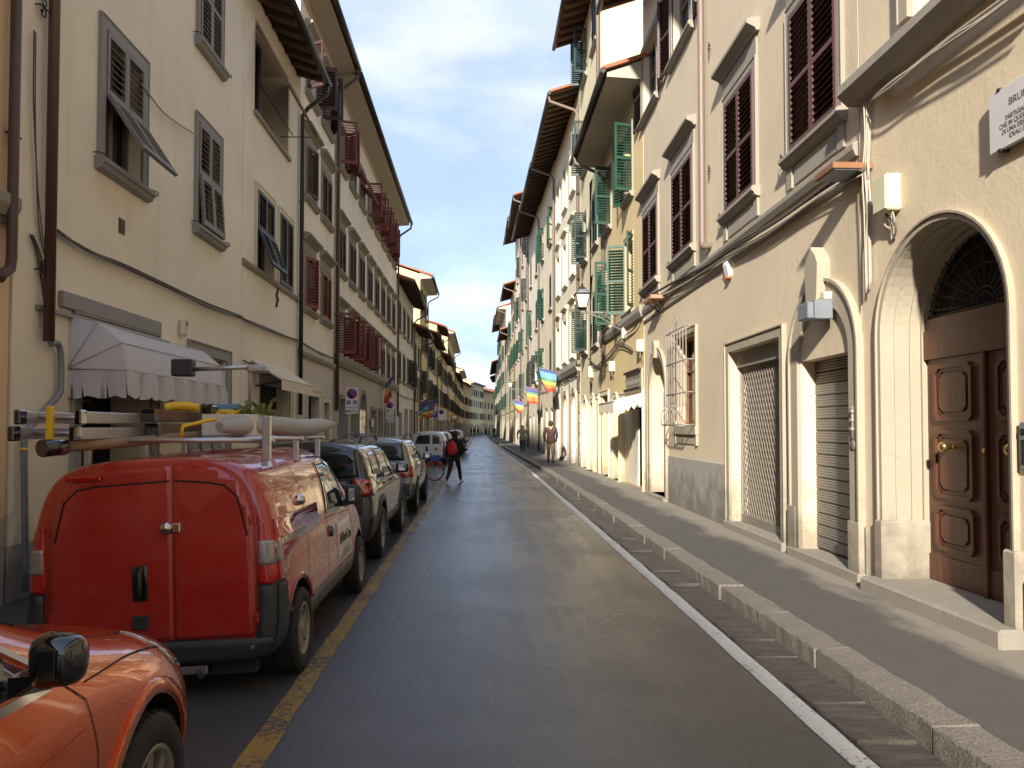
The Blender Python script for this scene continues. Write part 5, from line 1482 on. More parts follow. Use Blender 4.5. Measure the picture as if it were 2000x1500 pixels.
    c.patch('headlamp', [(.45, .66), (.66, .66), (.70, .82), (.50, .80)], '+y', LENS_W, .008, .05); c.patch('headlamp', [(-.45, .66), (-.66, .66), (-.70, .82), (-.50, .80)], '+y', LENS_W, .008, .05)
    # handle, light, sensor
    m = MB(); bm = bmesh.new(); bmesh.ops.create_cube(bm, size=1)
    for v in bm.verts: v.co = Vector((v.co.x * .10 - .07, v.co.y * .035 - 1.925, v.co.z * .225 + .75))
    bmesh.ops.bevel(bm, geom=bm.edges[:], offset=.014, segments=2, affect='EDGES', profile=0.5); m.bm(bm, None, True); bm.free()
    hd = m.build('door_handle', GLOSSB, c.o)
    m = MB(); m.tube([(-.06, -1.955, .67), (-.06, -1.965, .75), (-.06, -1.955, .83)], .014, 8); m.build('grip', PLAST, hd)
    m = MB(); m.bbox(-.52, -.30, -1.935, -1.915, 1.405, 1.435, .006); m.build('brake_light', LENS_R, c.o)
    return c

van = small_van('red panel van with ladders on its roof rack, parked in front of the orange car', (-2.05, 6.83, -.028), RED_P, False, roll=-2.2)
y_ = -1.93
m = MB(); m.lathe([(0, .058), (.022, .054), (.038, .04), (.043, .018), (.045, 0), (.03, 0)], 20, Matrix.Translation((.10, -1.905, 1.09)) @ Matrix.Rotation(R(90), 4, 'X')); m.bbox(.14, .19, -1.945, -1.90, 1.06, 1.12, .006)
m.build('padlock', CHROME, van.o)
m = MB(); m.bbox(-.12, -.02, -1.945, -1.925, .46, .55, .004); m.build('rubber_pad', PLAST, van.o)
h, nn = van.cast('+x', -1.17, 1.17)
m = MB(); m.lathe([(0, .05), (.02, .046), (.036, .03), (.04, 0)], 18, Matrix.Translation(h) @ Matrix.Rotation(R(90), 4, 'Y')); m.build('padlock', CHROME, van.o)
m = MB(); m.lathe([(0, .004), (.014, .004), (.016, 0)], 12, Matrix.Translation((.62, -1.945, .32)) @ Matrix.Rotation(R(90), 4, 'X')); m.build('parking_sensor', PLAST_G, van.o)
sg = van.patch('sign_board', [(.02, .52), (.63, .54), (.60, .86), (.0, .84)], '+x', SIGNW, .012, .08)
h, nn = van.cast('+x', .31, .70)
lt_ = lettering('#FiberCop', .125, LETTER, sg, Matrix.Translation(h + Vector((.017, 0, 0))) @ Matrix.Rotation(R(90), 4, 'Z') @ Matrix.Rotation(R(90 - 3), 4, 'X'))
# tow hook bar and rear underside
m = MB(); m.box(-.6, .6, -1.80, -1.72, .12, .2); m.tube([(.30, -1.80, .16), (.30, -1.96, .15), (.30, -1.99, .20)], .02, 8); m.build('tow_bar', PLAST, van.o)
m = MB(); m.bbox(-.36, -.02, -1.93, -1.90, .155, .20, .004); m.bbox(.12, .33, -1.93, -1.90, .165, .215, .004); m.build('number_plate_rail', ALU, van.o)

# roof rack and load
rk = thing('roof_rack', 'grey steel roof rack bolted on the red van roof', 'roof rack', (-2.05, 6.83, 0))
for y in (-1.60, -.75, .05):
    m = MB(); m.tube([(-.66, y, 1.615), (.64, y, 1.615)], .018, 8); m.build('crossbar', ALU, rk)
    for x in (-.6, .58):
        m = MB(); m.bbox(x - .02, x + .02, y - .02, y + .02, 1.44, 1.60, .004); m.build('foot', ALU, rk)
m = MB(); m.bbox(.585, .64, -1.70, -1.66, 1.48, 1.78, .005); m.bbox(.60, .625, -1.658, -1.62, 1.60, 1.68, .004); m.build('upright', ALU, rk)
def ladder(label, x, y, z, L_, w):
    t = thing('ladder', label, 'ladder', (x, y, z), 0, 'ladders on the van roof')
    for dx in (-w / 2, w / 2):
        m = MB(); m.bbox(dx - .014, dx + .014, 0, L_, -.036, .036, .004)
        for q in (-.015, .015): m.box(dx - .016, dx + .016, .02, L_ - .02, q - .003, q + .003)
        m.build('rail', ALU, t)
        m = MB(); m.bbox(dx - .02, dx + .02, -.06, .02, -.045, .045, .008); m.build('rail_foot', GLOSSB, t)
    n = int(L_ / .28)
    m = MB(); m.tube([(-w / 2, 0, 0), (w / 2, 0, 0)], .014, 8); rm = m.mesh('rung', ALU)
    for k in range(n): put('rung', rm, t, (0, .16 + k * .28, 0))
    return t
ladder('upper aluminium ladder lying on the left of the van roof', -2.63, 4.76, 1.765, 2.2, .36)
ladder('lower aluminium ladder under the other one on the van roof', -2.63, 4.70, 1.665, 2.2, .36)
PLANK = wood('weathered_plank', srgb(118, 92, 76), .8, .6)
for k, (z, lab, dy) in enumerate(((1.79, 'upper weathered brown plank beside the ladders on the van roof', 0), (1.685, 'lower weathered brown plank on the van roof', .06))):
    m = MB(); m.bbox(-.045, .045, 0, 1.7, -.042, .042, .006); o = m.build('plank', PLANK, None, (-2.385, 5.55 + dy, z)); tag(o, lab, 'plank', 'planks on the van roof')
    e = MB(); e.bbox(-.05, .05, -.03, .04, -.047, .047, .004); e.build('end_cap', GLOSSB, o)
m = MB(); m.tube(curve([(-2.52, 4.62, 1.585), (-2.42, 5.2, 1.60), (-2.26, 6.3, 1.645), (-2.15, 6.9, 1.655)], 5), .034, 12)
o = m.build('cardboard_tube', plain('brown_cardboard', srgb(140, 116, 92), .85, var=.2, scale=12)); tag(o, 'long brown tube lashed along the roof rack, sticking out behind the van', 'tube')
e = MB(); e.tube([(-2.555, 4.52, 1.58), (-2.50, 4.66, 1.588)], .052, 10); e.build('rag_wrap', GLOSSB, o)
for (x, y, z, lab) in ((-2.60, 4.68, 1.70, 'yellow clamp at the back end of the ladders'), ):
    t = thing('clamp', lab, 'clamp', (x, y, z))
    m = MB(); m.bbox(-.018, .018, -.02, .02, -.11, .13, .006); m.build('handle', YELLPLAST, t); m = MB(); m.bbox(.018, .10, -.012, .012, -.09, -.06, .004); m.build('jaw', YELLPLAST, t)
t = thing('clamp', 'yellow bent clamp holding the tube in front of the planks', 'clamp', (-2.14, 5.5, 1.66))
m = MB(); m.tube([(0, 0, -.03), (.01, .0, .05), (.12, .25, .10), (.14, .3, .10)], .014, 8); m.build('handle', YELLPLAST, t)
m = MB(); m.tube(curve([(-2.46, 6.0, 1.855), (-2.40, 6.02, 1.87), (-2.30, 6.05, 1.87), (-2.22, 6.06, 1.855)], 5), .034, 10); o = m.build('foam_roll', YELLPLAST); tag(o, 'yellow foam roll lying across the planks on the van', 'foam roll')
t = thing('tool_crate', 'open white crate of tools and straps on the van roof', 'crate', (-2.02, 6.30, 1.64))
m = MB(); m.box(-.20, .22, -.18, -.165, 0, .17); m.box(-.20, .22, .165, .18, 0, .17); m.box(-.20, -.185, -.165, .165, 0, .17); m.box(.205, .22, -.165, .165, 0, .17); m.box(-.185, .205, -.165, .165, 0, .015); m.build('crate_body', SIGNW, t)
m = MB()
rc = random.Random(5)
for k in range(5): m.tube(curve([(rc.uniform(-.15, .18), rc.uniform(-.14, .14), .14 + rc.random() * .05) for _ in range(4)], 4), .022, 6)
m.build('strap', YELLPLAST, t, kind='stuff')
m = MB()
for k in range(40):
    p = Vector((.16 + rc.gauss(0, .06), -.05 + rc.gauss(0, .06), .2 + rc.gauss(0, .035))); M = Matrix.Translation(p) @ Euler((rc.random() * 6, rc.random() * 6, rc.random() * 6)).to_matrix().to_4x4(); m.box(-.03, .03, -.015, .015, -.002, .002, M)
m.build('green_netting', plain('green_netting', srgb(96, 112, 40), .7, var=.3), t, kind='stuff')
m = MB(); m.bbox(-.23, -.14, -.12, .02, .03, .24, .008); m.build('tool_bag', GLOSSB, t)
m = MB(); m.bbox(-.19, .02, .06, .15, .15, .26, .01); m.build('blue_box', plain('pale_blue_box', srgb(110, 150, 190), .6), t)
m = MB()
TARP = plain('grey_tarpaulin', srgb(172, 172, 168), .7, var=.1, scale=5, bump=.4, bscale=12)
P = []; n = 22
for i in range(9):
    y = i / 8; r_ = .12 + .035 * math.sin(i * 1.9) * .4
    P.append((.05 + .60 * y, -.95 + 1.35 * y, 1.715 + .006 * math.sin(i)))
m.tube(P, [.04, .07, .08, .075, .085, .078, .07, .06, .03], 14); o = m.build('tarpaulin', TARP, None, (-2.05, 6.83, 0)); tag(o, 'rolled grey tarpaulin on the right of the van roof rack', 'tarpaulin')
for v in o.data.vertices: v.co.z = max(v.co.z, 1.64) + .012 * math.sin(v.co.y * 17 + v.co.x * 30)
t = thing('flood_lamp', 'dark square work lamp on an arm in front of the grey awning', 'lamp', (-1.9, 6.3, 1.66))
m = MB(); m.tube([(0, 0, 0), (0, 0, .50), (.02, 0, .54)], .014, 8); m.build('pole', ALU, t)
m = MB(); m.tube([(.02, 0, .54), (-.45, 0, .52)], .018, 8); m.bbox(-.02, .16, -.04, .04, .49, .56, .02); m.build('arm', ALU, t)
m = MB(); m.bbox(-.62, -.45, -.06, .04, .46, .60, .012); m.bbox(-.60, -.47, -.064, -.06, .475, .585, .001); m.build('lamp_head', PLAST, t)

# orange car at the camera's left
def orange_rings():
    lo = [(0, .20), (.62, .20), (.79, .25)]
    def S(y, *p): return (y, lo + list(p), 0)
    return [(-1.97, [(0, .35), (.5, .35), (.62, .38), (.70, .55), (.70, .70), (.66, .80), (.60, .90), (.4, .95), (0, .97)], 0),
            (-1.90, [(0, .25), (.58, .25), (.74, .28), (.82, .5), (.81, .75), (.77, .90), (.68, 1.05), (.45, 1.10), (0, 1.12)], 0),
            S(-1.5, (.86, .5), (.85, .78), (.80, .94), (.66, 1.20), (.5, 1.30), (0, 1.34)),
            S(-.6, (.865, .5), (.855, .78), (.80, .94), (.655, 1.28), (.5, 1.40), (0, 1.44)),
            S(.1, (.865, .5), (.855, .77), (.80, .93), (.66, 1.26), (.5, 1.385), (0, 1.42)),
            S(.52, (.865, .5), (.855, .76), (.80, .915), (.71, 1.10), (.52, 1.21), (0, 1.25)),
            S(.95, (.865, .5), (.85, .75), (.795, .885), (.71, .955), (.50, .99), (0, 1.01)),
            S(1.35, (.87, .5), (.845, .72), (.775, .825), (.67, .875), (.46, .90), (0, .915)),
            (1.68, [(0, .2), (.6, .2), (.77, .24), (.83, .46), (.80, .64), (.73, .745), (.61, .80), (.42, .835), (0, .85)], 0),
            (1.86, [(0, .22), (.54, .22), (.68, .26), (.74, .44), (.71, .58), (.64, .67), (.52, .72), (.36, .755), (0, .77)], 0),
            (1.975, [(0, .28), (.40, .28), (.50, .31), (.56, .43), (.54, .52), (.48, .58), (.38, .62), (.26, .64), (0, .65)], 0)]
oc = Car('hatchback', 'glossy orange hatchback in the near left corner with a black mirror', 'car', (-2.05, 1.63, 0), orange_rings(), ORANGE_P, [(1.23, .315), (-1.3, .315)], .365)
oc.wheel(1.23, .31, .31, .765, .19, 'alloy', 8, ALLOY); oc.wheel(-1.3, .31, .31, .765, .19, 'alloy', 8, ALLOY)
for ax in ('+x', '-x'):
    wf = [(-.28, .965), (.60, .925), (.62, .945), (.30, 1.16), (.02, 1.30), (-.22, 1.33)]
    oc.patch('side_window', wf, ax, CGLASS, .004, .06); oc.patch('side_window', [(-1.2, .98), (-.36, .968), (-.30, 1.335), (-.9, 1.30)], ax, CGLASS, .004, .08)
    oc.seam([(-1.2, .955), (-.3, .945), (.64, .905)], ax, .022, .010, CHROME, name='window_trim'); oc.seam([(-.2, 1.355), (.04, 1.325), (.33, 1.18), (.66, .945)], ax, .02, .008, ALU, name='window_trim')
    oc.seam([(.42, .95), (.50, 1.03)], ax, .03, .008, GLOSSB, name='quarter_bar')
    oc.seam([(.70, .905), (.80, .82), (.82, .66), (.80, .40), (.74, .28)], ax, .005); oc.seam([(-.34, .95), (-.36, .60), (-.36, .27)], ax)
    oc.seam([(q.x, q.y) for q in curve([(.83, .862, 0), (1.15, .845, 0), (1.40, .805, 0), (1.58, .765, 0)], 6)], ax, .005); oc.seam([(-1.2, .70), (.0, .72), (.78, .74)], ax, .012, .003, ORANGE_P, name='crease')
    T = range(0, 181, 10)
    oc.patch('wheel_arch_trim', [(1.23 + .37 * math.cos(R(t)), .315 + .37 * math.sin(R(t))) for t in T] + [(1.23 + .42 * math.cos(R(t)), .315 + .42 * math.sin(R(t))) for t in reversed(T)], ax, ORANGE_P, .012, .05)
    hl = oc.patch('headlamp', [(1.56, .70), (1.75, .655), (1.80, .70), (1.78, .745), (1.62, .77), (1.50, .775)], ax, LENS_W, .006, .03)
oc.patch('headlamp', [(.42, .66), (.66, .64), (.69, .70), (.62, .755), (.46, .745)], '+y', LENS_W, .006, .03); oc.patch('headlamp', [(-.42, .66), (-.66, .64), (-.69, .70), (-.62, .755), (-.46, .745)], '+y', LENS_W, .006, .03)
LENS_B = plain('bright_lamp_lens', (0.62, 0.62, 0.62, 1), .08, .4, var=.4, scale=40, coat=1)
for sg in (1, -1): oc.patch('headlamp', [(sg * x, y) for x, y in ((.60, 1.50), (.715, 1.48), (.765, 1.60), (.75, 1.72), (.67, 1.80), (.60, 1.70))], '+z', LENS_B, .006, .03)
oc.patch('grille', [(-.5, .36), (.5, .36), (.46, .56), (-.46, .56)], '+y', GLOSSB, .004, .08)
oc.patch('windscreen', [(-.62, .62), (.62, .62), (.50, .10), (-.50, .10)][::-1] and [(-.60, .80), (.60, .80), (.50, .16), (-.50, .16)], '+z', CGLASS, .005, .08)
oc.seam([(q.x, q.y) for q in curve([(x, y, 0) for x, y in [(-.66, .93), (-.64, 1.30), (-.56, 1.66), (-.3, 1.84), (0, 1.88), (.3, 1.84), (.56, 1.66), (.64, 1.30), (.66, .93)]], 6)], '+z', .005, name='bonnet_gap')
oc.seam([(.30, 1.0), (.40, 1.4), (.36, 1.75)], '+z', .006, .002, ORANGE_P, name='bonnet_crease')
oc.mirror(.85, .48, 1.03, .135, .145, .12, GLOSSB)
for o_ in oc.o.children:
    for ch_ in o_.children:
        if ch_.name.startswith('mirror_glass'): ch_.data.materials[0] = SATINB

oc.o.scale = (1, 1, 1.045)
# black box-shaped SUV
def suv_rings(w=.85, h=1.58, box=1.0):
    lo = [(0, .26), (.62, .26), (w * .93, .31)]
    def S(y, *p): return (y, lo + [(x * w / .85, z * h / 1.58) for x, z in p], 0)
    k = box
    return [(-1.96, [(x * .9, .34 + (z - .34) * .93) for x, z in S(0, (.85, .55), (.84, .9), (.80, 1.08), (.72, 1.40), (.58, 1.53), (0, 1.57))[1]], .05),
            (-1.93, [(x * .97, .30 + (z - .30) * .985) for x, z in S(0, (.85, .55), (.84, .9), (.80, 1.08), (.72, 1.40), (.58, 1.53), (0, 1.57))[1]], .05),
            S(-1.8, (.855, .55), (.845, .9), (.80, 1.06), (.715, 1.40), (.58, 1.535), (0, 1.575)),
            S(-.8, (.86, .55), (.85, .9), (.81, 1.05), (.72, 1.42), (.58, 1.55), (0, 1.59)), S(.1, (.86, .55), (.85, .9), (.81, 1.04), (.71, 1.41), (.57, 1.54), (0, 1.58)),
            S(.42, (.86, .55), (.85, .9), (.81, 1.03), (.73, 1.28), (.57, 1.42), (0, 1.46)), S(.85, (.86, .55), (.85, .88), (.81, .985), (.75, 1.06), (.58, 1.11), (0, 1.13)),
            S(1.4, (.86, .55), (.84, .86), (.80, .95), (.72, 1.0), (.55, 1.03), (0, 1.04)), S(1.8, (.82, .52), (.80, .80), (.76, .88), (.68, .93), (.5, .96), (0, .97)),
            (1.95, [(0, .32), (.5, .32), (.66, .36), (.72, .52), (.72, .72), (.68, .80), (.60, .86), (.45, .88), (0, .89)], 0)]
def suv(label, loc, pm, w=.85, h=1.58, square=True, clad=None, rz=0, group=None, name='sport_utility_car'):
    c = Car(name, label, 'car', loc, suv_rings(w, h), pm, [(-1.12, .34), (1.38, .34)], .40, rz=rz, group=group)
    c.wheel(-1.12, .335, .335, w - .09, .21, 'alloy', 5, ALLOY); c.wheel(1.38, .335, .335, w - .09, .21, 'alloy', 5, ALLOY)
    k = h / 1.58
    for ax in ('+x', '-x'):
        c.patch('side_window', [(-1.62, 1.14 * k), (-1.02, 1.10 * k), (-1.0, 1.42 * k), (-1.52, 1.40 * k)], ax, CGLASS, .005, .07)
        c.patch('side_window', [(-.95, 1.10 * k), (-.20, 1.08 * k), (-.20, 1.44 * k), (-.93, 1.43 * k)], ax, CGLASS, .005, .07)
        c.patch('side_window', [(-.12, 1.08 * k), (.66, 1.06 * k), (.60, 1.13 * k), (.22, 1.38 * k), (.08, 1.43 * k), (-.12, 1.44 * k)], ax, CGLASS, .005, .07)
        c.seam([(-.16, .33), (-.16, 1.07 * k), (-.16, 1.46 * k)], ax); c.seam([(-.95, .75), (-.98, 1.1 * k), (-.96, 1.45 * k)], ax); c.seam([(.78, .36), (.82, .7), (.74, 1.02 * k)], ax)
        if clad:
            for y in (-1.12, 1.38):
                T = range(0, 181, 12)
                c.patch('wheel_arch_trim', [(y + .41 * math.cos(R(t)), .34 + .41 * math.sin(R(t))) for t in T] + [(y + .49 * math.cos(R(t)), .34 + .49 * math.sin(R(t))) for t in reversed(T)], ax, clad, .016, .05)
            c.patch('side_cladding', [(-.66, .30), (.92, .30), (.90, .50), (-.62, .48)], ax, clad, .018, .07)
        for y in (-.78, .02):
            h_, nn = c.cast(ax, y, .97 * k); m = MB(); m.bbox(-.02, .02, -.09, .09, -.018, .018, .008, Matrix.Translation(h_)); m.build('door_handle', pm if not square else GLOSSB, c.o)
        sg = 1 if ax == '+x' else -1
        m = MB(); m.tube([(sg * .60 * w / .85, -1.5, 1.53 * k), (sg * .60 * w / .85, -1.35, 1.60 * k), (sg * .6 * w / .85, -.2, 1.625 * k), (sg * .60 * w / .85, .05, 1.545 * k)], .016, 8); m.build('roof_rail', PLAST, c.o)
        if square:
            l = c.patch('tail_lamp', [(sg * x, z) for x, z in ((.55, .86), (.815, .86), (.81, 1.10), (.56, 1.10))], '-y', GLOSSB, .014, .05)
            c.patch('lamp_lens', [(sg * x, z) for x, z in ((.585, .885), (.785, .885), (.78, 1.075), (.59, 1.075))], '-y', LENS_R, .022, .05, l)
            for a in (1, -1):
                P = [(.685 + a * -.07, .91), (.685 + a * -.04, .905), (.685 + a * .07, 1.05), (.685 + a * .04, 1.055)]
                c.patch('lamp_lens', [(sg * x, z) for x, z in P], '-y', LENS_X, .026, .04, l)
            c.patch('tail_lamp', [(-1.865, .88), (-1.80, .88), (-1.79, 1.08), (-1.85, 1.08)], ax, GLOSSB, .012, .05)
        else:
            l = c.patch('tail_lamp', [(sg * (.68 + .12 * math.cos(R(t))), .88 * k + .12 * math.sin(R(t))) for t in range(0, 360, 20)], '-y', LENS_R, .016, .04)
            c.patch('tail_lamp', [(-1.87 + .09 * math.cos(R(t)), .88 * k + .11 * math.sin(R(t))) for t in range(0, 360, 20)], ax, LENS_R, .014, .04)
            c.patch('lamp_lens', [(sg * (.68 + .06 * math.cos(R(t))), .88 * k + .06 * math.sin(R(t))) for t in range(0, 360, 30)], '-y', LENS_X, .02, .03, l)
    c.patch('rear_window', [(-.66, 1.10 * k), (.66, 1.10 * k), (.60, 1.44 * k), (-.60, 1.44 * k)], '-y', CGLASS, .006, .08)
    c.patch('tailgate', [(-.52, .55), (.52, .55), (.53, 1.06 * k), (-.53, 1.06 * k)], '-y', pm, .006, .08)
    c.patch('rear_bumper', [(-.82, .30), (.82, .30), (.83, .62), (.55, .64), (-.55, .64), (-.83, .62)], '-y', clad or PLAST, .02, .07, thick=.03)
    for ax in ('+x', '-x'): c.patch('rear_bumper', [(-1.885, .32), (-1.60, .32), (-1.62, .45), (-1.70, .62), (-1.885, .62)], ax, clad or PLAST, .014, .06)
    c.patch('windscreen', [(-.66, .80), (.66, .80), (.56, .22), (-.56, .22)], '+z', CGLASS, .006, .09)
    c.patch('headlamp', [(.45, .76), (.66, .76), (.68, .86), (.47, .87)], '+y', LENS_W, .008, .05); c.patch('headlamp', [(-.45, .76), (-.66, .76), (-.68, .86), (-.47, .87)], '+y', LENS_W, .008, .05)
    c.mirror(w - .02, .62, 1.10 * k, .20, .16, .11, GLOSSB)
    m = MB(); m.tube([(-.25, -2.0, 1.14 * k), (.05, -1.99, 1.20 * k), (.3, -1.97, 1.30 * k)], .012, 6); m.build('wiper', GLOSSB, c.o)
    return c
sb = suv('black square backed SUV with grey wheel arch trim, parked in front of the red van', (-2.14, 11.22, 0), BLACK_P, .84, 1.56, True, PLAST)
gc = suv('grey rounded crossover car with a round red tail lamp, third in the parked row', (-2.13, 16.60, 0), GREY_P, .84, 1.54, False, None)
wv = small_van('white glazed van seen from behind, past the gap in the parked row', (-2.40, 36.4, 0), WHITE_P2, True)
m = MB(); m.bbox(.30, .42, -1.95, -1.935, .70, .80, .003); m.build('sticker', PLAST_G, wv.o)
for (y, x, pm, lab) in ((41.6, -2.35, WHITE_P2, 'white car parked right in front of the white van'), (67, -2.45, WHITE_P2, 'small white car far down the left row'), (72, -2.45, SILVER_P, 'distant silver car at the end of the left row')):
    dup(gc.o, (x, y, 0), 0, lab)
for o in [o for o in COL.objects if o.get('category') == 'car' and o.location.y > 40]:
    pm = {41: WHITE_P2, 62: BLUE_P, 67: WHITE_P2, 72: SILVER_P}.get(int(o.location.y))
    for ch in o.children:
        if ch.name.startswith('body') or ch.name.startswith('tailgate'):
            ch.data = ch.data.copy()
            ch.data.materials[0] = pm
# ------------------------------------------------------------------ things on the walls and in the street
FAB_GREY = plain('grey_awning_fabric', srgb(190, 188, 190), .85, var=.08, scale=3, bump=.25, bscale=9)
FAB_CREAM = plain('cream_awning_fabric', srgb(214, 200, 180), .85, var=.1, scale=4)
BOXY = plain('pale_yellow_cabinet', srgb(200, 194, 164), .5, var=.06)
BROWNBOX = plain('brown_metal_tray', srgb(140, 96, 66), .5, .2, var=.15)
GREYBOX = plain('grey_lamp_box', srgb(120, 126, 132), .45, .2, var=.08)
MARBLE = plain('grey_white_marble', srgb(196, 192, 190), .35, var=.10, scale=7)
def loc_u(b, y): return b.W - (y - b.P1.y) if b.u.y < 0 else y - b.P0.y
def W2(b, u, d, z):     # world point from a front's own coordinates
    p = b.P0 + b.u * u - b.inw * d; return (p.x, p.y, z)
def on_wall(b, name, label, cat, u, z, d=0.0, group=None):
    return thing(name, label, cat, W2(b, u, d, z), b.rz, group)

# grey hooded awning of the shop
t = thing('awning', 'grey hooded shop awning with a scalloped edge, above the red van', 'awning', (XL, 8.05, 0), R(90))
L_ = 3.05
ribs = [(.0, 2.86), (.30, 2.80), (.545, 2.585), (.60, 2.30)]
def sag(k, n): return -.02 * math.sin(math.pi * k / n)
m = MB(); n = 14
for (d0, z0_), (d1, z1_) in zip(ribs, ribs[1:]):
    for k in range(n):
        u0, u1 = L_ * k / n, L_ * (k + 1) / n
        m.face([(u0, -d0, z0_ + sag(k, n)), (u1, -d0, z0_ + sag(k + 1, n)), (u1, -d1, z1_ + sag(k + 1, n)), (u0, -d1, z1_ + sag(k, n))], True)
for u in (0, L_):
    for (d0, z0_), (d1, z1_) in zip(ribs, ribs[1:]): m.face([(u, 0, 2.32), (u, -d0, z0_), (u, -d1, z1_)], True)
m.build('canopy', FAB_GREY, t)
m = MB(); N_ = 56
def val(u): 
    q = (u / .27) % 1; return 2.285 - .235 - (.045 * (abs(math.sin(math.pi * q)) ** .6))
def vd(u): return .605 + .025 * math.sin(u * 13) + .015 * math.sin(u * 29)
for k in range(N_):
    a, b_ = L_ * k / N_, L_ * (k + 1) / N_
    m.face([(a, -.602, 2.30), (b_, -.602, 2.30), (b_, -vd(b_), 2.2), (a, -vd(a), 2.2)], True); m.face([(a, -vd(a), 2.2), (b_, -vd(b_), 2.2), (b_, -vd(b_) - .01, val(b_)), (a, -vd(a) - .01, val(a))], True)
for u in (0, L_):
    for k in range(12):
        a, b_ = .6 * k / 12, .6 * (k + 1) / 12
        m.face([(u, -a, 2.31), (u, -b_, 2.30), (u + .012 * math.sin(b_ * 22), -b_, val(b_ + .05)), (u + .012 * math.sin(a * 22), -a, val(a + .05))], True)
m.build('valance', FAB_GREY, t)
rm = []
for d, z in ribs[1:]:
    m = MB(); m.tube([(-.01, 0, 2.32), (-.01, -d, z + .005), (L_ + .01, -d, z + .005), (L_ + .01, 0, 2.32)], .006, 6); m.build('rib', FAB_GREY, t)
m = MB(); m.box(-.6, L_ - .6, -.05, -.002, 2.845, 2.885); m.build('wall_rail', PIPE_GREY, t)
# pale folded awning of the next house
t = thing('awning', 'pale half folded awning of the second shop, beyond the grey awning', 'awning', (XL, 14.3, 0), R(90))
m = MB(); m.prism([(0, 2.95), (-.55, 2.6), (-.58, 2.62), (0, 2.99)], 'x', 0, 2.6); m.build('canopy', FAB_CREAM, t)
m = MB()
for k in range(20): m.face([(k * .13, -.57, 2.61), ((k + 1) * .13, -.57, 2.61), ((k + 1) * .13, -.58, 2.42 - .02 * (k % 2)), (k * .13, -.58, 2.42 - .02 * ((k + 1) % 2))])
m.build('valance', FAB_CREAM, t)
m = MB(); m.tube([(.3, 0, 2.5), (.3, -.55, 2.6)], .015, 6); m.tube([(2.3, 0, 2.5), (2.3, -.55, 2.6)], .015, 6); m.build('arm', IRON, t)
# siren on the cream house
u, z = l1.at(357, 641, .04)
t = on_wall(l1, 'alarm_siren', 'cream oval alarm siren on the wall above the grey awning', 'alarm', u, z)
m = MB(); m.bbox(-.085, .085, -.09, 0, -.13, .14, .04); m.build('housing', CREAMTRIM, t)
m = MB(); m.lathe([(0, .02), (.035, .018), (.04, 0)], 14, Matrix.Translation((.01, -.085, .07)) @ Matrix.Rotation(R(90), 4, 'X')); m.build('siren_lens', PIPE_GREY, t)
# marble plaque
pz1, pz0 = r0.at(1936, 188, .05)[1], r0.at(1936, 305, .05)[1]; pu = r0.at(1936, 250, .05)[0]
t = on_wall(r0, 'plaque', 'grey marble memorial plaque with engraved capitals beside the arched door', 'plaque', pu, pz0, .045)
ph = pz1 - pz0; pw = 1.0
m = MB(); m.bbox(0, pw, -.022, .012, 0, ph, .006); pl = m.build('slab', MARBLE, t)
for x in (.11, pw - .11):
    for z in (0, ph):
        m = MB(); m.bbox(x - .018, x + .018, -.03, .045, z - .012, z + .012, .004); m.build('clip', IRON, t)
GRAV = plain('engraved_letters', srgb(96, 92, 90), .7)
def wall_text(body, size, par, x, y, z, align='LEFT', sx=1.0, mat=GRAV, shear=0.0): return lettering(body, size, mat, par, Matrix.Translation((x, y, z)) @ Matrix.Rotation(R(90), 4, 'X'), align, sx, .001, shear)
wall_text('IN M', .045, pl, .43, -.0235, ph * .85, shear=.15)
wall_text('BRUNO', .075, pl, .215, -.0235, ph * .70)
wall_text('(1', .05, pl, .44, -.0235, ph * .60)
for k, (s_, x) in enumerate((('PARTIGIANO E', .18), ('CHE IN QUESTA C', .115), ('DI UNA ESISTEN', .14), ('IDEALI DI LI', .215))): wall_text(s_, .05, pl, x, -.0235, ph * (.47 - .105 * k), sx=.86)
# brown trays, cabinets
t = on_wall(r0, 'cable_tray', 'brown metal tray on the wall at the join of the two tan houses', 'tray', .02, r0.at(1700, 302, .2)[1])
m = MB(); m.bbox(-.20, .22, -.40, -.0, -.012, .05, .004); m.build('tray_body', BROWNBOX, t)
m = MB(); m.box(-.18, .20, -.38, -.03, -.022, -.0121); m.build('tray_base', GREYBOX, t)
m = MB(); m.tube(curve([(.17, -.04, .05), (.24, -.06, .02), (.22, -.05, -.10), (.12, -.03, -.16)], 5), .014, 6); m.build('cable', CABLE_L, t)
cu_, cz0, cz1 = r0.at(1733, 380, .07)[0], r0.at(1733, 416, .07)[1], r0.at(1733, 345, .07)[1]
def cabinet(b, u, z0, z1, w, d, label, grp=None):
    t = on_wall(b, 'meter_cabinet', label, 'cabinet', u, z0, 0, grp)
    m = MB(); m.bbox(-w / 2, w / 2, -d, 0, 0, z1 - z0, .012); m.build('case', BOXY, t)
    m = MB(); m.bbox(-w / 2 + .012, w / 2 - .012, -d - .012, -d, .012, z1 - z0 - .012, .004); m.bbox(w / 2 - .001, w / 2 + .006, -d + .02, -.03, .02, z1 - z0 - .02, .003); m.build('lid', BOXY, t)
    for k in range(5):
        rr = random.Random(k); m = MB(); m.tube(curve([(rr.uniform(-.05, .08), -d * .5, 0), (rr.uniform(-.1, .1), -d * .4, -.09), (rr.uniform(-.02, .1), -.03, -.18), (rr.uniform(-.04, .04), -.012, -.25)], 4), .008, 5); m.build('wire', CABLE if k % 2 else CABLE_L, t)
    return t
cabinet(r0, cu_, cz0, cz1, .24, .14, 'pale yellow cabinet with dangling wires at the top left of the arched door')
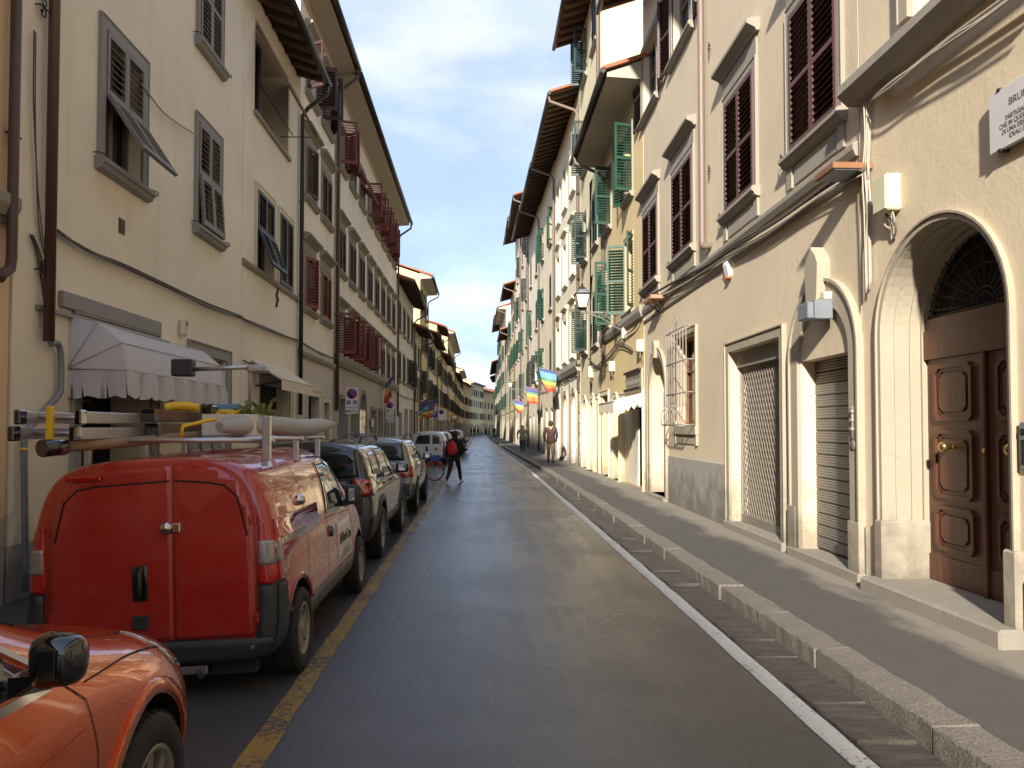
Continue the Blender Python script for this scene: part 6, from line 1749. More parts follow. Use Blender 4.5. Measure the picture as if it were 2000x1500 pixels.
for (px, py0, py1, b_, lab) in ((1252, 662, 686, r2b, 'pale yellow cabinet beside the haberdashery, next to the arched brown door'), (1194, 706, 726, r2b, 'pale yellow cabinet on the yellow wall left of the haberdashery sign'), (1153, 716, 738, r2b, 'cream cabinet at the corner of the white rusticated house')):
    u, z0_ = b_.at(px, py1, .08); z1_ = b_.at(px, py0, .08)[1]; cabinet(b_, min(u, b_.W - .2), z0_, z1_, .3, .16, lab, 'cabinets on the yellow house')
u, z = r2b.at(1218, 652, .05); t = on_wall(r2b, 'junction_box', 'small white junction box where the cables cross on the yellow house', 'junction box', u, z)
m = MB(); m.bbox(-.12, .12, -.1, 0, -.14, .16, .01); m.build('case', SIGNW, t); m = MB(); m.tube([(0, -.05, -.14), (0, -.05, -.3)], .02, 6); m.build('spout', CABLE, t)
u, z = r1b.at(1282, 585, .15); t = on_wall(r1b, 'cable_tray', 'reddish tray under the last maroon window, near the yellow house', 'tray', u, z)
m = MB(); m.bbox(-.45, .35, -.35, 0, -.03, .05, .004); m.build('tray_body', plain('pinkish_tray', srgb(170, 122, 96), .6, .1), t); m = MB(); m.tube([(.2, -.3, -.02), (.2, 0, -.25)], .012, 6); m.tube([(-.3, -.3, -.02), (-.3, 0, -.25)], .012, 6); m.build('strut', IRON, t)
# siren, lamp box
u, z = r1b.at(1420, 526, .05); t = on_wall(r1b, 'alarm_siren', 'white alarm siren with an orange lamp on the tan wall', 'alarm', u, z)
m = MB(); m.prism([(0, -.12), (-.05, -.12), (-.09, .06), (-.07, .15), (0, .15)], 'x', -.09, .09); m.build('housing', plain('siren_white', srgb(230, 228, 222), .4), t)
m = MB(); m.bbox(-.088, .088, -.075, -.01, -.155, -.122, .006); m.build('lamp', plain('orange_lens', srgb(226, 112, 48), .2, coat=1), t)
u, z = r1b.at(1598, 608, .15); t = on_wall(r1b, 'lamp_box', 'grey square lamp box under the keystone of the roller shutter shop', 'lamp', u, z, .05)
m = MB(); m.bbox(-.17, .10, -.26, 0, -.09, .09, .008); m.build('housing', GREYBOX, t); m = MB(); m.bbox(.07, .145, -.20, -.0, -.10, .11, .006); m.build('bracket', GREYBOX, t)
m = MB(); m.bbox(.03, .13, -.09, 0, .115, .20, .008); m.build('sensor', BOXY, t)
# door bell, house numbers
u = r0.at(1976, 860)[0] + .10; z = r0.at(1990, 870)[1]
t = on_wall(r0, 'intercom', 'grey metal intercom right of the walnut door', 'intercom', u + .10, z)
m = MB(); m.bbox(-.075, .12, -.035, 0, -.17, .17, .008); m.build('panel', GREYBOX, t)
m = MB(); [m.box(-.05, .09, -.04, -.0351, -.13 + k * .018, -.12 + k * .018) for k in range(10)]; m.box(-.055, .1, -.042, -.0352, .08, .12); m.build('speaker_slots', IRON, t)
t = on_wall(r0, 'house_number', 'white oval house number plate with a blue numeral above the intercom', 'house number', u + .15, r0.at(1990, 722)[1])
m = MB(); m.lathe([(0, .012), (.085, .010), (.09, 0)], 24, Matrix.Rotation(R(90), 4, 'X') @ Matrix.Diagonal((.9, 1.2, 1, 1))); pl2 = m.build('plate', SIGNW, t)
wall_text('1', .14, t, 0, -.013, 0, 'CENTER', mat=plain('enamel_blue', srgb(34, 62, 150), .3))
t = on_wall(r0, 'name_plate', 'small white name plate between the house number and the intercom', 'name plate', u + .16, r0.at(1992, 768)[1])
m = MB(); m.bbox(-.07, .1, -.012, 0, -.055, .055, .004); m.build('plate', SIGNW, t)
# carved knocker niche right of the roller shutter
u, z = r1b.at(1714, 845); u = r1b.W - .10
t = on_wall(r1b, 'gas_valve', 'corroded gas valve in a slot left of the arched walnut door', 'valve', u, z - .05, .03)
m = MB(); m.box(-.05, .05, -.005, .0, -.16, .34); m.build('slot', IRON, t)
m = MB(); m.tube([(0, -.03, -.02), (0, -.03, .32)], .016, 8)
for k in range(3): m.lathe([(.016, 0), (.03, .01), (.03, .035), (.016, .045)], 12, Matrix.Translation((0, -.03, .06 + k * .09)))
m.build('pipe', IRON_L, t)
m = MB(); m.lathe([(0, .02), (.03, .02), (.05, .012), (.052, 0)], 18, Matrix.Translation((0, -.02, -.08)) @ Matrix.Rotation(R(90), 4, 'X')); m.bbox(-.055, .055, -.02, -.006, -.14, -.02, .005); m.build('valve_wheel', IRON_L, t)
# haberdashery sign and awning
u0, u1 = r2b.at(1219, 740, .1)[0], min(r2b.W - .08, r2b.at(1256, 740, .1)[0]); uz0, uz1 = r2b.at(1238, 762, .1)[1], r2b.at(1238, 722, .1)[1]
t = on_wall(r2b, 'shop_sign', 'faded haberdashery sign board above the small awning', 'shop sign', u0, uz0)
w_, h_ = u1 - u0, uz1 - uz0
m = MB(); m.bbox(0, w_, -.06, 0, 0, h_, .01); brd = m.build('board', plain('faded_sign_grey', srgb(150, 146, 124), .7, var=.1), t)
m = MB(); m.box(0, w_, -.12, -.061, h_ - .06, h_); m.box(0, w_, -.12, -.061, 0, .07); m.build('frame', IRON, t)
wall_text('ANTICA MERCERIA', h_ * .28, brd, w_ / 2, -.062, h_ * .62, 'CENTER', sx=w_ * .92 / (h_ * .28 * 9.7), mat=LETTER)
m = MB(); rr = random.Random(2); P = [(w_ * .08 + w_ * .84 * k / 60, -.064, h_ * .30 + .03 * math.sin(k * 1.3) * (0 if k % 13 > 11 else 1)) for k in range(61)]; m.tube(P, .008, 4); m.build('script_line', GRAV, brd)
t = on_wall(r2b, 'awning', 'small cream awning with a zigzag edge over the haberdashery door', 'awning', u0 - .25, uz0 - .12)
aw = w_ + .2
m = MB(); m.prism([(0, 0), (-.75, -.22), (-.75, -.19), (0, .03)], 'x', 0, aw); m.build('canopy', FAB_CREAM, t)
m = MB(); q = aw / 12
for k in range(12):
    m.face([(k * q, -.755, -.2), ((k + 1) * q, -.755, -.2), ((k + 1) * q, -.76, -.42), (k * q + q / 2, -.765, -.52), (k * q, -.76, -.42)])
for k in range(5):
    d0, d1 = .15 * k, .15 * (k + 1); 
    for x in (0, aw): m.face([(x, -d0, -.0 - d0 * .29), (x, -d1, -d1 * .29), (x, -d1, -d1 * .29 - .22), (x, -d0 * .5 - d1 * .5, -d1 * .29 - .30), (x, -d0, -d0 * .29 - .22)])
m.build('valance', FAB_CREAM, t)
m = MB(); m.tube([(0, -.74, -.2), (aw, -.74, -.2)], .028, 8); m.tube([(0, -.02, -.35), (.02, -.74, -.2)], .014, 6); m.tube([(aw, -.02, -.35), (aw - .02, -.74, -.2)], .014, 6); m.build('arm', ALU, t)

# street lanterns on scrolled brackets
def lantern(label, x, y, z, wallx, grp='wall lanterns on scrolled brackets'):
    t = thing('street_lamp', label, 'street lamp', (wallx, y, z), 0, grp)
    dx = x - wallx
    m = MB(); m.tube([(0, 0, 0), (dx, 0, 0)], .02, 8); m.tube([(dx, 0, -.06), (dx, 0, .06)], .03, 8); m.box(-.02, 0, -.06, .06, -.55, .1)
    for (cx, cz_, r_, tn) in ((dx * .30, -.15, .13, 1.4), (dx * .55, -.11, .09, 1.4), (dx * .75, -.08, .06, 1.3), (dx * .12, -.32, .11, 1.4), (dx * .2, -.09, .06, 1.2), (dx * .43, -.08, .05, 1.2)):
        P = [(cx + r_ * (1 - .035 * k) * math.cos(k * .32 + cx), 0, cz_ + r_ * (1 - .035 * k) * math.sin(k * .32 + cx)) for k in range(int(tn * 20))]
        m.tube(P, .010, 5)
    m.tube(curve([(0, 0, -.5), (dx * .2, 0, -.42), (dx * .45, 0, -.22), (dx * .8, 0, -.05), (dx, 0, 0)], 6), .013, 6)
    m.build('bracket', IRON_L, t)
    def ring(s, z): return [(dx + s * a, s * b, z) for a, b in ((-1, -1), (1, -1), (1, 1), (-1, 1))]
    lo, hi, ap = ring(.115, .12), ring(.20, .50), ring(.07, .66)
    m = MB()
    for i in range(4): m.tube([lo[i], hi[i]], .014, 5); m.tube([hi[i], ap[i]], .010, 5); m.tube([lo[i], lo[(i + 1) % 4]], .014, 5); m.tube([hi[i], hi[(i + 1) % 4]], .022, 5)
    m.lathe([(.0, .04), (.05, .05), (.09, .09), (.115, .12), (0, .12)], 12, Matrix.Translation((dx, 0, 0))); m.lathe([(.11, .64), (.10, .69), (.06, .71), (.03, .76), (.05, .79), (0, .83)], 12, Matrix.Translation((dx, 0, 0)))
    m.build('lantern_frame', IRON, t)
    g = plain('lantern_glass', srgb(206, 206, 190), .15, var=.1)
    for i in range(4):
        j = (i + 1) % 4; c = Vector((dx, 0, .3)); 
        m = MB(); m.face([lo[i], lo[j], hi[j], hi[i]]); m.build('pane', g, t); m = MB(); m.face([hi[i], hi[j], ap[j], ap[i]]); m.build('roof_pane', GREYBOX, t)
    m = MB(); m.lathe([(0, .14), (.05, .16), (.06, .24), (.04, .34), (0, .37)], 10, Matrix.Translation((dx, 0, 0))); m.build('bulb', SIGNW, t)
    return t
lantern('nearest iron wall lantern on a scrolled bracket, in front of the pale houses', 2.81, 21.0, 4.93, 4.0)
lantern('far iron wall lantern beyond the rainbow flags', 2.35, 62.0, 4.9, XR(62))
m = MB()
tb = thing('iron_bracket', 'ornate empty iron bracket above the middle rainbow flag', 'bracket', (XR(41), 41, 4.75))
for (cx, cz_, r_) in ((-.25, -.15, .13), (-.55, -.12, .10), (-.8, -.08, .07)): m.tube([(cx + r_ * (1 - .03 * k) * math.cos(k * .33), 0, cz_ + r_ * (1 - .03 * k) * math.sin(k * .33)) for k in range(26)], .012, 5)
m.tube([(0, 0, 0), (-1.05, 0, 0)], .02, 6); m.build('scroll', IRON, tb)

# flags
RB = [plain('flag_' + n_, srgb(*c_), .8, var=.06) for n_, c_ in (('red', (190, 70, 58)), ('orange', (216, 134, 76)), ('yellow', (226, 200, 100)), ('green', (100, 150, 112)), ('sky', (116, 166, 196)), ('blue', (76, 92, 150)), ('violet', (124, 92, 140)))]
def flag(label, base, tip, w, h, order, seed, rot=0.0, grp='rainbow flags on the house fronts'):
    base, tip = Vector(base), Vector(tip)
    t = thing('flag', label, 'flag', base, 0, grp); d = tip - base; e = d.normalized()
    m = MB(); m.tube([(0, 0, 0), d], .016, 6); m.build('pole', IRON_L, t)
    m = MB(); n = 21; q = 8; rr = random.Random(seed); ph_ = rr.random() * 6
    start = d - e * w
    for i in range(n):
        m.cur = order[i * 7 // n]
        for j in range(q):
            pts = []
            for (a, c) in ((i, j), (i, j + 1), (i + 1, j + 1), (i + 1, j)):
                s_, v_ = a / n, c / q
                # cloth hangs from the pole, gathered towards the low end
                p = start + e * (w * (v_ * (1 - .45 * s_) + .08 * s_))
                p = p + Vector((.10 * s_ * math.sin(v_ * 9 + ph_ + s_ * 3), .10 * s_ * math.cos(v_ * 8 + ph_), -h * s_ + .04 * s_ * math.sin(v_ * 7 + ph_)))
                pts.append(p)
            m.face(pts, True)
    m.build('cloth', RB, t); return t
up = [6, 5, 4, 3, 2, 1, 0]
flag('largest rainbow flag hanging from the white rusticated house', (XR(36.6), 36.6, 4.35), (2.75, 36.2, 4.6), .95, 1.0, [5, 4, 4, 3, 2, 1, 0], 1)
flag('middle rainbow flag with a violet side, behind the largest one', (XR(45.0), 45.0, 3.9), (2.55, 44.6, 4.15), .85, .9, [6, 5, 3, 2, 1, 1, 0], 2)
flag('farthest rainbow flag on the right hand fronts', (XR(56), 56.0, 3.5), (2.35, 55.6, 3.8), .85, .85, [6, 5, 4, 2, 2, 1, 0], 3)
flag('white banner above the rainbow flags on the right', (XR(46.5), 46.5, 4.9), (3.2, 45.5, 5.7), .6, 1.0, [6, 6, 6, 6, 6, 6, 6], 9)['group'] = ''
flag('red and yellow rainbow flag over the no parking signs on the left', (XL, 33.0, 3.35), (-3.75, 32.6, 4.0), .7, .85, [5, 4, 2, 2, 1, 0, 0], 4)
flag('left rainbow flag beyond the pale grey house', (XL, 49.6, 3.1), (-3.3, 49.0, 3.7), 1.0, 1.1, [6, 6, 5, 4, 3, 2, 0], 5)
flag('violet rainbow flag right behind another one on the left', (XL, 53.0, 3.1), (-3.1, 52.4, 3.7), 1.0, 1.1, [5, 6, 6, 5, 2, 1, 0], 6)
WB = plain('white_banner', srgb(220, 214, 216), .8)
for o in COL.objects:
    if o.get('label', '').startswith('white banner'):
        for ch in o.children:
            if ch.name.startswith('cloth'): ch.data.materials.clear(); [ch.data.materials.append(WB) for _ in range(7)]
        del o['group']

# road signs on bent posts
SRED = plain('sign_red', srgb(190, 36, 44), .4); SBLUE = plain('sign_blue', srgb(36, 66, 150), .4); SBLK = LETTER
def icon_truck(m, x, z, s):
    m.box(x - .09 * s, x + .09 * s, -.014, -.011, z - .012 * s, z + .012 * s); m.box(x - .10 * s, x - .05 * s, -.014, -.0111, z + .0121 * s, z + .035 * s)
    m.prism([(x - .03 * s, z + .013 * s), (x + .08 * s, z + .05 * s), (x + .085 * s, z + .04 * s), (x - .01 * s, z + .0125 * s)], 'y', -.014, -.0112)
    for q in (-.07, .05): m.lathe([(0, .012), (.016 * s, .012), (.016 * s, .0112)], 10, Matrix.Translation((x + q * s, 0, z - .018 * s)) @ Matrix.Rotation(R(90), 4, 'X'))
def no_parking(label, x, y, z, s, plates, wheel_icon=True):
    t = thing('parking_sign', label, 'road sign', (x, y, z), 0, 'no parking signs on bent posts')
    m = MB(); m.bbox(-.20 * s, .20 * s, -.010, .0, 0, .62 * s, .004); pn = m.build('panel', SIGNW, t)
    Rx = Matrix.Rotation(R(90), 4, 'X')
    def disc(r, mat, off, nm): q = MB(); q.lathe([(0, off), (r, off), (r, off - .001)], 28, Matrix.Translation((0, 0, .43 * s)) @ Rx); q.build(nm, mat, pn)
    disc(.165 * s, SRED, .0115, 'red_ring'); disc(.125 * s, SBLUE, .0130, 'blue_disc')
    m = MB(); m.box(-.155 * s, .155 * s, -.0155, -.0140, -.020 * s, .020 * s, Matrix.Translation((0, 0, .43 * s)) @ Matrix.Rotation(R(45), 4, 'Y')); m.build('red_bar', SRED, pn)
    m = MB(); m.box(-.155 * s, -.045 * s, -.0125, -.0101, .10 * s, .215 * s); m.build('blue_square', SBLUE, pn)
    wall_text('P', .10 * s, pn, -.10 * s, -.0135, .157 * s, 'CENTER', mat=SIGNW)
    if wheel_icon:
        m = MB(); m.box(.045 * s, .155 * s, -.0125, -.0101, .10 * s, .215 * s); m.build('blue_square', SBLUE, pn)
        m = MB(); m.tube([(.10 * s + .028 * s * math.cos(R(a)), -.014, .135 * s + .028 * s * math.sin(R(a))) for a in range(110, 390, 20)], .005 * s, 4); m.tube([(.09 * s, -.014, .195 * s), (.095 * s, -.014, .155 * s), (.12 * s, -.014, .15 * s), (.13 * s, -.014, .12 * s)], .006 * s, 4); m.build('wheelchair_symbol', SIGNW, pn)
    z0 = 0
    for k, txt in enumerate(plates):
        hh = .19 * s; z0 -= hh + .02 * s
        m = MB(); m.bbox(-.20 * s, .20 * s, -.010, 0, z0, z0 + hh, .004); p_ = m.build('plate', SIGNW, t)
        if txt == 'truck':
            m = MB(); icon_truck(m, -.10 * s, z0 + .085 * s, s * .95); m.build('tow_truck_symbol', SBLK, p_); wall_text('0-24', .075 * s, p_, .09 * s, -.011, z0 + .09 * s, 'CENTER', mat=SBLK)
        else: wall_text(txt, .10 * s, p_, 0, -.011, z0 + .09 * s, 'CENTER', mat=SBLK)
    gx = -4.12 - x
    m = MB(); m.tube(curve([(gx, .03, .08 - z), (gx, .03, 1.55 - z), (gx + .05, .03, 1.85 - z), (-.06, .03, 2.25 - z), (0, .03, 2.5 - z), (0, .03, .55 * s)], 5), .028, 10); m.build('post', PIPE_GREY, t)
    return t
no_parking('nearest no parking sign with P and wheelchair symbols on a bent post', -3.73, 22.0, 2.29, .92, ['truck'])
no_parking('second no parking sign with two small plates on a bent post', -3.93, 32.8, 2.30, .88, ['0 - 24', 'truck'], False)
t = thing('parking_sign', 'small blue parking sign with a white P past the flags on the left', 'road sign', (-3.55, 58, 2.0), 0)
m = MB(); m.bbox(-.24, .24, -.012, 0, .5, 1.0, .004); pn = m.build('panel', SBLUE, t); wall_text('P', .42, pn, 0, -.014, .75, 'CENTER', mat=SIGNW)
m = MB(); m.tube([(0, .03, -1.9), (0, .03, 1.0)], .03, 8); m.build('post', PIPE_GREY, t)
t = thing('round_sign', 'distant round no parking sign just right of the blue parking sign', 'road sign', (-3.2, 61, 2.0), 0)
m = MB(); m.bbox(-.27, .27, -.012, 0, .30, 1.25, .004); pn = m.build('panel', SIGNW, t)
m = MB(); m.lathe([(0, .016), (.2, .016), (.2, .013)], 24, Matrix.Translation((0, 0, .98)) @ Matrix.Rotation(R(90), 4, 'X')); m.build('red_ring', SRED, pn); m = MB(); m.lathe([(0, .02), (.14, .02), (.14, .017)], 24, Matrix.Translation((0, 0, .98)) @ Matrix.Rotation(R(90), 4, 'X')); m.build('blue_disc', SBLUE, pn)
m = MB(); m.tube([(0, .03, -1.9), (0, .03, 1.2)], .03, 8); m.build('post', PIPE_GREY, t)
t = thing('round_sign', 'red ringed round sign far off beside the first scooters', 'road sign', (-3.0, 84, 2.0), 0)
m = MB(); m.lathe([(0, .01), (.42, .01), (.42, 0)], 24, Matrix.Rotation(R(90), 4, 'X') @ Matrix.Translation((0, .8, 0))); m.build('red_ring', SRED, t); m = MB(); m.lathe([(0, .016), (.3, .016), (.3, .011)], 24, Matrix.Rotation(R(90), 4, 'X') @ Matrix.Translation((0, .8, 0))); m.build('white_disc', SIGNW, t)
m = MB(); m.tube([(0, .03, -1.9), (0, .03, .8)], .035, 8); m.build('post', PIPE_GREY, t)
# dark shop banner with vertical white letters
u0, u1 = l3.at(702, 830, .04)[0], l3.at(713, 830, .04)[0]
t = on_wall(l3, 'shop_banner', 'black upright shop banner with white letters by the pointed arch door', 'banner', u0, .9, .02)
m = MB(); m.bbox(0, u1 - u0, -.03, -.0, 0, 1.45, .005); pn = m.build('panel', GLOSSB, t)
for k, ch in enumerate('AVEH'): wall_text(ch, .32, pn, (u1 - u0) * .55, -.032, 1.15 - k * .3, 'CENTER', mat=SIGNW)

# bicycle, side-on
def ring_tube(m, c, r, rt, n=28, seg=6): m.tube([(c[0] + r * math.cos(2 * math.pi * k / n), c[1], c[2] + r * math.sin(2 * math.pi * k / n)) for k in range(n)], rt, seg, closed=True)
t = thing('bicycle', 'hire bicycle with orange wheels and a blue basket behind the grey car', 'bicycle', (-2.05, 24.6, -.02), R(4))
BORG = plain('orange_bike_paint', srgb(226, 96, 40), .4); 
for x in (.55, -.5):
    m = MB(); ring_tube(m, (x, 0, .31), .295, .018); w_ = m.build('wheel', SEAM, t)
    m = MB(); ring_tube(m, (x, 0, .31), .272, .014); m.build('rim', BORG, w_)
    m = MB()
    for k in range(14): a = math.pi * k / 14; m.tube([(x + .27 * math.cos(a), 0, .31 + .27 * math.sin(a)), (x - .27 * math.cos(a), 0, .31 - .27 * math.sin(a))], .0025, 4)
    m.build('spokes', ALU, w_, kind='stuff')
m = MB(); m.tube([(.38, 0, .86), (-.12, 0, .34)], .024, 8); m.tube([(-.12, 0, .3), (-.22, 0, .8)], .02, 8); m.tube([(-.12, 0, .31), (-.5, 0, .31)], .014, 6); m.tube([(-.5, 0, .31), (-.2, 0, .66)], .012, 6); m.build('frame', ALU, t)
m = MB(); m.tube([(.55, 0, .31), (.40, 0, .78), (.36, 0, 1.0)], .018, 8); m.build('fork', ALU, t)
m = MB(); m.tube([(.38, .25, 1.02), (.36, 0, 1.0), (.38, -.25, 1.02)], .014, 6); m.build('handlebar', GLOSSB, t)
m = MB(); m.bbox(-.36, -.10, -.07, .07, .80, .86, .025); m.build('saddle', GLOSSB, t)
m = MB(); m.band(arc(.55, .31, .31, 20, 160, 10), arc(.55, .31, .34, 20, 160, 10), 'y', -.035, .035); m.build('mudguard', BORG, t); 
m = MB(); m.prism([(.40, .66), (.70, .66), (.74, .84), (.36, .84)], 'y', -.14, .14); m.build('basket', SBLUE, t)
m = MB(); m.tube([(-.12, -.06, .3), (-.06, -.06, .16)], .01, 6); m.box(-.09, -.02, -.13, -.06, .15, .17); m.build('pedal', GLOSSB, t)

# scooters
def scooter(label, loc, rz, pm):
    t = thing('motor_scooter', label, 'scooter', loc, rz, 'scooters parked in a row on the left')
    for y in (.62, -.6):
        m = MB(); m.lathe([(.12, -.05), (.2, -.05), (.235, -.02), (.235, .02), (.2, .05), (.12, .05)], 20, Matrix.Translation((0, y, .235)) @ Matrix.Rotation(R(90), 4, 'Y')); m.lathe([(0, .03), (.12, .03)], 12, Matrix.Translation((0, y, .235)) @ Matrix.Rotation(R(90), 4, 'Y')); m.build('wheel', TYRE, t)
    m = MB(); m.prism([(-.85, .55), (-.6, .48), (-.25, .25), (.25, .22), (.35, .35), (.42, .85), (.50, .95), (.56, .6), (.62, .52), (.45, .28), (.3, .15), (-.3, .16), (-.4, .3), (-.8, .4)][::-1], 'x', -.16, .16); m.build('body', pm, t)
    m = MB(); m.bbox(-.14, .14, -.80, -.10, .66, .80, .05); m.build('seat', GLOSSB, t)
    m = MB(); m.bbox(-.15, .15, -.80, -.2, .45, .658, .05); m.build('tail_fairing', pm, t)
    m = MB(); m.tube([(-.34, .40, 1.06), (0, .47, 1.02), (.34, .40, 1.06)], .018, 6); m.tube([(0, .62, .24), (0, .45, 1.02)], .025, 6); m.build('handlebar', GLOSSB, t)
    m = MB(); m.prism([(.50, 1.0), (.56, 1.0), (.44, 1.42), (.42, 1.42)], 'x', -.2, .2); m.build('windshield', CGLASS, t)
    m = MB(); m.bbox(-.17, .17, -1.08, -.76, .78, 1.06, .06); m.build('top_box', GLOSSB, t)
    for s_ in (1, -1): m = MB(); m.tube([(s_ * .3, .42, 1.05), (s_ * .36, .44, 1.22)], .008, 4); m.bbox(s_ * .36 - .06, s_ * .36 + .06, .43, .45, 1.2, 1.28, .01); m.build('mirror', GLOSSB, t)
    return t
s0_ = scooter('black scooter with a top box, first of the parked row', (-1.85, 44.5, 0), R(70), GLOSSB)
SCL = [('red scooter in the parked row', SRED), ('second dark scooter in the parked row', GLOSSB), ('grey scooter in the parked row', SILVER_P), ('blue scooter in the parked row', BLUE_P), ('white scooter in the parked row', WHITE_P2), ('dark red scooter far along the row', SRED), ('last dark scooter of the row', GLOSSB)]
for k, (lab, pm) in enumerate(SCL):
    r = dup(s0_, (-1.85 + .12 * math.sin(k * 3), 46 + k * 1.5, 0), R(64 + 10 * math.sin(k * 2.1)), lab)
    for ch in r.children:
        if ch.name.startswith(('body', 'tail')): ch.data = ch.data.copy(); ch.data.materials[0] = pm

# people
SKIN = plain('skin', srgb(196, 150, 124), .55); HAIR = plain('dark_hair', srgb(44, 32, 28), .6, var=.3, scale=30); JEANS = plain('blue_jeans', srgb(48, 56, 76), .85); BLACKC = plain('black_cloth', srgb(26, 26, 30), .85)
BROWNC = plain('brown_jacket_cloth', srgb(72, 50, 44), .85, var=.15); OLIVE = plain('olive_jacket_cloth', srgb(150, 146, 116), .85, var=.15); KHAKI = plain('khaki_trousers', srgb(122, 112, 92), .85, var=.12); WHITESH = plain('white_trainers', srgb(220, 218, 214), .6); BROWNSH = plain('brown_shoes', srgb(60, 46, 38), .6); GREYHAIR = plain('grey_hair', srgb(120, 110, 98), .7, var=.3, scale=30)
def skin_mesh(V, E, rad, root, sub=1):
    me = bpy.data.meshes.new('body'); me.from_pydata([tuple(v) for v in V], E, [])
    o = bpy.data.objects.new('tmp', me); COL.objects.link(o)
    md = o.modifiers.new('k', 'SKIN'); md.use_smooth_shade = True
    sv = me.skin_vertices[0].data
    for i, r_ in enumerate(rad): sv[i].radius = r_ if isinstance(r_, tuple) else (r_, r_)
    for i in range(len(V)): sv[i].use_root = (i == root)
    s = o.modifiers.new('s', 'SUBSURF'); s.levels = sub + 1; s.render_levels = sub + 1
    dg = bpy.context.evaluated_depsgraph_get(); dg.update()
    out = bpy.data.meshes.new_from_object(o.evaluated_get(dg)); bpy.data.objects.remove(o)
    for p in out.polygons: p.use_smooth = True
    return out
def person(label, loc, rz, H, top, legs, shoes, hair, pose, group=None, fat=1.0, hood=False):
    t = thing('person', label, 'person', loc, rz, group)
    V, E, Rr, reg = [], [], [], []
    def v(p, r_, par=None, g=0):
        V.append(Vector(p) * H); Rr.append((r_[0] * H, r_[1] * H) if isinstance(r_, tuple) else r_ * H); reg.append(g)
        if par is not None: E.append((par, len(V) - 1))
        return len(V) - 1
    ln = pose.get('lean', 0)
    pz = .52 - pose.get('drop', 0)
    pel = v((0, 0, pz), (.082 * fat, .066 * fat), None, 1)
    sp = v((0, .01 + ln * .3, pz + .12), (.078 * fat, .062 * fat), pel, 0); ch = v((0, .01 + ln * .8, pz + .25), (.095 * fat, .066 * fat), sp, 0)
    nk = v((0, .01 + ln, pz + .325), .036, ch, 2); hd = v((0, .025 + ln * 1.15, pz + .385), (.046, .054), nk, 2); tp = v((0, .02 + ln * 1.2, pz + .45), (.044, .050), hd, 2)
    V.append(Vector((0, .072 + ln * 1.15, pz + .382)) * H); Rr.append(.010 * H); reg.append(2); E.append((hd, len(V) - 1))
    for sg, arm, leg in ((-1, pose['armL'], pose['legL']), (1, pose['armR'], pose['legR'])):
        sh = v((sg * .112 * fat, .005 + ln * .9, pz + .292), .042 * fat, ch, 0)
        sw, bend_, out = arm
        e = Vector((sg * (.125 + out) * fat, ln * .8 - math.sin(R(-sw)) * .165, pz + .292 - math.cos(R(sw)) * .165))
        el = v(e, .034, sh, 0)
        a2 = R(sw + bend_); w_ = e + Vector((-sg * pose.get('inn', .0), math.sin(a2) * .14, -math.cos(a2) * .14)); wr = v(w_, .024, el, 0)
        hnd = v(w_ + Vector((-sg * .005, math.sin(a2) * .05, -math.cos(a2) * .05)), (.018, .026), wr, 2)
        hp = v((sg * .048 * fat, 0, pz - .02), .062 * fat, pel, 1)
        th, kn = leg; k_ = Vector((sg * .052, math.sin(R(th)) * .245, pz - .02 - math.cos(R(th)) * .245)); kk = v(k_, .043, hp, 1)
        a2 = R(th - kn); an = k_ + Vector((0, math.sin(a2) * .225, -math.cos(a2) * .225)); av = v(an, .029, kk, 1)
        ft = v(an + Vector((sg * .01, -.012, -.022)), (.022, .022), av, 3); v(an + Vector((sg * .018, .085, -.026)), (.024, .016), ft, 3)
    me = skin_mesh(V, E, Rr, pel)
    for mt in (top, legs, SKIN, shoes): me.materials.append(mt)
    for p in me.polygons:
        c = p.center; best, bi = 1e9, 0
        for a, b_ in E:
            d = V[b_] - V[a]; tt = max(0, min(1, (c - V[a]).dot(d) / max(d.length_squared, 1e-9))); q = (c - V[a] - d * tt).length
            if q < best: best, bi = q, (reg[b_] if tt > .45 or reg[a] == reg[b_] else reg[a])
        p.material_index = bi
    zmin = min(q.co.z for q in me.vertices)
    for q in me.vertices: q.co.z -= zmin
    put('body', me, t)
    hm = MB(); hp_ = (V[hd] + V[tp]) / 2 - Vector((0, .012 * H, 0)) - Vector((0, 0, zmin)); r_ = .062 * H
    bm = bmesh.new(); bmesh.ops.create_icosphere(bm, subdivisions=3, radius=1)
    bmesh.ops.delete(bm, geom=[q for q in bm.verts if q.co.y > .35 and q.co.z < .45], context='VERTS')
    for q in bm.verts: q.co = Vector((q.co.x * r_ * .92, q.co.y * r_ * 1.02, q.co.z * r_ * 1.12 - (.012 * H if q.co.z < 0 else 0))) + hp_ + Vector((0, 0, .004 * H))
    hm.bm(bm, None, True); bm.free(); hm.build('hair', hair, t)
    jm = MB(); zt_, zb_ = (pz + .02) * H - zmin, (pz - .06) * H - zmin
    jm.lathe([(.088 * H * fat, zb_), (.094 * H * fat, zb_ + .02), (.090 * H * fat, zt_), (.078 * H * fat, zt_ + .08 * H)], 20, Matrix.Diagonal((1.06, .84, 1, 1))); jm.build('jacket_hem', top, t)
    if hood:
        m = MB(); c = (V[nk] - Vector((0, .02 * H, zmin - .0))); m.lathe([(.03 * H, .04 * H), (.055 * H, .03 * H), (.066 * H, 0), (.06 * H, -.03 * H), (.04 * H, -.045 * H)], 14, Matrix.Translation(c)); m.build('hood', top, t)
    return t
w_ = person('woman in black with a red drawstring bag on her back, stepping across the road', (-.83, 23.6, 0), R(-22), 1.64, BLACKC, BLACKC, WHITESH, HAIR, dict(lean=.02, drop=.03, armL=(-10, 25, .03), armR=(14, 70, .04), legL=(-24, 12), legR=(26, 8)), fat=.98, hood=True)
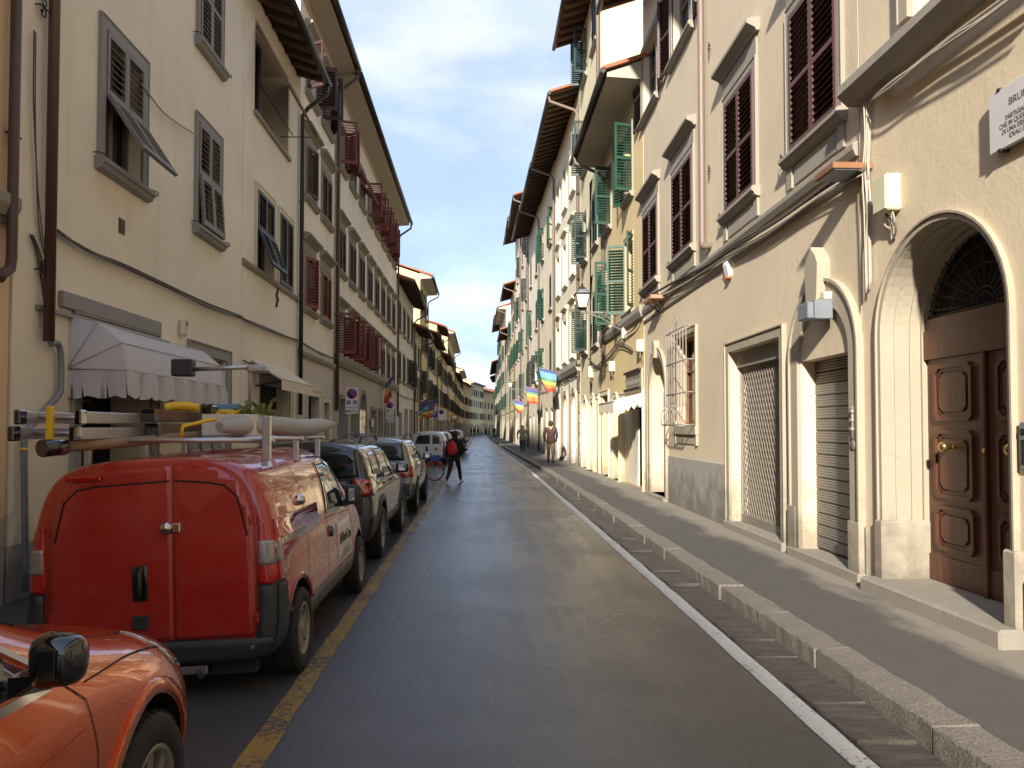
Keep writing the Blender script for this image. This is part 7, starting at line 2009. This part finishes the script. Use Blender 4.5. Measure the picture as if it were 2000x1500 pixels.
t = thing('drawstring_bag', 'red drawstring bag on the back of the woman in black', 'bag', (-.83, 23.6, 0), R(-22))
bm = bmesh.new(); bmesh.ops.create_uvsphere(bm, u_segments=20, v_segments=14, radius=1)
for q in bm.verts:
    k = (q.co.z + 1) / 2; w = .17 * (1 - .55 * k ** 1.6) + .01
    q.co = Vector((q.co.x * w / .9, q.co.y * .075 * (1.1 - .5 * k) - .175, .86 + k * .46)) + Vector((.008 * math.sin(q.co.z * 9), .006 * math.sin(q.co.x * 14 + q.co.z * 6), 0))
m = MB(); m.bm(bm, None, True); bm.free(); m.build('sack', plain('red_nylon', srgb(206, 44, 36), .55, var=.18, scale=14, bump=.4, bscale=12), t)
m = MB()
for sg in (1, -1): m.tube(curve([(sg * .02, -.16, 1.30), (sg * .09, -.09, 1.36), (sg * .13, .08, 1.28), (sg * .14, .06, 1.05), (sg * .13, -.12, .9)], 4), .006, 5)
m.build('cord', BLACKC, t)
person('man in a dark brown jacket and khaki trousers walking away on the pavement', (3.08, 33.6, .137), R(-4), 1.86, BROWNC, KHAKI, BROWNSH, HAIR, dict(lean=.0, drop=.01, armL=(-8, 42, .02), armR=(-6, 42, .02), inn=.02, legL=(12, 4), legR=(-12, 10)), fat=1.08)
person('man in an olive jacket and jeans coming along the pavement with hands in pockets', (2.58, 47.6, .137), R(176), 1.70, OLIVE, JEANS, WHITESH, GREYHAIR, dict(lean=.01, drop=.005, armL=(-8, 40, .05), armR=(-8, 40, .05), inn=.03, legL=(9, 3), legR=(-8, 8)), fat=1.12, hood=True)
p0 = person('dark clothed walker far off at the edge of the right pavement', (2.2, 128, .137), R(170), 1.75, BLACKC, BLACKC, BROWNSH, HAIR, dict(armL=(10, 10, .01), armR=(-10, 10, .01), legL=(14, 4), legR=(-14, 8)), group='distant walkers at the far bend')
rr = random.Random(4)
for k in range(9):
    r = dup(p0, (rr.uniform(-2.4, 2.0), 150 + k * 5, 0.0), rr.uniform(0, 6), 'tiny dark walker in the crowd at the far bend')
    if k % 3 == 1:
        for ch in r.children:
            if ch.name.startswith('body'): ch.data = ch.data.copy(); ch.data.materials[0] = [BROWNC, RB[0], OLIVE][k // 3 % 3]
